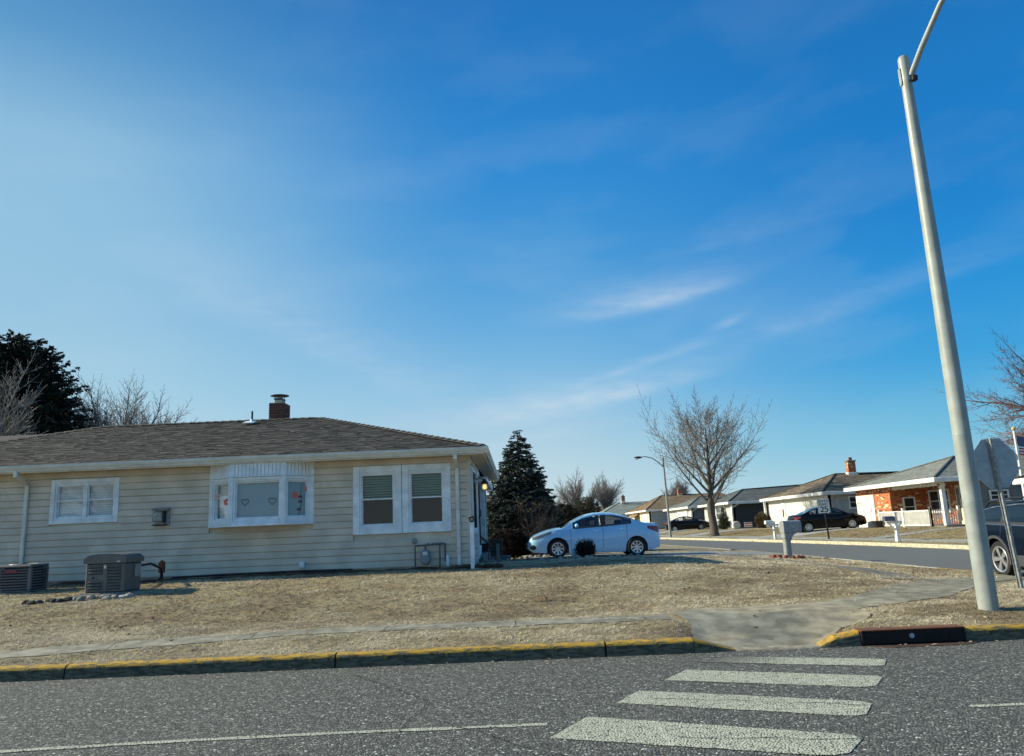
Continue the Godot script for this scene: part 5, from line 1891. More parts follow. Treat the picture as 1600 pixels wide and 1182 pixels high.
func leafy(called: String, label: String, cat: String, at: Vector3, sd: int, rx: float, ry: float, n: int, sc: float, dark: Color, pale: Color, m: ArrayMesh, upright: float) -> Node3D:
	# a rounded or upright bush: stems inside, leaf sprays through the crown's volume
	var r := RandomNumberGenerator.new(); r.seed = sd
	var t := thing(called, label, cat, at)
	var st := MB.new()
	st.col = Color(0.07, 0.05, 0.04)
	var xf := []
	var cols := []
	for i in 14:
		var a := r.randf() * TAU
		var f := r.randf_range(0.2, 0.8)
		st.tube([Vector3(0, -0.03, 0), Vector3(cos(a) * rx * f * 0.5, ry * 0.6, sin(a) * rx * f * 0.5), Vector3(cos(a) * rx * f, ry * r.randf_range(1.1, 1.75), sin(a) * rx * f)], [0.015, 0.01, 0.004], 4, false)
	for i in n:
		var q := Vector3(r.randfn(0, 1), r.randfn(0, 1), r.randfn(0, 1)).normalized() * pow(r.randf(), 0.35)
		var lump := 1.0 + (0.22 if upright < 1.5 else 0.7) * hn.get_noise_3d(q.x * 130 + sd * 10, q.y * 130, q.z * 130)
		var p := Vector3(q.x * rx * lump, ry + q.y * ry * lump, q.z * rx * lump)
		if p.y < 0.02: continue
		var dir := (Vector3(q.x, q.y * 0.6 + upright, q.z) + Vector3(r.randfn(0, 0.35), r.randfn(0, 0.35), r.randfn(0, 0.35))).normalized()
		var side := dir.cross(Vector3(0.2, 0.9, 0.3)).normalized()
		xf.append(Transform3D(Basis(dir, side.cross(dir), side).scaled(Vector3.ONE * sc * r.randf_range(0.7, 1.3)), p))
		cols.append(dark.lerp(pale, clampf(r.randfn(0.4, 0.3), 0, 1)))
	obj("stems", st, M.bark, t).set_meta("kind", "stuff")
	many("foliage", m, M.leaf, xf, cols, t)
	return t

func twiggy(called: String, label: String, at: Vector3, sd: int, w: float, h: float, n: int, col: Color, spread: float) -> Node3D:
	var r := RandomNumberGenerator.new(); r.seed = sd
	var t := thing(called, label, "shrub", at)
	var mb := MB.new()
	for i in n:
		var a := r.randf() * TAU
		var f := sqrt(r.randf())
		var b := Vector3(cos(a) * w * 0.35 * f, -0.02, sin(a) * w * 0.35 * f)
		var d := Vector3(cos(a) * spread * f, 1, sin(a) * spread * f)
		var len := h * r.randf_range(0.6, 1.05)
		mb.col = col * r.randf_range(0.7, 1.3)
		var m := b + d * len * 0.5 + Vector3(r.randfn(0, 0.04), 0, r.randfn(0, 0.04))
		var e := b + d * len + Vector3(r.randfn(0, 0.08), 0, r.randfn(0, 0.08))
		mb.tube([b, m, e], [0.011, 0.007, 0.003], 3, false)
		for k in 5:
			var q := m.lerp(e, r.randf_range(-0.6, 1.0))
			mb.tube([q, q + Vector3(r.randfn(0, 0.13), r.randf_range(0.03, 0.22), r.randfn(0, 0.13)) * (h + 0.4)], [0.005, 0.002], 3, false)
	obj("branches", mb, M.bark, t)
	return t

func make_plants() -> void:
	var spruce := spray_mesh(70, 0.30, 0.085, 0.05, 5, 0.013, 0.30)
	var bough := spray_mesh(60, 0.3, 0.11, 0.0, 8, 0.02, 0.3)
	var yew := spray_mesh(34, 0.3, 0.09, 0.0, 6, 0.008)
	var leafm := spray_mesh(26, 0.12, 0.06, 0.0, 7, 0.011)
	conifer("spruce_tree", "blue green spruce with a pointed crown behind the beige house corner", Vector3(0.12, 0.24, -32.4), 11, 5.2, [[0.0, 0.26], [0.08, 0.32], [0.25, 0.305], [0.45, 0.245], [0.65, 0.175], [0.85, 0.085], [0.95, 0.03], [1.0, 0.01]], 27.0, 0.95, Color(0.022, 0.034, 0.027), Color(0.16, 0.195, 0.155), spruce, 0.02)
	conifer("evergreen_tree", "large dark bushy evergreen behind the left end of the beige house roof", Vector3(-26.2, 0.3, -38.5), 12, 11.9, [[0.0, 0.25], [0.3, 0.31], [0.5, 0.315], [0.65, 0.285], [0.8, 0.23], [0.9, 0.18], [0.97, 0.1], [1.0, 0.03]], 24.0, 1.2, Color(0.014, 0.022, 0.013), Color(0.062, 0.075, 0.042), bough, 0.3)
	# dark shrubs by the porch
	leafy("evergreen_shrub", "dark upright clipped evergreen in front of the spruce trunk", "shrub", Vector3(0.02, 0.3, -29.6), 21, 0.42, 0.86, 1500, 1.0, Color(0.006, 0.010, 0.006), Color(0.02, 0.028, 0.016), leafm, 0.6)
	leafy("clipped_shrub", "low rounded red brown clipped bush beside the porch rail", "shrub", Vector3(-0.32, 0.33, -26.6), 22, 0.66, 0.46, 1500, 0.8, Color(0.030, 0.016, 0.012), Color(0.085, 0.045, 0.034), leafm, 0.3)
	twiggy("bare_shrub", "tall bare twiggy shrub in front of the spruce, above the sedan's bonnet", Vector3(0.75, 0.3, -29.0), 23, 0.9, 2.0, 60, Color(0.12, 0.085, 0.065), 0.32)
	leafy("small_shrub", "small dark evergreen shrub by the path in front of the pale blue sedan", "shrub", Vector3(1.72, 0.375, -20.2), 24, 0.18, 0.20, 380, 0.6, Color(0.008, 0.013, 0.007), Color(0.035, 0.045, 0.022), yew, 2.2)
	# bare trees
	var oak := {bark = Color(0.12, 0.10, 0.082), twigcol = Color(0.30, 0.25, 0.205), wobble = 0.045, lift = 0.06, twig = 0.0085, tip = 0.12, levels = 4, kids = [25, 9, 6, 4], start = [0.06, 0.2, 0.15, 0.15], ang = [[40, 58], [26, 46], [28, 52], [25, 55]], shrink = [0.62, 0.46, 0.5, 0.55], cone = true}
	bare_tree("bare_tree", "tall leafless street tree with a straight trunk on the far side of the street", on(14.35, -57.5), 9, 8.0, 0.31, oak)
	var elm := {bark = Color(0.16, 0.13, 0.11), twigcol = Color(0.40, 0.33, 0.28), wobble = 0.09, lift = 0.03, twig = 0.014, levels = 4, kids = [0, 11, 8, 6], start = [0, 0.25, 0.2, 0.2], ang = [[0, 0], [18, 38], [20, 45], [20, 50]], shrink = [1, 0.62, 0.58, 0.5], stems = 7, tilt = [8.0, 50.0], reach = 5.3}
	bare_tree("bare_tree", "spreading many stemmed leafless tree above the far brown roof, left of its twin", Vector3(12.1, 0, -150), 31, 3.2, 0.42, elm)
	elm.tilt = [6.0, 40.0]; elm.reach = 4.4
	bare_tree("bare_tree", "taller leafless tree above the far roofs, right of its twin", Vector3(17.6, 0, -152), 32, 3.6, 0.5, elm)
	elm.twig = 0.016
	elm.reach = 4.4
	bare_tree("bare_tree", "small hazy leafless tree just right of the spruce", Vector3(7.2, 0, -178), 33, 3.0, 0.4, elm)
	elm.reach = 3.2
	bare_tree("bare_tree", "leafless tree behind the tan roof, beside the distant street lamp", Vector3(27.5, 0, -132), 34, 3.6, 0.35, elm)
	var ash := {bark = Color(0.17, 0.145, 0.125), twigcol = Color(0.33, 0.29, 0.25), wobble = 0.10, lift = 0.02, twig = 0.008, levels = 4, kids = [0, 12, 9, 5], start = [0, 0.12, 0.15, 0.15], ang = [[0, 0], [20, 42], [22, 48], [22, 50]], shrink = [1, 0.62, 0.58, 0.5], stems = 7, tilt = [14.0, 62.0], reach = 3.2}
	bare_tree("bare_tree", "pale leafless tree in front of the large dark evergreen", Vector3(-20.6, 0.3, -29.5), 41, 3.6, 0.2, ash)
	ash.tilt = [18.0, 70.0]; ash.stems = 12; ash.reach = 3.7; ash.twig = 0.009
	bare_tree("bare_tree", "leafless tree showing over the house ridge right of the dark evergreen", Vector3(-22.0, 0.3, -42.5), 42, 5.0, 0.25, ash)
	var mapl := {bark = Color(0.075, 0.06, 0.055), twigcol = Color(0.20, 0.115, 0.10), wobble = 0.12, lift = 0.0, twig = 0.0075, levels = 5, kids = [0, 9, 7, 5, 4], start = [0, 0.2, 0.15, 0.15, 0.1], ang = [[0, 0], [25, 55], [28, 60], [28, 62], [28, 62]], shrink = [1, 0.6, 0.55, 0.5, 0.5], stems = 8, tilt = [15.0, 72.0], reach = 5.6}
	bare_tree("bare_tree", "large red budded leafless tree at the right edge, behind the flagpole", Vector3(32.3, 0.4, -41.0), 52, 4.4, 0.4, mapl)
	mapl.reach = 5.0; mapl.levels = 4
	bare_tree("bare_tree", "leafless tree across the main road, mirrored in the left window of the beige house", Vector3(-25.0, 0.12, 15.0), 53, 3.0, 0.3, mapl)
	# planting in front of the far houses
	conifer("small_conifer", "small cone shaped evergreen at the corner of the dark grey house", Vector3(18.9, 0.42, -71.5), 61, 2.1, [[0.0, 0.2], [0.2, 0.22], [0.6, 0.13], [1.0, 0.01]], 22.0, 0.8, Color(0.02, 0.035, 0.012), Color(0.10, 0.12, 0.05), yew, 0.5)
	leafy("tan_shrub", "rounded tan shrub against the dark grey house wall", "shrub", Vector3(21.3, 0.42, -68.0), 62, 0.52, 0.66, 900, 1.3, Color(0.10, 0.07, 0.035), Color(0.34, 0.26, 0.15), leafm, 0.5)
	twiggy("garden_shrub", "low bare shrub at the foot of the grey house front", Vector3(18.7, 0.42, -77.5), 63, 0.8, 0.8, 40, Color(0.05, 0.04, 0.035), 0.5)
	conifer("far_evergreen", "olive green evergreen clump among the far leafless trees", Vector3(12.9, 0, -146), 64, 6.6, [[0.0, 0.3], [0.3, 0.36], [0.7, 0.25], [1.0, 0.03]], 6.0, 2.6, Color(0.05, 0.045, 0.018), Color(0.15, 0.12, 0.05), yew, 0.9)
	leafy("far_shrub", "grey green bushy evergreen beyond the roofs, right of the spruce", "tree", Vector3(8.6, 0, -140), 65, 2.3, 2.5, 1500, 4.5, Color(0.04, 0.045, 0.03), Color(0.12, 0.12, 0.085), leafm, 0.4)

# ---------------------------------------------------------------- houses along the side street
# the front faces -X (the street) and is sunlit; the near end wall faces +Z
func far_house(called: String, label: String, s: Dictionary) -> Node3D:
	var h := thing(called, label, "house", Vector3(s.xe, 0, s.z0))
	h.position = Vector3()
	var xe: float = s.xe
	var xw: float = s.xe + s.get("over", 0.5)
	var z0: float = s.z0
	var z1: float = s.z1
	var ye: float = s.ye
	var g: float = s.g
	var xb: float = xe + s.depth
	var zs := z0 - 0.4
	# walls: front, near side, back, far side
	var w := MB.new()
	w.span(Vector3(xw, g - 0.3, z1 + 0.4), Vector3(xw + 0.2, ye - 0.02, zs - s.get("recess", 0.0)))
	obj("front_wall", w, s.front, h)
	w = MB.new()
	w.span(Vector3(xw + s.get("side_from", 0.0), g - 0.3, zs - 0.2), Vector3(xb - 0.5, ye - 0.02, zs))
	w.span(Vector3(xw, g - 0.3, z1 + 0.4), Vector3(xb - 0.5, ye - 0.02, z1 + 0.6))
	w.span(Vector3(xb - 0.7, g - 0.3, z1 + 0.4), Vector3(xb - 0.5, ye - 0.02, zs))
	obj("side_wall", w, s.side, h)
	# roof
	var zc: float = s.za
	var A := Vector3(s.xa, s.yr, zc)
	var C := Vector3(xb - 3.0, s.yr + s.get("tilt", 0.0), zc)
	var E0 := Vector3(xe, ye + 0.14, z0); var E1 := Vector3(xe, ye + 0.14, z1); var E2 := Vector3(xb, ye + 0.14, z1); var E3 := Vector3(xb, ye + 0.14, z0)
	var r := MB.new()
	r.col = s.r0
	var dn := Vector3(0, -0.03, 0)
	r.tri(E0 + dn, E1 + dn, A + dn); r.quad(E3 + dn, E0 + dn, A + dn, C + dn); r.quad(E1 + dn, E2 + dn, C + dn, A + dn); r.tri(E2 + dn, E3 + dn, C + dn)
	r.quad(E0 + dn * 5, E1 + dn * 5, E2 + dn * 5, E3 + dn * 5)
	var rn := obj("roof", r, M.far_roof, h)
	var sh := MB.new()
	var course: float = s.get("course", 0.3)
	shingles(sh, E1, E0, A + Vector3(0, 0, 0.01), A, course, course * 2.2, s.r0, s.r1)
	shingles(sh, E0, E3, C, A, course, course * 2.2, s.r0, s.r1)
	obj("shingles", sh, M.far_roof, rn).set_meta("kind", "stuff")
	var cap := MB.new()
	cap.col = s.r0 * 0.8
	for e in [[E0, A], [E1, A], [A, C]]: cap.tube([e[0] + Vector3(0, 0.03, 0), e[1] + Vector3(0, 0.03, 0)], [0.06, 0.06], 5)
	obj("ridge_cap", cap, M.far_roof, rn)
	var f := MB.new()
	f.bspan(Vector3(xe - 0.06, ye - 0.08, z1 - 0.05), Vector3(xe, ye + 0.16, z0 + 0.06), 0.02)
	f.bspan(Vector3(xe, ye - 0.08, z0), Vector3(xb, ye + 0.16, z0 + 0.06), 0.02)
	obj("fascia", f, M.white_far, h)
	f = MB.new()
	f.span(Vector3(xe, ye - 0.05, z1), Vector3(xw, ye - 0.025, z0))
	f.span(Vector3(xw, ye - 0.05, zs), Vector3(xb, ye - 0.025, z0))
	obj("soffit", f, M.white_far, h)
	f = MB.new()
	f.span(Vector3(xw - 0.03, g - 0.3, z1 + 0.38), Vector3(xb - 0.48, g + 0.12, zs + 0.02))
	obj("foundation", f, M.foundation, h)
	if s.has("chim"):
		var c := MB.new()
		var q: Vector3 = s.chim
		c.bspan(q + Vector3(-0.3, -1.2, -0.25), q + Vector3(0.3, 0.75, 0.25), 0.01)
		var cn := obj("chimney", c, M.brickwork, h)
		c = MB.new()
		c.bspan(q + Vector3(-0.36, 0.75, -0.31), q + Vector3(0.36, 0.85, 0.31), 0.02)
		c.bspan(q + Vector3(-0.14, 0.85, -0.12), q + Vector3(0.14, 1.1, 0.12), 0.02)
		obj("chimney_cap", c, M.mortar, cn)
		c = MB.new()
		c.bspan(q + Vector3(-0.4, -0.35, -0.35), q + Vector3(0.4, -0.1, 0.35), 0.02)
		obj("flashing", c, M.white_far, cn)
	return h

func far_window(h: Node3D, axis: String, at: Vector3, w: float, ht: float, n := 1, mullion := true) -> void:
	# axis x: in a wall facing -X, axis z: in a wall facing +Z; at is the middle of the sill line
	var B := Basis() if axis == "z" else Basis(Vector3.UP, -PI / 2)
	var f := MB.new()
	var t := 0.08
	for q in [[-w / 2, 0.0, -w / 2 + t, ht], [w / 2 - t, 0.0, w / 2, ht], [-w / 2 + t, ht - t, w / 2 - t, ht], [-w / 2 + t, 0.0, w / 2 - t, t]]:
		f.bbox(at + B * Vector3((q[0] + q[2]) / 2, (q[1] + q[3]) / 2, 0.03), Vector3(q[2] - q[0], q[3] - q[1], 0.1), 0.01, B)
	for i in range(1, n): f.bbox(at + B * Vector3(-w / 2 + w * i / n, ht / 2, 0.025), Vector3(0.1, ht - 0.16, 0.08), 0.01, B)
	if mullion: f.bbox(at + B * Vector3(0, ht * 0.5, 0.022), Vector3(w - 0.16, 0.045, 0.07), 0.008, B)
	f.bbox(at + B * Vector3(0, -0.03, 0.05), Vector3(w + 0.12, 0.06, 0.16), 0.01, B)
	var o := obj("window", f, M.white_far, h)
	for i in n:
		var p := MB.new()
		var a := -w / 2 + w * i / n + 0.05
		var b := -w / 2 + w * (i + 1) / n - 0.05
		p.quad(at + B * Vector3(a, 0.05, 0.012), at + B * Vector3(b, 0.05, 0.012), at + B * Vector3(b, ht - 0.05, 0.012), at + B * Vector3(a, ht - 0.05, 0.012))
		obj("pane", p, M.dark_glass, o)

func far_garage(h: Node3D, x: float, za: float, zb: float, y0: float, y1: float, rows: int) -> void:
	# a sectional door in a wall facing -X: each panel its own piece
	var fr := MB.new()
	fr.bspan(Vector3(x - 0.05, y0, za - 0.14), Vector3(x + 0.04, y1 + 0.14, za), 0.01)
	fr.bspan(Vector3(x - 0.05, y0, zb), Vector3(x + 0.04, y1 + 0.14, zb + 0.14), 0.01)
	fr.bspan(Vector3(x - 0.05, y1, za), Vector3(x + 0.04, y1 + 0.14, zb), 0.01)
	var d := obj("garage_door", fr, M.white_far, h)
	for r in rows:
		var p := MB.new()
		p.bspan(Vector3(x - 0.02, lerpf(y0, y1, float(r) / rows) + 0.008, za), Vector3(x + 0.03, lerpf(y0, y1, (r + 1.0) / rows) - 0.008, zb), 0.012)
		obj("door_panel", p, M.white_far, d)

func make_far_houses() -> void:
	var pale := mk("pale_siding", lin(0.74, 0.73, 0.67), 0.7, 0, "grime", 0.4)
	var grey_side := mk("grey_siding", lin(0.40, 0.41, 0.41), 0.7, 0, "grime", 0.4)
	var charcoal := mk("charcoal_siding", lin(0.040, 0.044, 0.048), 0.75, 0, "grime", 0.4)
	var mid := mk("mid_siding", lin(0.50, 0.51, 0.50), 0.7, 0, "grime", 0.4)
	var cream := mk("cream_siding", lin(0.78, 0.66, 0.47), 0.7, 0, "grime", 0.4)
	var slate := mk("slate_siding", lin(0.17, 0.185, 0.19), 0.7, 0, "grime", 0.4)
	# 1: brick house with the porch
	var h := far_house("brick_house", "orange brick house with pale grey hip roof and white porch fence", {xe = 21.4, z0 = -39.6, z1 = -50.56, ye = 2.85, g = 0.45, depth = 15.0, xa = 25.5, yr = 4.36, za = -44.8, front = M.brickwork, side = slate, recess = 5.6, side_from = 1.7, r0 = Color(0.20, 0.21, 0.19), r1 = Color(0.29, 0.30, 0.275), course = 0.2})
	var w := MB.new()
	w.span(Vector3(22.1, 0.2, -45.8), Vector3(24.0, 2.83, -45.6))
	w.span(Vector3(23.95, 0.2, -45.6), Vector3(24.15, 2.83, -40.2))
	obj("porch_wall", w, M.brickwork, h)
	far_garage(h, 21.88, -49.9, -47.75, 0.48, 2.32, 4)
	w = MB.new()
	w.tube([Vector3(21.83, 1.45, -48.05), Vector3(21.8, 1.55, -48.05), Vector3(21.83, 1.65, -48.05)], [0.02, 0.02, 0.02], 5)
	for yy in [0.9, 2.0]: w.bspan(Vector3(21.84, yy, -49.85), Vector3(21.86, yy + 0.04, -49.3), 0.004)
	obj("door_hardware", w, M.black_metal, h)
	far_window(h, "z", Vector3(22.95, 1.05, -45.58), 0.72, 1.15)
	far_window(h, "x", Vector3(23.93, 1.25, -44.0), 2.1, 1.25, 2)
	w = MB.new()
	w.bspan(Vector3(23.88, 0.5, -42.3), Vector3(23.95, 2.66, -41.1), 0.01)
	var dn := obj("storm_door", w, M.cream_door, h)
	w = MB.new()
	w.bspan(Vector3(23.865, 0.75, -42.18), Vector3(23.882, 2.5, -41.95), 0.004)
	w.bspan(Vector3(23.865, 1.6, -41.8), Vector3(23.882, 2.5, -41.25), 0.004)
	obj("door_pane", w, M.dark_glass, dn)
	var wr := MB.new()
	wr.col = Color(0.09, 0.07, 0.04)
	wr.lathe([Vector2(0.15, -0.03), Vector2(0.22, 0.03), Vector2(0.25, -0.03), Vector2(0.15, -0.03)], Vector3(23.84, 2.05, -41.55), 14, Basis(Vector3.BACK, PI / 2))
	obj("door_wreath", wr, M.stone, dn, 50.0)
	w = MB.new()
	w.bspan(Vector3(22.04, 0.45, -40.5), Vector3(22.26, 2.82, -40.28), 0.015)
	w.bspan(Vector3(22.0, 2.62, -40.54), Vector3(22.3, 2.72, -40.24), 0.015)
	obj("porch_column", w, M.white_far, h)
	w = MB.new()
	w.bspan(Vector3(22.0, 2.62, -45.5), Vector3(22.2, 2.84, -40.2), 0.015)
	obj("porch_beam", w, M.white_far, h)
	w = MB.new()
	w.bspan(Vector3(22.0, 0.1, -47.0), Vector3(24.0, 0.56, -40.1), 0.02)
	obj("porch_floor", w, M.foundation, h)
	# porch fence: rails, posts, pickets
	for run in [[Vector3(21.8, 0.48, -47.0), Vector3(21.8, 0.48, -41.2)], [Vector3(21.8, 0.48, -41.2), Vector3(23.3, 0.48, -41.2)]]:
		var a: Vector3 = run[0]
		var b: Vector3 = run[1]
		var ax := (b - a).normalized()
		var B := Basis(ax, Vector3.UP, ax.cross(Vector3.UP))
		var fr := MB.new()
		for yy in [0.1, 0.88]: fr.bbox((a + b) / 2 + Vector3(0, yy, 0), Vector3(a.distance_to(b), 0.07, 0.06), 0.008, B)
		var fo := obj("porch_fence", fr, M.white_far, h)
		for e: Vector3 in [a, (a + b) / 2, b]:
			var ps := MB.new()
			ps.bbox(e + Vector3(0, 0.5, 0), Vector3(0.13, 1.04, 0.13), 0.015, B)
			ps.bbox(e + Vector3(0, 1.04, 0), Vector3(0.17, 0.05, 0.17), 0.015, B)
			obj("fence_post", ps, M.white_far, fo)
		var pk := MB.new()
		var n := int(a.distance_to(b) / 0.115)
		for i in n: pk.box(a.lerp(b, (i + 0.5) / n) + Vector3(0, 0.49, 0), Vector3(0.055, 0.76, 0.03), B)
		obj("fence_pickets", pk, M.white_far, fo).set_meta("kind", "stuff")
	far_window(h, "z", Vector3(24.8, 1.72, -39.98), 1.0, 0.55)
	# 2: white house with the brown roof
	h = far_house("white_house", "white bungalow with weathered brown hip roof and brick chimney behind the black sedan", {xe = 21.4, z0 = -54.3, z1 = -68.3, ye = 2.82, g = 0.46, depth = 19.0, xa = 25.4, yr = 4.52, tilt = -0.1, za = -61.4, front = pale, side = grey_side, recess = 0.0, r0 = Color(0.085, 0.066, 0.045), r1 = Color(0.30, 0.235, 0.15), course = 0.22, chim = Vector3(26.6, 4.7, -61.2)})
	far_garage(h, 21.88, -58.8, -55.6, 0.48, 2.5, 4)
	w = MB.new()
	w.bspan(Vector3(21.84, 0.5, -64.4), Vector3(21.9, 2.5, -63.5), 0.01)
	dn = obj("front_door", w, M.white_far, h)
	w = MB.new()
	w.col = Color(0.25, 0.03, 0.03)
	w.bspan(Vector3(21.78, 1.35, -64.05), Vector3(21.84, 2.0, -63.85), 0.01)
	obj("door_banner", w, M.plain, dn)
	w = MB.new()
	w.bspan(Vector3(21.5, 0.3, -67.9), Vector3(21.68, 2.82, -67.72), 0.015)
	obj("porch_post", w, M.white_far, h)
	far_window(h, "z", Vector3(23.9, 1.75, -54.68), 1.15, 0.85)
	w = MB.new()
	w.bspan(Vector3(26.9, 4.38, -60.95), Vector3(33.5, 4.52, -60.6), 0.02)
	obj("roof_vent_strip", w, M.dark, h)
	# 3: dark grey house
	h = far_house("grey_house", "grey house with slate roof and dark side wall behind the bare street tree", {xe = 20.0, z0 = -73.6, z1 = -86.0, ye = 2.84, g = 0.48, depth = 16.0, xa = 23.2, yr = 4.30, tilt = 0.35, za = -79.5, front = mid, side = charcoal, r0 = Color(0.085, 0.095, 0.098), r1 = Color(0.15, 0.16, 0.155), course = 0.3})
	far_window(h, "x", Vector3(20.44, 1.35, -78.2), 3.3, 1.35, 2)
	w = MB.new()
	w.bspan(Vector3(20.36, 0.5, -74.25), Vector3(20.5, 2.82, -73.95), 0.01)
	w.bbox(Vector3(20.75, 2.62, -73.9), Vector3(0.9, 0.1, 0.1), 0.01, Basis(Vector3.BACK, 0.5))
	obj("corner_downspout", w, M.white_far, h)
	# 4: the small one with the garage
	h = far_house("garage_house", "small pale grey house with white garage door and grey green roof beyond the street tree", {xe = 19.4, z0 = -88.4, z1 = -103.5, ye = 2.84, g = 0.48, depth = 14.0, xa = 22.2, yr = 4.2, za = -94.5, front = mid, side = slate, r0 = Color(0.13, 0.15, 0.14), r1 = Color(0.22, 0.24, 0.22), course = 0.35})
	far_garage(h, 19.86, -96.5, -91.2, 0.5, 2.5, 4)
	w = MB.new()
	w.bspan(Vector3(19.8, 0.5, -89.3), Vector3(19.95, 2.8, -88.95), 0.01)
	w.bbox(Vector3(20.2, 2.6, -88.75), Vector3(0.9, 0.1, 0.1), 0.01, Basis(Vector3.BACK, 0.5))
	w.bspan(Vector3(24.2, 0.5, -88.8), Vector3(24.4, 2.8, -88.6), 0.01)
	obj("corner_downspout", w, M.white_far, h)
	# 5: tan house with awning
	h = far_house("tan_house", "cream house with brown roof, brick chimney and awning beyond the sedan's boot", {xe = 17.5, z0 = -106.0, z1 = -126.0, ye = 2.95, g = 0.48, depth = 16.0, xa = 21.4, yr = 5.25, za = -115.0, front = cream, side = grey_side, r0 = Color(0.14, 0.095, 0.05), r1 = Color(0.30, 0.21, 0.115), course = 0.4, chim = Vector3(24.2, 5.3, -115.0)})
	far_garage(h, 17.97, -111.5, -108.0, 0.5, 2.4, 4)
	w = MB.new()
	w.col = Color(0.26, 0.17, 0.08)
	w.bbox(Vector3(17.5, 2.5, -117.5), Vector3(1.2, 0.1, 5.5), 0.03, Basis(Vector3.BACK, 0.55))
	obj("awning", w, M.plain, h)
	far_window(h, "x", Vector3(17.93, 1.2, -117.5), 3.4, 1.2, 2)
	far_window(h, "z", Vector3(22.5, 1.4, -106.38), 0.9, 1.2)
	# 6, 7, 8: further roofs
	h = far_house("green_roofed_house", "white house with grey green roof and dark chimney above the sedan's roof", {xe = 13.8, z0 = -129.0, z1 = -157.0, ye = 2.95, g = 0.4, depth = 18.0, xa = 17.9, yr = 5.05, za = -137.0, front = pale, side = pale, r0 = Color(0.20, 0.24, 0.21), r1 = Color(0.32, 0.36, 0.32), course = 0.5, chim = Vector3(18.6, 5.35, -136.0)})
	h = far_house("brown_roofed_house", "brick house with brown roof and red chimney left of the sedan's windscreen", {xe = 12.4, z0 = -162.0, z1 = -186.0, ye = 3.0, g = 0.4, depth = 18.0, xa = 16.5, yr = 5.35, za = -171.0, front = M.brickwork, side = pale, r0 = Color(0.16, 0.105, 0.06), r1 = Color(0.30, 0.20, 0.115), course = 0.6, chim = Vector3(17.6, 5.6, -171.0)})
	far_window(h, "x", Vector3(12.86, 1.3, -172.0), 3.0, 1.3, 2)
	h = far_house("farthest_house", "farthest pale house with olive roof and dark chimney beside the spruce", {xe = 10.8, z0 = -191.0, z1 = -216.0, ye = 3.0, g = 0.4, depth = 18.0, xa = 14.6, yr = 5.0, za = -203.0, front = cream, side = pale, r0 = Color(0.20, 0.19, 0.13), r1 = Color(0.30, 0.28, 0.2), course = 0.6, chim = Vector3(15.6, 5.5, -203.0)})
	# 9: near house at the right edge of the view
	h = far_house("dark_roofed_house", "white walled house with dark roof at the right edge behind the flagpole", {xe = 21.2, z0 = -19.0, z1 = -33.0, ye = 2.35, g = 0.45, depth = 14.0, xa = 25.0, yr = 3.75, za = -26.5, front = pale, side = pale, r0 = Color(0.05, 0.05, 0.052), r1 = Color(0.10, 0.10, 0.10), course = 0.25})
	# other side of the street, glimpsed left of the spruce and past it
	h = far_house("low_house", "low pale house in the distance behind the spruce", {xe = -14.0, z0 = -62.0, z1 = -76.0, ye = 2.8, g = 0.3, depth = 15.0, xa = -10.0, yr = 4.3, za = -69.0, front = pale, side = pale, r0 = Color(0.12, 0.11, 0.1), r1 = Color(0.2, 0.19, 0.17), course = 0.5})

# ---------------------------------------------------------------- street furniture and small things
func text(called: String, s: String, size: float, mat: Material, parent: Node3D, at: Vector3, B := Basis()) -> void:
	var f := SystemFont.new()
	f.font_names = PackedStringArray(["Droid Sans"])
	f.font_weight = 700
	var m := TextMesh.new()
	m.text = s
	m.font = f
	m.font_size = 64
	m.pixel_size = size / 46.0
	m.depth = 0.004
	put(called, m, mat, parent, at, B)

func octagon(r: float) -> PackedVector2Array:
	var p := PackedVector2Array()
	for i in 8:
		var a := deg_to_rad(22.5 + 45 * i)
		p.append(Vector2(cos(a), sin(a)) * r)
	return p

func u_post(h: float) -> MB:
	# a perforated U-channel sign post
	var mb := MB.new()
	mb.prism(PackedVector2Array([Vector2(-0.045, 0.0), Vector2(-0.045, 0.006), Vector2(-0.025, 0.006), Vector2(-0.02, 0.035), Vector2(0.02, 0.035), Vector2(0.025, 0.006), Vector2(0.045, 0.006), Vector2(0.045, 0.0), Vector2(0.018, 0.0), Vector2(0.014, 0.028), Vector2(-0.014, 0.028), Vector2(-0.018, 0.0)]), Vector3(0, -0.3, 0), Vector3(1, 0, 0), Vector3(0, 0, 1), Vector3(0, h + 0.3, 0))
	return mb

func rock(p: Vector3, s: Vector3, col: Color, sd: int) -> MB:
	var mb := MB.new()
	mb.col = col
	mb.ball(Vector3(), Vector3.ONE, 8, 6)
	for i in mb.v.size():
		var q := mb.v[i]
		q *= 1.0 + 0.28 * hn.get_noise_3d(q.x * 60 + sd * 31, q.y * 60, q.z * 60)
		mb.v[i] = p + q * s
	return mb

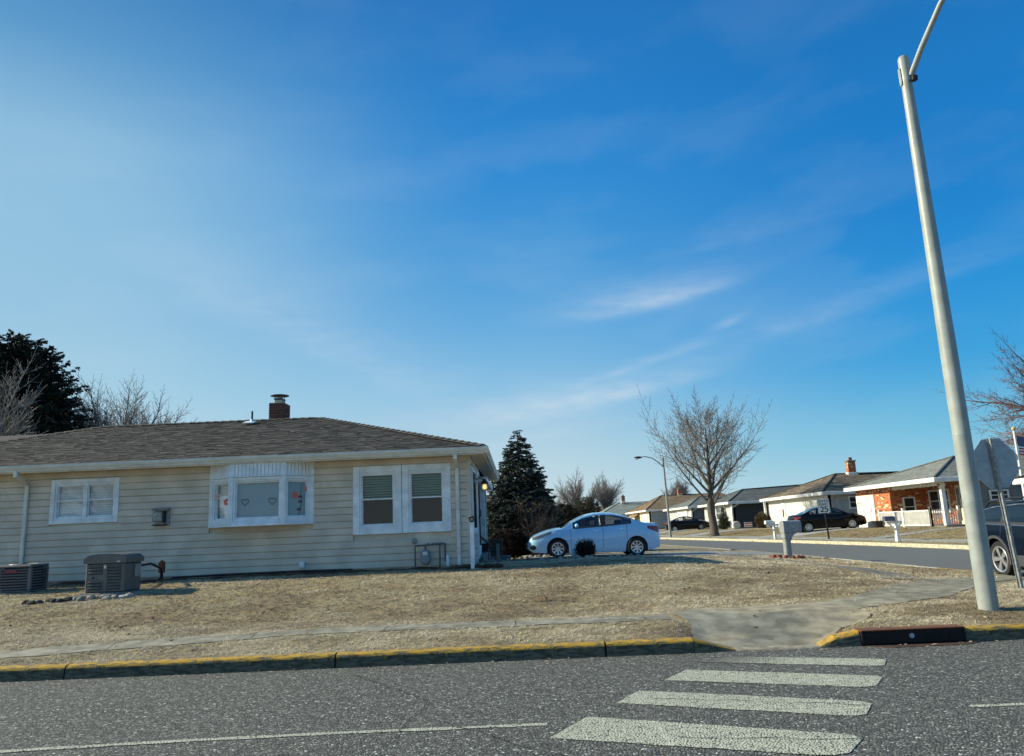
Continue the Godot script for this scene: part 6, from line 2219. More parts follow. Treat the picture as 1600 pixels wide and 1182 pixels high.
func mailbox(called: String, label: String, at: Vector3, turn: float, style: int) -> Node3D:
	var t := thing(called, label, "mailbox", at, turn)
	if style == 0:
		# moulded grey post and box in one; the box reaches out along local +X
		var b := MB.new()
		b.bbox(Vector3(0, 0.3, 0), Vector3(0.19, 0.8, 0.17), 0.025)
		b.bspan(Vector3(-0.11, 0.55, -0.095), Vector3(0.08, 0.74, 0.095), 0.02)
		obj("post", b, M.grey_plastic, t)
		b = MB.new()
		var prof := PackedVector2Array()
		prof.append(Vector2(-0.11, 0.0)); prof.append(Vector2(-0.11, 0.26))
		for i in 9:
			var a := PI - PI * i / 8.0
			prof.append(Vector2(cos(a) * 0.11, 0.26 + sin(a) * 0.08))
		prof.append(Vector2(0.11, 0.0))
		b.prism(prof, Vector3(-0.12, 0.73, 0), Vector3(0, 0, 1), Vector3(0, 1, 0), Vector3(0.58, 0, 0))
		obj("box", b, M.grey_plastic, t, 30.0)
		b = MB.new()
		b.prism(PackedVector2Array([Vector2(0.06, 0.42), Vector2(0.16, 0.6), Vector2(0.24, 0.68), Vector2(0.4, 0.73), Vector2(0.06, 0.73)]), Vector3(0, 0, -0.06), Vector3(1, 0, 0), Vector3(0, 1, 0), Vector3(0, 0, 0.12))
		obj("bracket", b, M.grey_plastic, t)
		b = MB.new()
		b.bbox(Vector3(0.2, 0.9, 0.114), Vector3(0.02, 0.05, 0.012), 0.003)
		obj("flag_pivot", b, M.white_trim, t)
	else:
		var b := MB.new()
		b.bspan(Vector3(-0.06, -0.2, -0.06), Vector3(0.06, 1.18 if style == 2 else 1.0, 0.06), 0.01)
		if style == 2:
			b.bspan(Vector3(-0.09, 1.18, -0.09), Vector3(0.09, 1.22, 0.09), 0.01)
			b.bspan(Vector3(-0.08, -0.05, -0.08), Vector3(0.08, 0.3, 0.08), 0.012)
		b.bspan(Vector3(-0.42, 0.76, -0.045), Vector3(0.30, 0.85, 0.045), 0.01)
		b.bbox(Vector3(-0.2, 0.62, 0), Vector3(0.42, 0.06, 0.06), 0.01, Basis(Vector3.BACK, -0.75))
		b.bbox(Vector3(0.16, 0.66, 0), Vector3(0.3, 0.06, 0.06), 0.01, Basis(Vector3.BACK, 0.75))
		obj("post", b, M.white_far, t)
		b = MB.new()
		var prof := PackedVector2Array([Vector2(-0.09, 0.0), Vector2(-0.09, 0.13)])
		for i in 7:
			var a := PI - PI * i / 6.0
			prof.append(Vector2(cos(a) * 0.09, 0.13 + sin(a) * 0.07))
		prof.append(Vector2(0.09, 0.0))
		b.prism(prof, Vector3(-0.56, 0.86, 0), Vector3(0, 0, 1), Vector3(0, 1, 0), Vector3(0.48, 0, 0))
		obj("box", b, M.mail_blue if style == 2 else M.white_far, t, 30.0)
	return t

func make_props() -> void:
	# street light
	var t := thing("street_light", "tall tapered pale grey street light pole at the kerb by the storm drain", "street light", on(5.29, -9.05))
	var b := MB.new()
	b.lathe([Vector2(0.106, -0.2), Vector2(0.105, 0.3), Vector2(0.103, 1.19), Vector2(0.1035, 1.2), Vector2(0.102, 1.21), Vector2(0.099, 1.98), Vector2(0.0995, 1.99), Vector2(0.098, 2.0), Vector2(0.096, 2.9), Vector2(0.063, 6.93), Vector2(0.0, 6.93)], Vector3(), 28)
	obj("pole", b, M.pole_paint, t, 40.0)
	b = MB.new()
	b.lathe([Vector2(0.064, 6.6), Vector2(0.068, 6.62), Vector2(0.068, 6.93), Vector2(0.05, 6.965), Vector2(0, 6.97)], Vector3(), 20)
	obj("pole_cap", b, M.pole_paint, t, 40.0)
	b = MB.new()
	b.tube([Vector3(0.04, 6.66, 0.05), Vector3(0.16, 6.98, 0.17), Vector3(0.34, 7.42, 0.4), Vector3(0.52, 7.82, 0.75), Vector3(0.75, 8.2, 1.3), Vector3(0.95, 8.4, 1.9)], [0.04, 0.038, 0.036, 0.034, 0.033, 0.032], 12)
	obj("arm", b, M.pole_paint, t, 60.0)
	b = MB.new()
	b.bspan(Vector3(-0.085, 6.55, -0.025), Vector3(-0.06, 6.8, 0.025), 0.01)
	obj("bracket_plate", b, M.pole_paint, t)
	b = MB.new()
	b.bspan(Vector3(0.03, 6.58, 0.03), Vector3(0.10, 6.65, 0.10), 0.008)
	b.tube([Vector3(-0.02, 6.57, 0.09), Vector3(0.09, 6.575, 0.09)], [0.008, 0.008], 6)
	obj("arm_bolts", b, M.dark, t)
	b = MB.new()
	b.bbox(Vector3(1.0, 8.44, 2.2), Vector3(0.2, 0.12, 0.6), 0.05, Basis(Vector3.UP, 0.35))
	obj("lamp_head", b, M.galv, t)
	b = MB.new()
	b.col = Color(0.12, 0.11, 0.1)
	for y in [1.2, 1.985]: b.lathe([Vector2(0.1025 - (y - 1.2) * 0.005, y - 0.005), Vector2(0.1042 - (y - 1.2) * 0.005, y), Vector2(0.1025 - (y - 1.2) * 0.005, y + 0.005)], Vector3(), 28)
	obj("weld_band", b, M.galv, t)
	# stop sign, seen from behind
	t = thing("stop_sign", "grey back of an octagonal stop sign on a leaning metal post beside the street light", "stop sign", on(6.98, -11.1))
	t.rotation = Vector3(0.0, 0.16, 0.055)
	obj("post", u_post(2.12), M.galv, t)
	b = MB.new()
	b.prism(octagon(0.385), Vector3(0.02, 1.755, -0.018), Vector3(1, 0, 0), Vector3(0, 1, 0), Vector3(0, 0, 0.004))
	obj("sign_plate", b, M.sign_back, t)
	b = MB.new()
	b.col = Color(0.45, 0.02, 0.03)
	b.prism(octagon(0.372), Vector3(0.02, 1.755, -0.0205), Vector3(1, 0, 0), Vector3(0, 1, 0), Vector3(0, 0, 0.0015))
	obj("sign_face", b, M.satin, t)
	text("lettering", "STOP", 0.25, M.white_far, t, Vector3(0.02, 1.755, -0.024), Basis(Vector3.UP, PI))
	for y in [1.5, 2.03]:
		b = MB.new()
		b.lathe([Vector2(0, 0.012), Vector2(0.009, 0.01), Vector2(0.011, 0)], Vector3(0, y, 0.036), 8, Basis(Vector3.RIGHT, PI / 2))
		obj("bolt", b, M.galv, t)
	# speed limit sign over the street
	t = thing("speed_limit_sign", "white speed limit sign on a dark post in front of the black sedan", "road sign", on(15.75, -39.8))
	t.rotation = Vector3(0, -0.1, 0.05)
	b = u_post(2.0)
	obj("post", b, M.dark, t)
	b = MB.new()
	b.prism(PackedVector2Array([Vector2(-0.3, 1.33), Vector2(0.3, 1.33), Vector2(0.3, 2.03), Vector2(-0.3, 2.03)]), Vector3(0, 0, 0.037), Vector3(1, 0, 0), Vector3(0, 1, 0), Vector3(0, 0, 0.005))
	obj("sign_plate", b, M.white_far, t)
	text("lettering", "SPEED", 0.12, M.dark, t, Vector3(0, 1.92, 0.045))
	text("lettering", "LIMIT", 0.12, M.dark, t, Vector3(0, 1.76, 0.045))
	text("lettering", "25", 0.28, M.dark, t, Vector3(0, 1.51, 0.045))
	for q in [[-0.275, 1.68, 0.012, 0.66], [0.275, 1.68, 0.012, 0.66]]:
		b = MB.new()
		b.box(Vector3(q[0], q[1], 0.0435), Vector3(q[2], q[3], 0.002))
		obj("border", b, M.dark, t)
	# distant street lamp
	t = thing("street_lamp", "distant street lamp with a curved arm reaching left over the street", "street lamp", on(far_edge(-62.0) + 0.3, -62.0))
	t.rotation.z = 0.02
	b = MB.new()
	b.lathe([Vector2(0.12, -0.1), Vector2(0.10, 1.0), Vector2(0.07, 6.35), Vector2(0, 6.36)], Vector3(), 12)
	obj("pole", b, M.galv, t, 50.0)
	b = MB.new()
	b.tube([Vector3(0, 5.55, 0), Vector3(-0.35, 5.95, 0), Vector3(-0.85, 6.35, 0), Vector3(-1.35, 6.5, 0), Vector3(-1.75, 6.5, 0)], [0.045, 0.045, 0.04, 0.04, 0.035], 8)
	obj("arm", b, M.galv, t, 60.0)
	b = MB.new()
	b.ball(Vector3(-2.0, 6.47, 0), Vector3(0.33, 0.1, 0.15), 12, 8)
	obj("lamp_head", b, M.dark, t, 60.0)
	b = MB.new()
	b.ball(Vector3(-2.1, 6.4, 0), Vector3(0.16, 0.1, 0.12), 12, 8)
	obj("lamp_glass", b, M.white_far, t, 60.0)
	# mailboxes
	mailbox("mailbox", "grey moulded mailbox on its own post at the kerb, red stones round its foot", on(7.72, -22.6), 0.25, 0)
	t = mailbox("mailbox", "white post mailbox with a dark blue box at the kerb before the brick house", on(15.75, -32.6), 0.25, 2)
	mailbox("mailbox", "white mailbox and post across the street, left of the grey moulded mailbox", on(far_edge(-43.9) + 0.45, -43.9), 0.3, 1)
	var r2 := RandomNumberGenerator.new(); r2.seed = 15
	for i in 13:
		var a := TAU * i / 13.0
		var p := on(7.66 + cos(a) * 0.42, -22.5 + sin(a) * 0.3, 0.03)
		var c := Color(0.28, 0.085, 0.055) * r2.randf_range(0.7, 1.25)
		var o := obj("edging_stone", rock(p, Vector3(r2.randf_range(0.06, 0.1), r2.randf_range(0.05, 0.085), 0.06), c, i), M.stone, null, 45.0)
		meta(o, "red brick coloured stone in the ring round the grey mailbox's foot", "stone", "red stones round the grey mailbox")
	# stones along the path
	for i in 24:
		var x := -0.75 + i * 0.155 + r2.randf_range(-0.03, 0.03)
		var p := on(x, -18.35 - 0.16 * x + r2.randf_range(-0.04, 0.04), 0.02)
		var pale := r2.randf()
		var c := Color(0.16, 0.13, 0.11).lerp(Color(0.5, 0.45, 0.38), pale * pale)
		var o := obj("edging_stone", rock(p, Vector3(r2.randf_range(0.05, 0.085), r2.randf_range(0.035, 0.06), 0.05), c, 40 + i), M.stone, null, 45.0)
		meta(o, "edging stone in the row between the lawn and the front path", "stone", "edging stones along the front path")
	for i in 9:
		var p := on(0.1 + i * 0.16 + r2.randf_range(-0.04, 0.04), -26.2 - 1.9 + r2.randf_range(-0.1, 0.1), 0.03)
		var o := obj("edging_stone", rock(p, Vector3(r2.randf_range(0.06, 0.1), 0.06, 0.06), Color(0.42, 0.37, 0.32) * r2.randf_range(0.6, 1.2), 70 + i), M.stone, null, 45.0)
		meta(o, "pale edging stone of the bed in front of the sedan's nose", "stone", "edging stones of the spruce bed")
	# storm drain inlet
	t = thing("storm_drain", "rusty black iron storm drain inlet set into the yellow kerb", "storm drain", Vector3(3.94, 0, -8.1))
	b = MB.new()
	b.bspan(Vector3(-0.53, 0.136, -0.16), Vector3(0.52, 0.152, 0.010), 0.005)
	obj("hood", b, M.rust, t)
	b = MB.new()
	b.bspan(Vector3(-0.49, 0.012, -0.012), Vector3(0.50, 0.134, 0.004), 0.004)
	b.bspan(Vector3(-0.53, -0.01, -0.16), Vector3(-0.492, 0.134, 0.008), 0.006)
	b.bspan(Vector3(0.502, -0.01, -0.16), Vector3(0.52, 0.134, 0.008), 0.004)
	obj("curb_plate", b, M.iron, t)
	for q in [-0.40, -0.27, -0.20, 0.12, 0.19, 0.26, 0.36, 0.42]:
		b = MB.new()
		b.bspan(Vector3(q, 0.04, 0.004), Vector3(q + 0.022, 0.105, 0.009), 0.002)
		obj("raised_mark", b, M.iron, t)
	b = MB.new()
	b.col = Color(0.30, 0.40, 0.46)
	b.lathe([Vector2(0.0, 0.006), Vector2(0.024, 0.006), Vector2(0.026, 0.0)], Vector3(-0.02, 0.082, 0.004), 20, Basis(Vector3.RIGHT, PI / 2))
	obj("marker_disc", b, M.satin, t)
	b = MB.new()
	b.prism(PackedVector2Array([Vector2(-0.5, 0.0), Vector2(-0.3, 0.17), Vector2(0.45, 0.16), Vector2(0.62, 0.04), Vector2(0.52, 0.0)]), Vector3(0, 0.0, 0.01), Vector3(1, 0, 0), Vector3(0, 0, 1), Vector3(0, 0.005, 0))
	obj("gutter_plate", b, M.dark_rust, t)
	# air conditioner
	var gy := 0.50
	t = thing("air_conditioner", "dark slatted air conditioner condenser at the left end of the house", "air conditioner", Vector3(-9.15, gy, -14.45), 0.06)
	t.scale = Vector3.ONE * 0.83
	b = MB.new()
	b.bspan(Vector3(-0.42, -0.1, -0.42), Vector3(0.42, 0.05, 0.42), 0.015)
	obj("pad", b, M.foundation, t)
	b = MB.new()
	b.bspan(Vector3(-0.31, 0.06, -0.31), Vector3(0.31, 0.60, 0.31), 0.05)
	obj("coil", b, M.dark, t)
	b = MB.new()
	b.bspan(Vector3(-0.37, 0.58, -0.37), Vector3(0.37, 0.64, 0.37), 0.03)
	b.bspan(Vector3(-0.36, 0.05, -0.36), Vector3(0.36, 0.10, 0.36), 0.02)
	for q in [[-1, -1], [1, -1], [1, 1], [-1, 1]]: b.bspan(Vector3(q[0] * 0.36 - 0.0, 0.1, q[1] * 0.36), Vector3(q[0] * 0.28, 0.58, q[1] * 0.28), 0.015)
	obj("casing", b, M.condenser, t)
	for i in 8:
		for s in [[Vector3(0, 0, 0.345), Basis()], [Vector3(0.345, 0, 0), Basis(Vector3.UP, PI / 2)]]:
			var lv := MB.new()
			lv.bbox(s[0] + Vector3(0, 0.135 + i * 0.058, 0), Vector3(0.6, 0.026, 0.035), 0.006, s[1] * Basis(Vector3.RIGHT, 0.5))
			obj("louver", lv, M.condenser, t)
	b = MB.new()
	b.col = Color(0.22, 0.03, 0.04)
	b.bspan(Vector3(-0.2, 0.475, 0.366), Vector3(0.06, 0.53, 0.374), 0.003)
	obj("badge", b, M.satin, t)
	b = MB.new()
	for i in 7: b.lathe([Vector2(0.05 + i * 0.04, 0.645), Vector2(0.055 + i * 0.04, 0.652), Vector2(0.06 + i * 0.04, 0.645)], Vector3(), 20)
	obj("fan_guard", b, M.black_metal, t)
	# standby generator
	t = thing("generator", "grey louvred standby generator with domed lid on the lawn by the house wall", "generator", Vector3(-7.14, 0.47, -13.80), 0.0)
	b = MB.new()
	b.bspan(Vector3(-0.40, -0.08, -0.36), Vector3(0.40, 0.05, 0.36), 0.015)
	obj("pad", b, M.foundation, t)
	b = MB.new()
	b.bspan(Vector3(-0.34, 0.05, -0.3), Vector3(0.34, 0.54, 0.3), 0.02)
	obj("body", b, M.generator, t)
	b = MB.new()
	var lid := PackedVector2Array([Vector2(-0.365, 0.0)])
	for i in 13:
		var f := i / 12.0 * 2.0 - 1.0
		lid.append(Vector2(f * 0.365, 0.075 + 0.085 * sqrt(maxf(0.0, 1.0 - pow(absf(f), 3.0)))))
	lid.append(Vector2(0.365, 0.0))
	b.prism(lid, Vector3(0, 0.54, -0.33), Vector3(1, 0, 0), Vector3(0, 1, 0), Vector3(0, 0, 0.66))
	obj("lid", b, M.generator, t, 35.0)
	for i in 8:
		for side in [[-0.16, [0, 1, 2, 5, 6, 7]], [0.155, [0, 1, 2, 3, 4, 5, 6, 7]]]:
			if not i in side[1]: continue
			var lv := MB.new()
			lv.bbox(Vector3(side[0], 0.49 - i * 0.052, 0.306), Vector3(0.24, 0.02, 0.03), 0.005, Basis(Vector3.RIGHT, 0.6))
			obj("louver", lv, M.generator, t)
			lv = MB.new()
			lv.box(Vector3(side[0], 0.468 - i * 0.052, 0.3015), Vector3(0.235, 0.016, 0.002))
			obj("louver_slot", lv, M.dark, t)
	b = MB.new()
	b.lathe([Vector2(0, 0.012), Vector2(0.018, 0.012), Vector2(0.02, 0)], Vector3(-0.2, 0.30, 0.30), 12, Basis(Vector3.RIGHT, PI / 2))
	obj("lock", b, M.dark, t)
	b = MB.new()
	b.box(Vector3(-0.005, 0.48, 0.303), Vector3(0.04, 0.055, 0.003))
	b.box(Vector3(0.24, 0.565, 0.333), Vector3(0.05, 0.02, 0.003))
	obj("label_plate", b, M.white_far, t)
	b = MB.new()
	b.bspan(Vector3(0.34, 0.28, -0.22), Vector3(0.375, 0.5, -0.02), 0.01)
	obj("junction_box", b, M.grey_plastic, t)
	b = MB.new()
	b.col = Color(0.01, 0.01, 0.012)
	b.tube([Vector3(0.3, 0.46, -0.28), Vector3(0.36, 0.48, -0.6), Vector3(0.36, 0.38, -1.0), Vector3(0.26, 0.22, -1.3)], [0.022, 0.022, 0.022, 0.022], 8)
	b.tube([Vector3(0.3, 0.18, -0.28), Vector3(0.32, 0.15, -0.9), Vector3(0.26, 0.2, -1.3)], [0.02, 0.02, 0.02], 8)
	obj("flexible_pipe", b, M.plain, t, 60.0)
	b = MB.new()
	b.tube([Vector3(0.2, -0.05, -1.4), Vector3(0.2, 0.28, -1.4)], [0.03, 0.03], 8)
	b.lathe([Vector2(0, 0.28), Vector2(0.06, 0.28), Vector2(0.065, 0.46), Vector2(0.04, 0.5), Vector2(0, 0.52)], Vector3(0.2, 0, -1.4), 10)
	obj("gas_regulator", b, M.rust, t, 40.0)
	for i in 2:
		b = MB.new()
		b.bspan(Vector3(-0.40 + i * 0.36, -0.12, 0.38), Vector3(-0.06 + i * 0.3, 0.03, 0.54), 0.012)
		var o := obj("concrete_block", b, M.foundation)
		o.transform = t.transform
		meta(o, "loose grey concrete block lying in front of the generator, %s" % ["farther from its hose", "under its louvred door's hinge side"][i], "block")
	for i in 16:
		var f := i / 15.0
		var dark := f < 0.45
		var p := on(lerpf(-8.15, -6.55, f), lerpf(-13.05, -13.2, f) + r2.randf_range(-0.1, 0.1), 0.015)
		var c := Color(0.05, 0.045, 0.04) if dark else Color(0.30, 0.27, 0.24)
		if i == 14: c = Color(0.55, 0.57, 0.58)
		c *= r2.randf_range(0.75, 1.25)
		var o := obj("garden_stone", rock(p, Vector3(r2.randf_range(0.05, 0.11), r2.randf_range(0.03, 0.06), 0.07), c, 90 + i), M.stone, null, 45.0)
		meta(o, "dark rounded stone in the heap left of the generator pad" if dark else "grey stone scattered in front of the generator pad", "stone", "dark stones by the generator" if dark else "pale stones by the generator")
	# gas meter
	t = thing("gas_meter", "grey gas meter with pipework on the house wall below the paired windows", "gas meter", Vector3(-1.75, 0.62, -15.86))
	b = MB.new()
	b.tube([Vector3(-0.36, -0.05, 0), Vector3(-0.36, 0.42, 0), Vector3(0.16, 0.45, 0), Vector3(0.25, 0.45, 0), Vector3(0.25, 0.1, 0)], [0.02, 0.02, 0.022, 0.022, 0.02], 8)
	b.tube([Vector3(0.14, 0.45, 0), Vector3(0.14, -0.08, 0)], [0.016, 0.016], 8)
	for x in [-0.1, 0.0, 0.08, 0.18]: b.bbox(Vector3(x, 0.448, 0), Vector3(0.035, 0.05, 0.05), 0.01)
	b.tube([Vector3(-0.15, 0.42, 0), Vector3(-0.15, 0.32, 0)], [0.02, 0.02], 8)
	obj("pipe", b, M.pipe_grey, t, 50.0)
	b = MB.new()
	b.bspan(Vector3(-0.25, 0.05, -0.07), Vector3(-0.05, 0.34, 0.08), 0.05)
	b.lathe([Vector2(0, 0.03), Vector2(0.085, 0.025), Vector2(0.1, 0)], Vector3(-0.15, 0.15, 0.07), 18, Basis(Vector3.RIGHT, PI / 2))
	obj("meter_body", b, M.meter_grey, t, 40.0)
	b = MB.new()
	b.bspan(Vector3(-0.20, 0.235, 0.08), Vector3(-0.10, 0.30, 0.092), 0.006)
	obj("dial", b, M.white_far, t)
	b = MB.new()
	b.ball(Vector3(-0.37, 0.52, 0.0), Vector3(0.055, 0.065, 0.05), 12, 8)
	b.bspan(Vector3(-0.42, 0.50, 0.0), Vector3(-0.32, 0.58, 0.05), 0.015)
	obj("regulator", b, M.meter_grey, t, 50.0)
	b = MB.new()
	b.bspan(Vector3(0.27, 0.0, -0.03), Vector3(0.33, 0.22, 0.03), 0.01)
	obj("cover", b, M.white_trim, t)
	# post with a lamp by the corner
	t = thing("post_light", "square white post with a small black lamp on top at the house corner", "post light", Vector3(-0.915, 0.6, -15.35))
	b = MB.new()
	b.bspan(Vector3(-0.04, -0.1, -0.04), Vector3(0.04, 0.86, 0.04), 0.008)
	obj("post", b, M.white_trim, t)
	b = MB.new()
	b.ball(Vector3(0, 0.92, 0.0), Vector3(0.055, 0.055, 0.06), 12, 8)
	b.bbox(Vector3(-0.01, 0.965, 0.02), Vector3(0.13, 0.015, 0.13), 0.005, Basis(Vector3.BACK, 0.25))
	obj("lamp", b, M.black_metal, t, 40.0)
	b = MB.new()
	b.lathe([Vector2(0, 0.012), Vector2(0.025, 0.01), Vector2(0.035, 0)], Vector3(0.0, 0.92, 0.052), 14, Basis(Vector3.RIGHT, PI / 2))
	obj("lens", b, M.galv, t)
	# rail and bench by the porch
	t = thing("handrail", "weathered handrail sloping down to a grey post beside the porch step", "handrail", Vector3(-0.6, 0.42, -22.0))
	b = MB.new()
	b.bspan(Vector3(-0.045, -0.1, -0.045), Vector3(0.045, 0.5, 0.045), 0.008)
	obj("rail_post", b, M.grey_wood, t)
	b = MB.new()
	b.tube([Vector3(-0.37, 0.74, 2.5), Vector3(-0.3, 0.58, 0.5), Vector3(-0.22, 0.42, -1.0)], [0.03, 0.03, 0.03], 6)
	obj("rail", b, M.wood_dark, t)
	t = thing("planter", "dark wooden planter box on the porch walk beside the house", "planter", Vector3(-0.72, 0.42, -24.0))
	b = MB.new()
	for i in 4: b.bspan(Vector3(-0.22, 0.1 + i * 0.13, -0.2), Vector3(0.22, 0.22 + i * 0.13, 0.2), 0.01)
	obj("planter_box", b, M.wood_dark, t)
	b = MB.new()
	b.bspan(Vector3(-0.3, -0.1, -0.28), Vector3(0.45, 0.1, 0.28), 0.015)
	obj("planter_base", b, M.foundation, t)
	t = thing("garden_ornament", "small pale blue garden ornament beside the dark shrub by the path", "ornament", on(1.42, -20.35))
	b = MB.new()
	b.col = Color(0.35, 0.5, 0.62)
	b.lathe([Vector2(0.07, 0), Vector2(0.08, 0.06), Vector2(0.05, 0.16), Vector2(0.06, 0.2), Vector2(0.035, 0.27), Vector2(0, 0.29)], Vector3(), 12)
	obj("figure", b, M.plain, t, 50.0)
	b = MB.new()
	b.col = Color(0.3, 0.28, 0.3)
	b.bspan(Vector3(-0.1, -0.03, -0.1), Vector3(0.1, 0.02, 0.1), 0.01)
	obj("plinth", b, M.stone, t)
	# bits on the lawn
	for q in [[0.78, -12.3, 0.11, Color(0.12, 0.035, 0.02), "small heap of red brown leaves on the lawn in front of the sedan"], [0.33, -11.4, 0.06, Color(0.2, 0.1, 0.05), "few tan leaves on the lawn nearer the footway than the red heap"], [-5.35, -10.4, 0.12, Color(0.05, 0.03, 0.02), "dark scrap of leaves on the lawn below the air conditioner"]]:
		var m := MB.new()
		for i in 34:
			var p := on(q[0] + r2.randfn(0, q[2]), q[1] + r2.randfn(0, q[2] * 0.7), 0.03 + r2.randf() * 0.025)
			var a := r2.randf() * TAU
			var u := Vector3(cos(a), r2.randf_range(-0.5, 0.5), sin(a)) * 0.022
			var w := Vector3(-sin(a), r2.randf_range(-0.5, 0.5), cos(a)) * 0.014
			m.col = q[3] * r2.randf_range(0.7, 1.5)
			m.quad(p - u, p + w, p + u, p - w)
		meta(obj("leaf_heap", m, M.straw), q[4], "leaves").set_meta("kind", "stuff")
	# bed of dark soil and litter against the house
	var bed := MB.new()
	var n := 60
	for i in n:
		var q := []
		for o in [[0, 0], [1, 0], [1, 1], [0, 1]]:
			var x: float = lerpf(-9.6, -0.5, (i + o[0]) / float(n))
			var z: float = lerpf(-15.99, -15.62 + 0.10 * hn.get_noise_2d(x * 60.0, 5.0), o[1])
			q.append(Vector3(x, ground(x, z) + 0.035 + 0.03 * hn.get_noise_2d(x * 90, z * 200), z))
		bed.quad(q[0], q[1], q[2], q[3])
	struct(obj("soil_bed", bed, M.soil))
	for i in 5:
		var p := on(-1.2 + i * 0.19, -15.35 + r2.randf_range(-0.05, 0.05), 0.05)
		var o := obj("bark_piece", rock(p, Vector3(r2.randf_range(0.07, 0.12), 0.045, 0.05), Color(0.055, 0.03, 0.02) * r2.randf_range(0.7, 1.6), 130 + i), M.stone, null, 45.0)
		meta(o, "dark rough lump in the bed at the foot of the white corner post", "stone", "dark lumps at the house corner")
	# far side of the street: bins, yard sign, hose pot, planter, flagpole
	for i in 2:
		t = thing("rubbish_bin", ["dark wheeled bin beside the white garage door, nearer the dark car", "dark wheeled bin beside the white garage door, farther from the dark car"][i], "bin", on(19.15 + i * 0.55, -86.3 - i * 1.0), 0.3, "bins beside the garage")
		b = MB.new()
		b.lathe([Vector2(0.0, 0.0), Vector2(0.28, 0.0), Vector2(0.36, 1.0), Vector2(0.0, 1.0)], Vector3(), 4, Basis(Vector3.UP, PI / 4))
		obj("bin_body", b, M.dark, t)
		b = MB.new()
		b.bbox(Vector3(0, 1.04, 0), Vector3(0.6, 0.1, 0.62), 0.03, Basis(Vector3.RIGHT, -0.08))
		obj("bin_lid", b, M.dark, t)
	t = thing("yard_sign", "small red and white yard sign before the dark grey house wall", "sign", on(20.1, -68.2))
	b = MB.new()
	b.bspan(Vector3(-0.35, 0.15, -0.01), Vector3(0.35, 0.55, 0.01), 0.004)
	obj("sign_board", b, M.white_far, t)
	b = MB.new()
	b.col = Color(0.35, 0.06, 0.06)
	b.span(Vector3(-0.33, 0.2, 0.0125), Vector3(0.33, 0.3, 0.014)); b.span(Vector3(-0.33, 0.4, 0.0125), Vector3(0.33, 0.5, 0.014))
	obj("sign_print", b, M.plain, t)
	b = MB.new()
	for x in [-0.25, 0.25]: b.tube([Vector3(x, -0.1, 0), Vector3(x, 0.2, 0)], [0.01, 0.01], 5)
	obj("stake", b, M.galv, t)
	t = thing("hose_reel", "pale curved hose pot by the dark grey house wall, left of the yard sign", "hose reel", on(19.2, -68.6))
	b = MB.new()
	b.col = Color(0.4, 0.4, 0.38)
	b.lathe([Vector2(0.0, -0.12), Vector2(0.32, -0.12), Vector2(0.36, 0.0), Vector2(0.32, 0.12), Vector2(0.0, 0.12)], Vector3(0, 0.34, 0), 16, Basis(Vector3.RIGHT, PI / 2))
	obj("reel", b, M.plain, t, 40.0)
	t = thing("flower_pot", "dark round planter between the white garage door and the porch fence", "planter", on(21.5, -46.8))
	b = MB.new()
	b.lathe([Vector2(0.0, 0.0), Vector2(0.2, 0.0), Vector2(0.32, 0.34), Vector2(0.35, 0.36), Vector2(0.35, 0.4), Vector2(0.28, 0.4), Vector2(0.0, 0.33)], Vector3(), 16)
	obj("pot", b, M.dark, t, 40.0)
	t = thing("flagpole", "white flagpole with gold ball flying a striped flag at the right edge", "flagpole", on(22.6, -34.6))
	b = MB.new()
	b.lathe([Vector2(0.07, -0.1), Vector2(0.045, 4.25), Vector2(0, 4.26)], Vector3(), 12)
	obj("pole", b, M.white_far, t, 50.0)
	b = MB.new()
	b.col = Color(0.6, 0.4, 0.1)
	b.ball(Vector3(0, 4.34, 0), Vector3(0.09, 0.09, 0.09), 12, 8)
	obj("finial", b, M.satin, t, 60.0)
	b = MB.new()
	var fl := func(u: float, v: float) -> Vector3:
		return Vector3(0.08 + u * 1.15, 4.0 - v * 0.85 - u * u * 0.42 - 0.1 * u, 0.12 * sin(u * 6.0 + v * 1.5) * u)
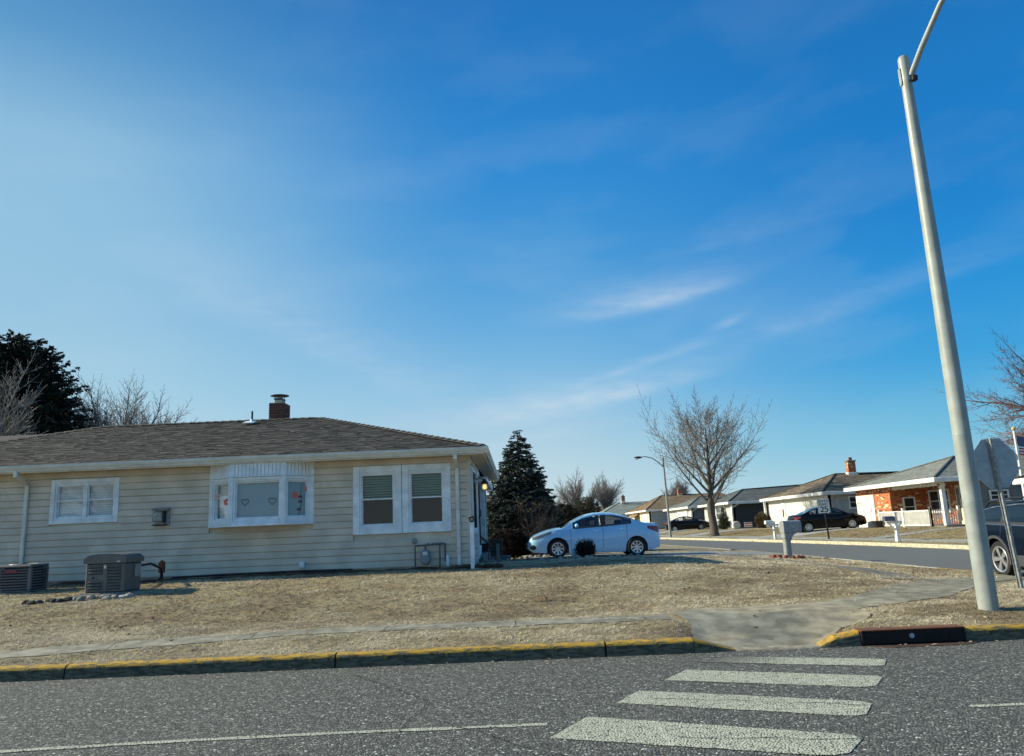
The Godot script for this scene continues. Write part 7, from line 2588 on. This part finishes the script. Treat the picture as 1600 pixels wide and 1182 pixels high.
	for i in 24:
		for k in 13:
			var u0 := i / 24.0
			var u1 := (i + 1) / 24.0
			var v0 := k / 13.0
			var v1 := (k + 1) / 13.0
			b.col = Color(0.5, 0.05, 0.06) if k % 2 == 0 else Color(0.8, 0.78, 0.76)
			if i < 10 and k < 7: b.col = Color(0.04, 0.06, 0.18)
			b.quad(fl.call(u0, v0), fl.call(u1, v0), fl.call(u1, v1), fl.call(u0, v1))
	var fo := obj("flag", b, M.straw, t)
	b = MB.new()
	b.col = Color(0.85, 0.85, 0.85)
	for i in 9:
		for k in (6 if i % 2 == 0 else 5):
			pass
	for r in 9:
		for c in (6 if r % 2 == 0 else 5):
			var u := (0.035 + (c + (0.0 if r % 2 == 0 else 0.5)) * 0.065)
			var v := (r + 1) * 0.0538
			var p: Vector3 = fl.call(u, v) + Vector3(0, 0, 0.006)
			for s in 5:
				var a0 := PI / 2 + TAU * s / 5.0
				b.tri(p + Vector3(cos(a0), sin(a0), 0) * 0.024, p + Vector3(cos(a0 + 2.2), sin(a0 + 2.2), 0) * 0.012, p + Vector3(cos(a0 - 2.2), sin(a0 - 2.2), 0) * 0.012)
	obj("flag_stars", b, M.plain, fo)

func _ready() -> void:
	rng.seed = 2024
	hn.seed = 12; hn.frequency = 0.02; hn.fractal_octaves = 3
	pn.seed = 40; pn.frequency = 0.06; pn.fractal_octaves = 3
	make_light()
	make_materials()
	mk("dark_glass", lin(0.03, 0.035, 0.04), 0.06)
	mk("cladding", lin(0.045, 0.05, 0.055), 0.6)
	mk("mail_blue", lin(0.06, 0.07, 0.13), 0.5)
	mk("meter_grey", lin(0.20, 0.24, 0.25), 0.5)
	mk("cream_door", lin(0.70, 0.64, 0.46), 0.5)
	mk("pipe_grey", lin(0.10, 0.115, 0.12), 0.6)
	mk("dark_rust", lin(0.075, 0.035, 0.022), 0.9, 0, "blotch", 3.0)
	var lg := mk("lamp_glow", Color(1.0, 0.9, 0.7), 0.3)
	lg.emission_enabled = true
	lg.emission = Color(1.0, 0.82, 0.5)
	lg.emission_energy_multiplier = 0.32
	make_setting()
	make_house()
	make_far_houses()
	make_cars()
	make_plants()
	make_props()
	make_grass()
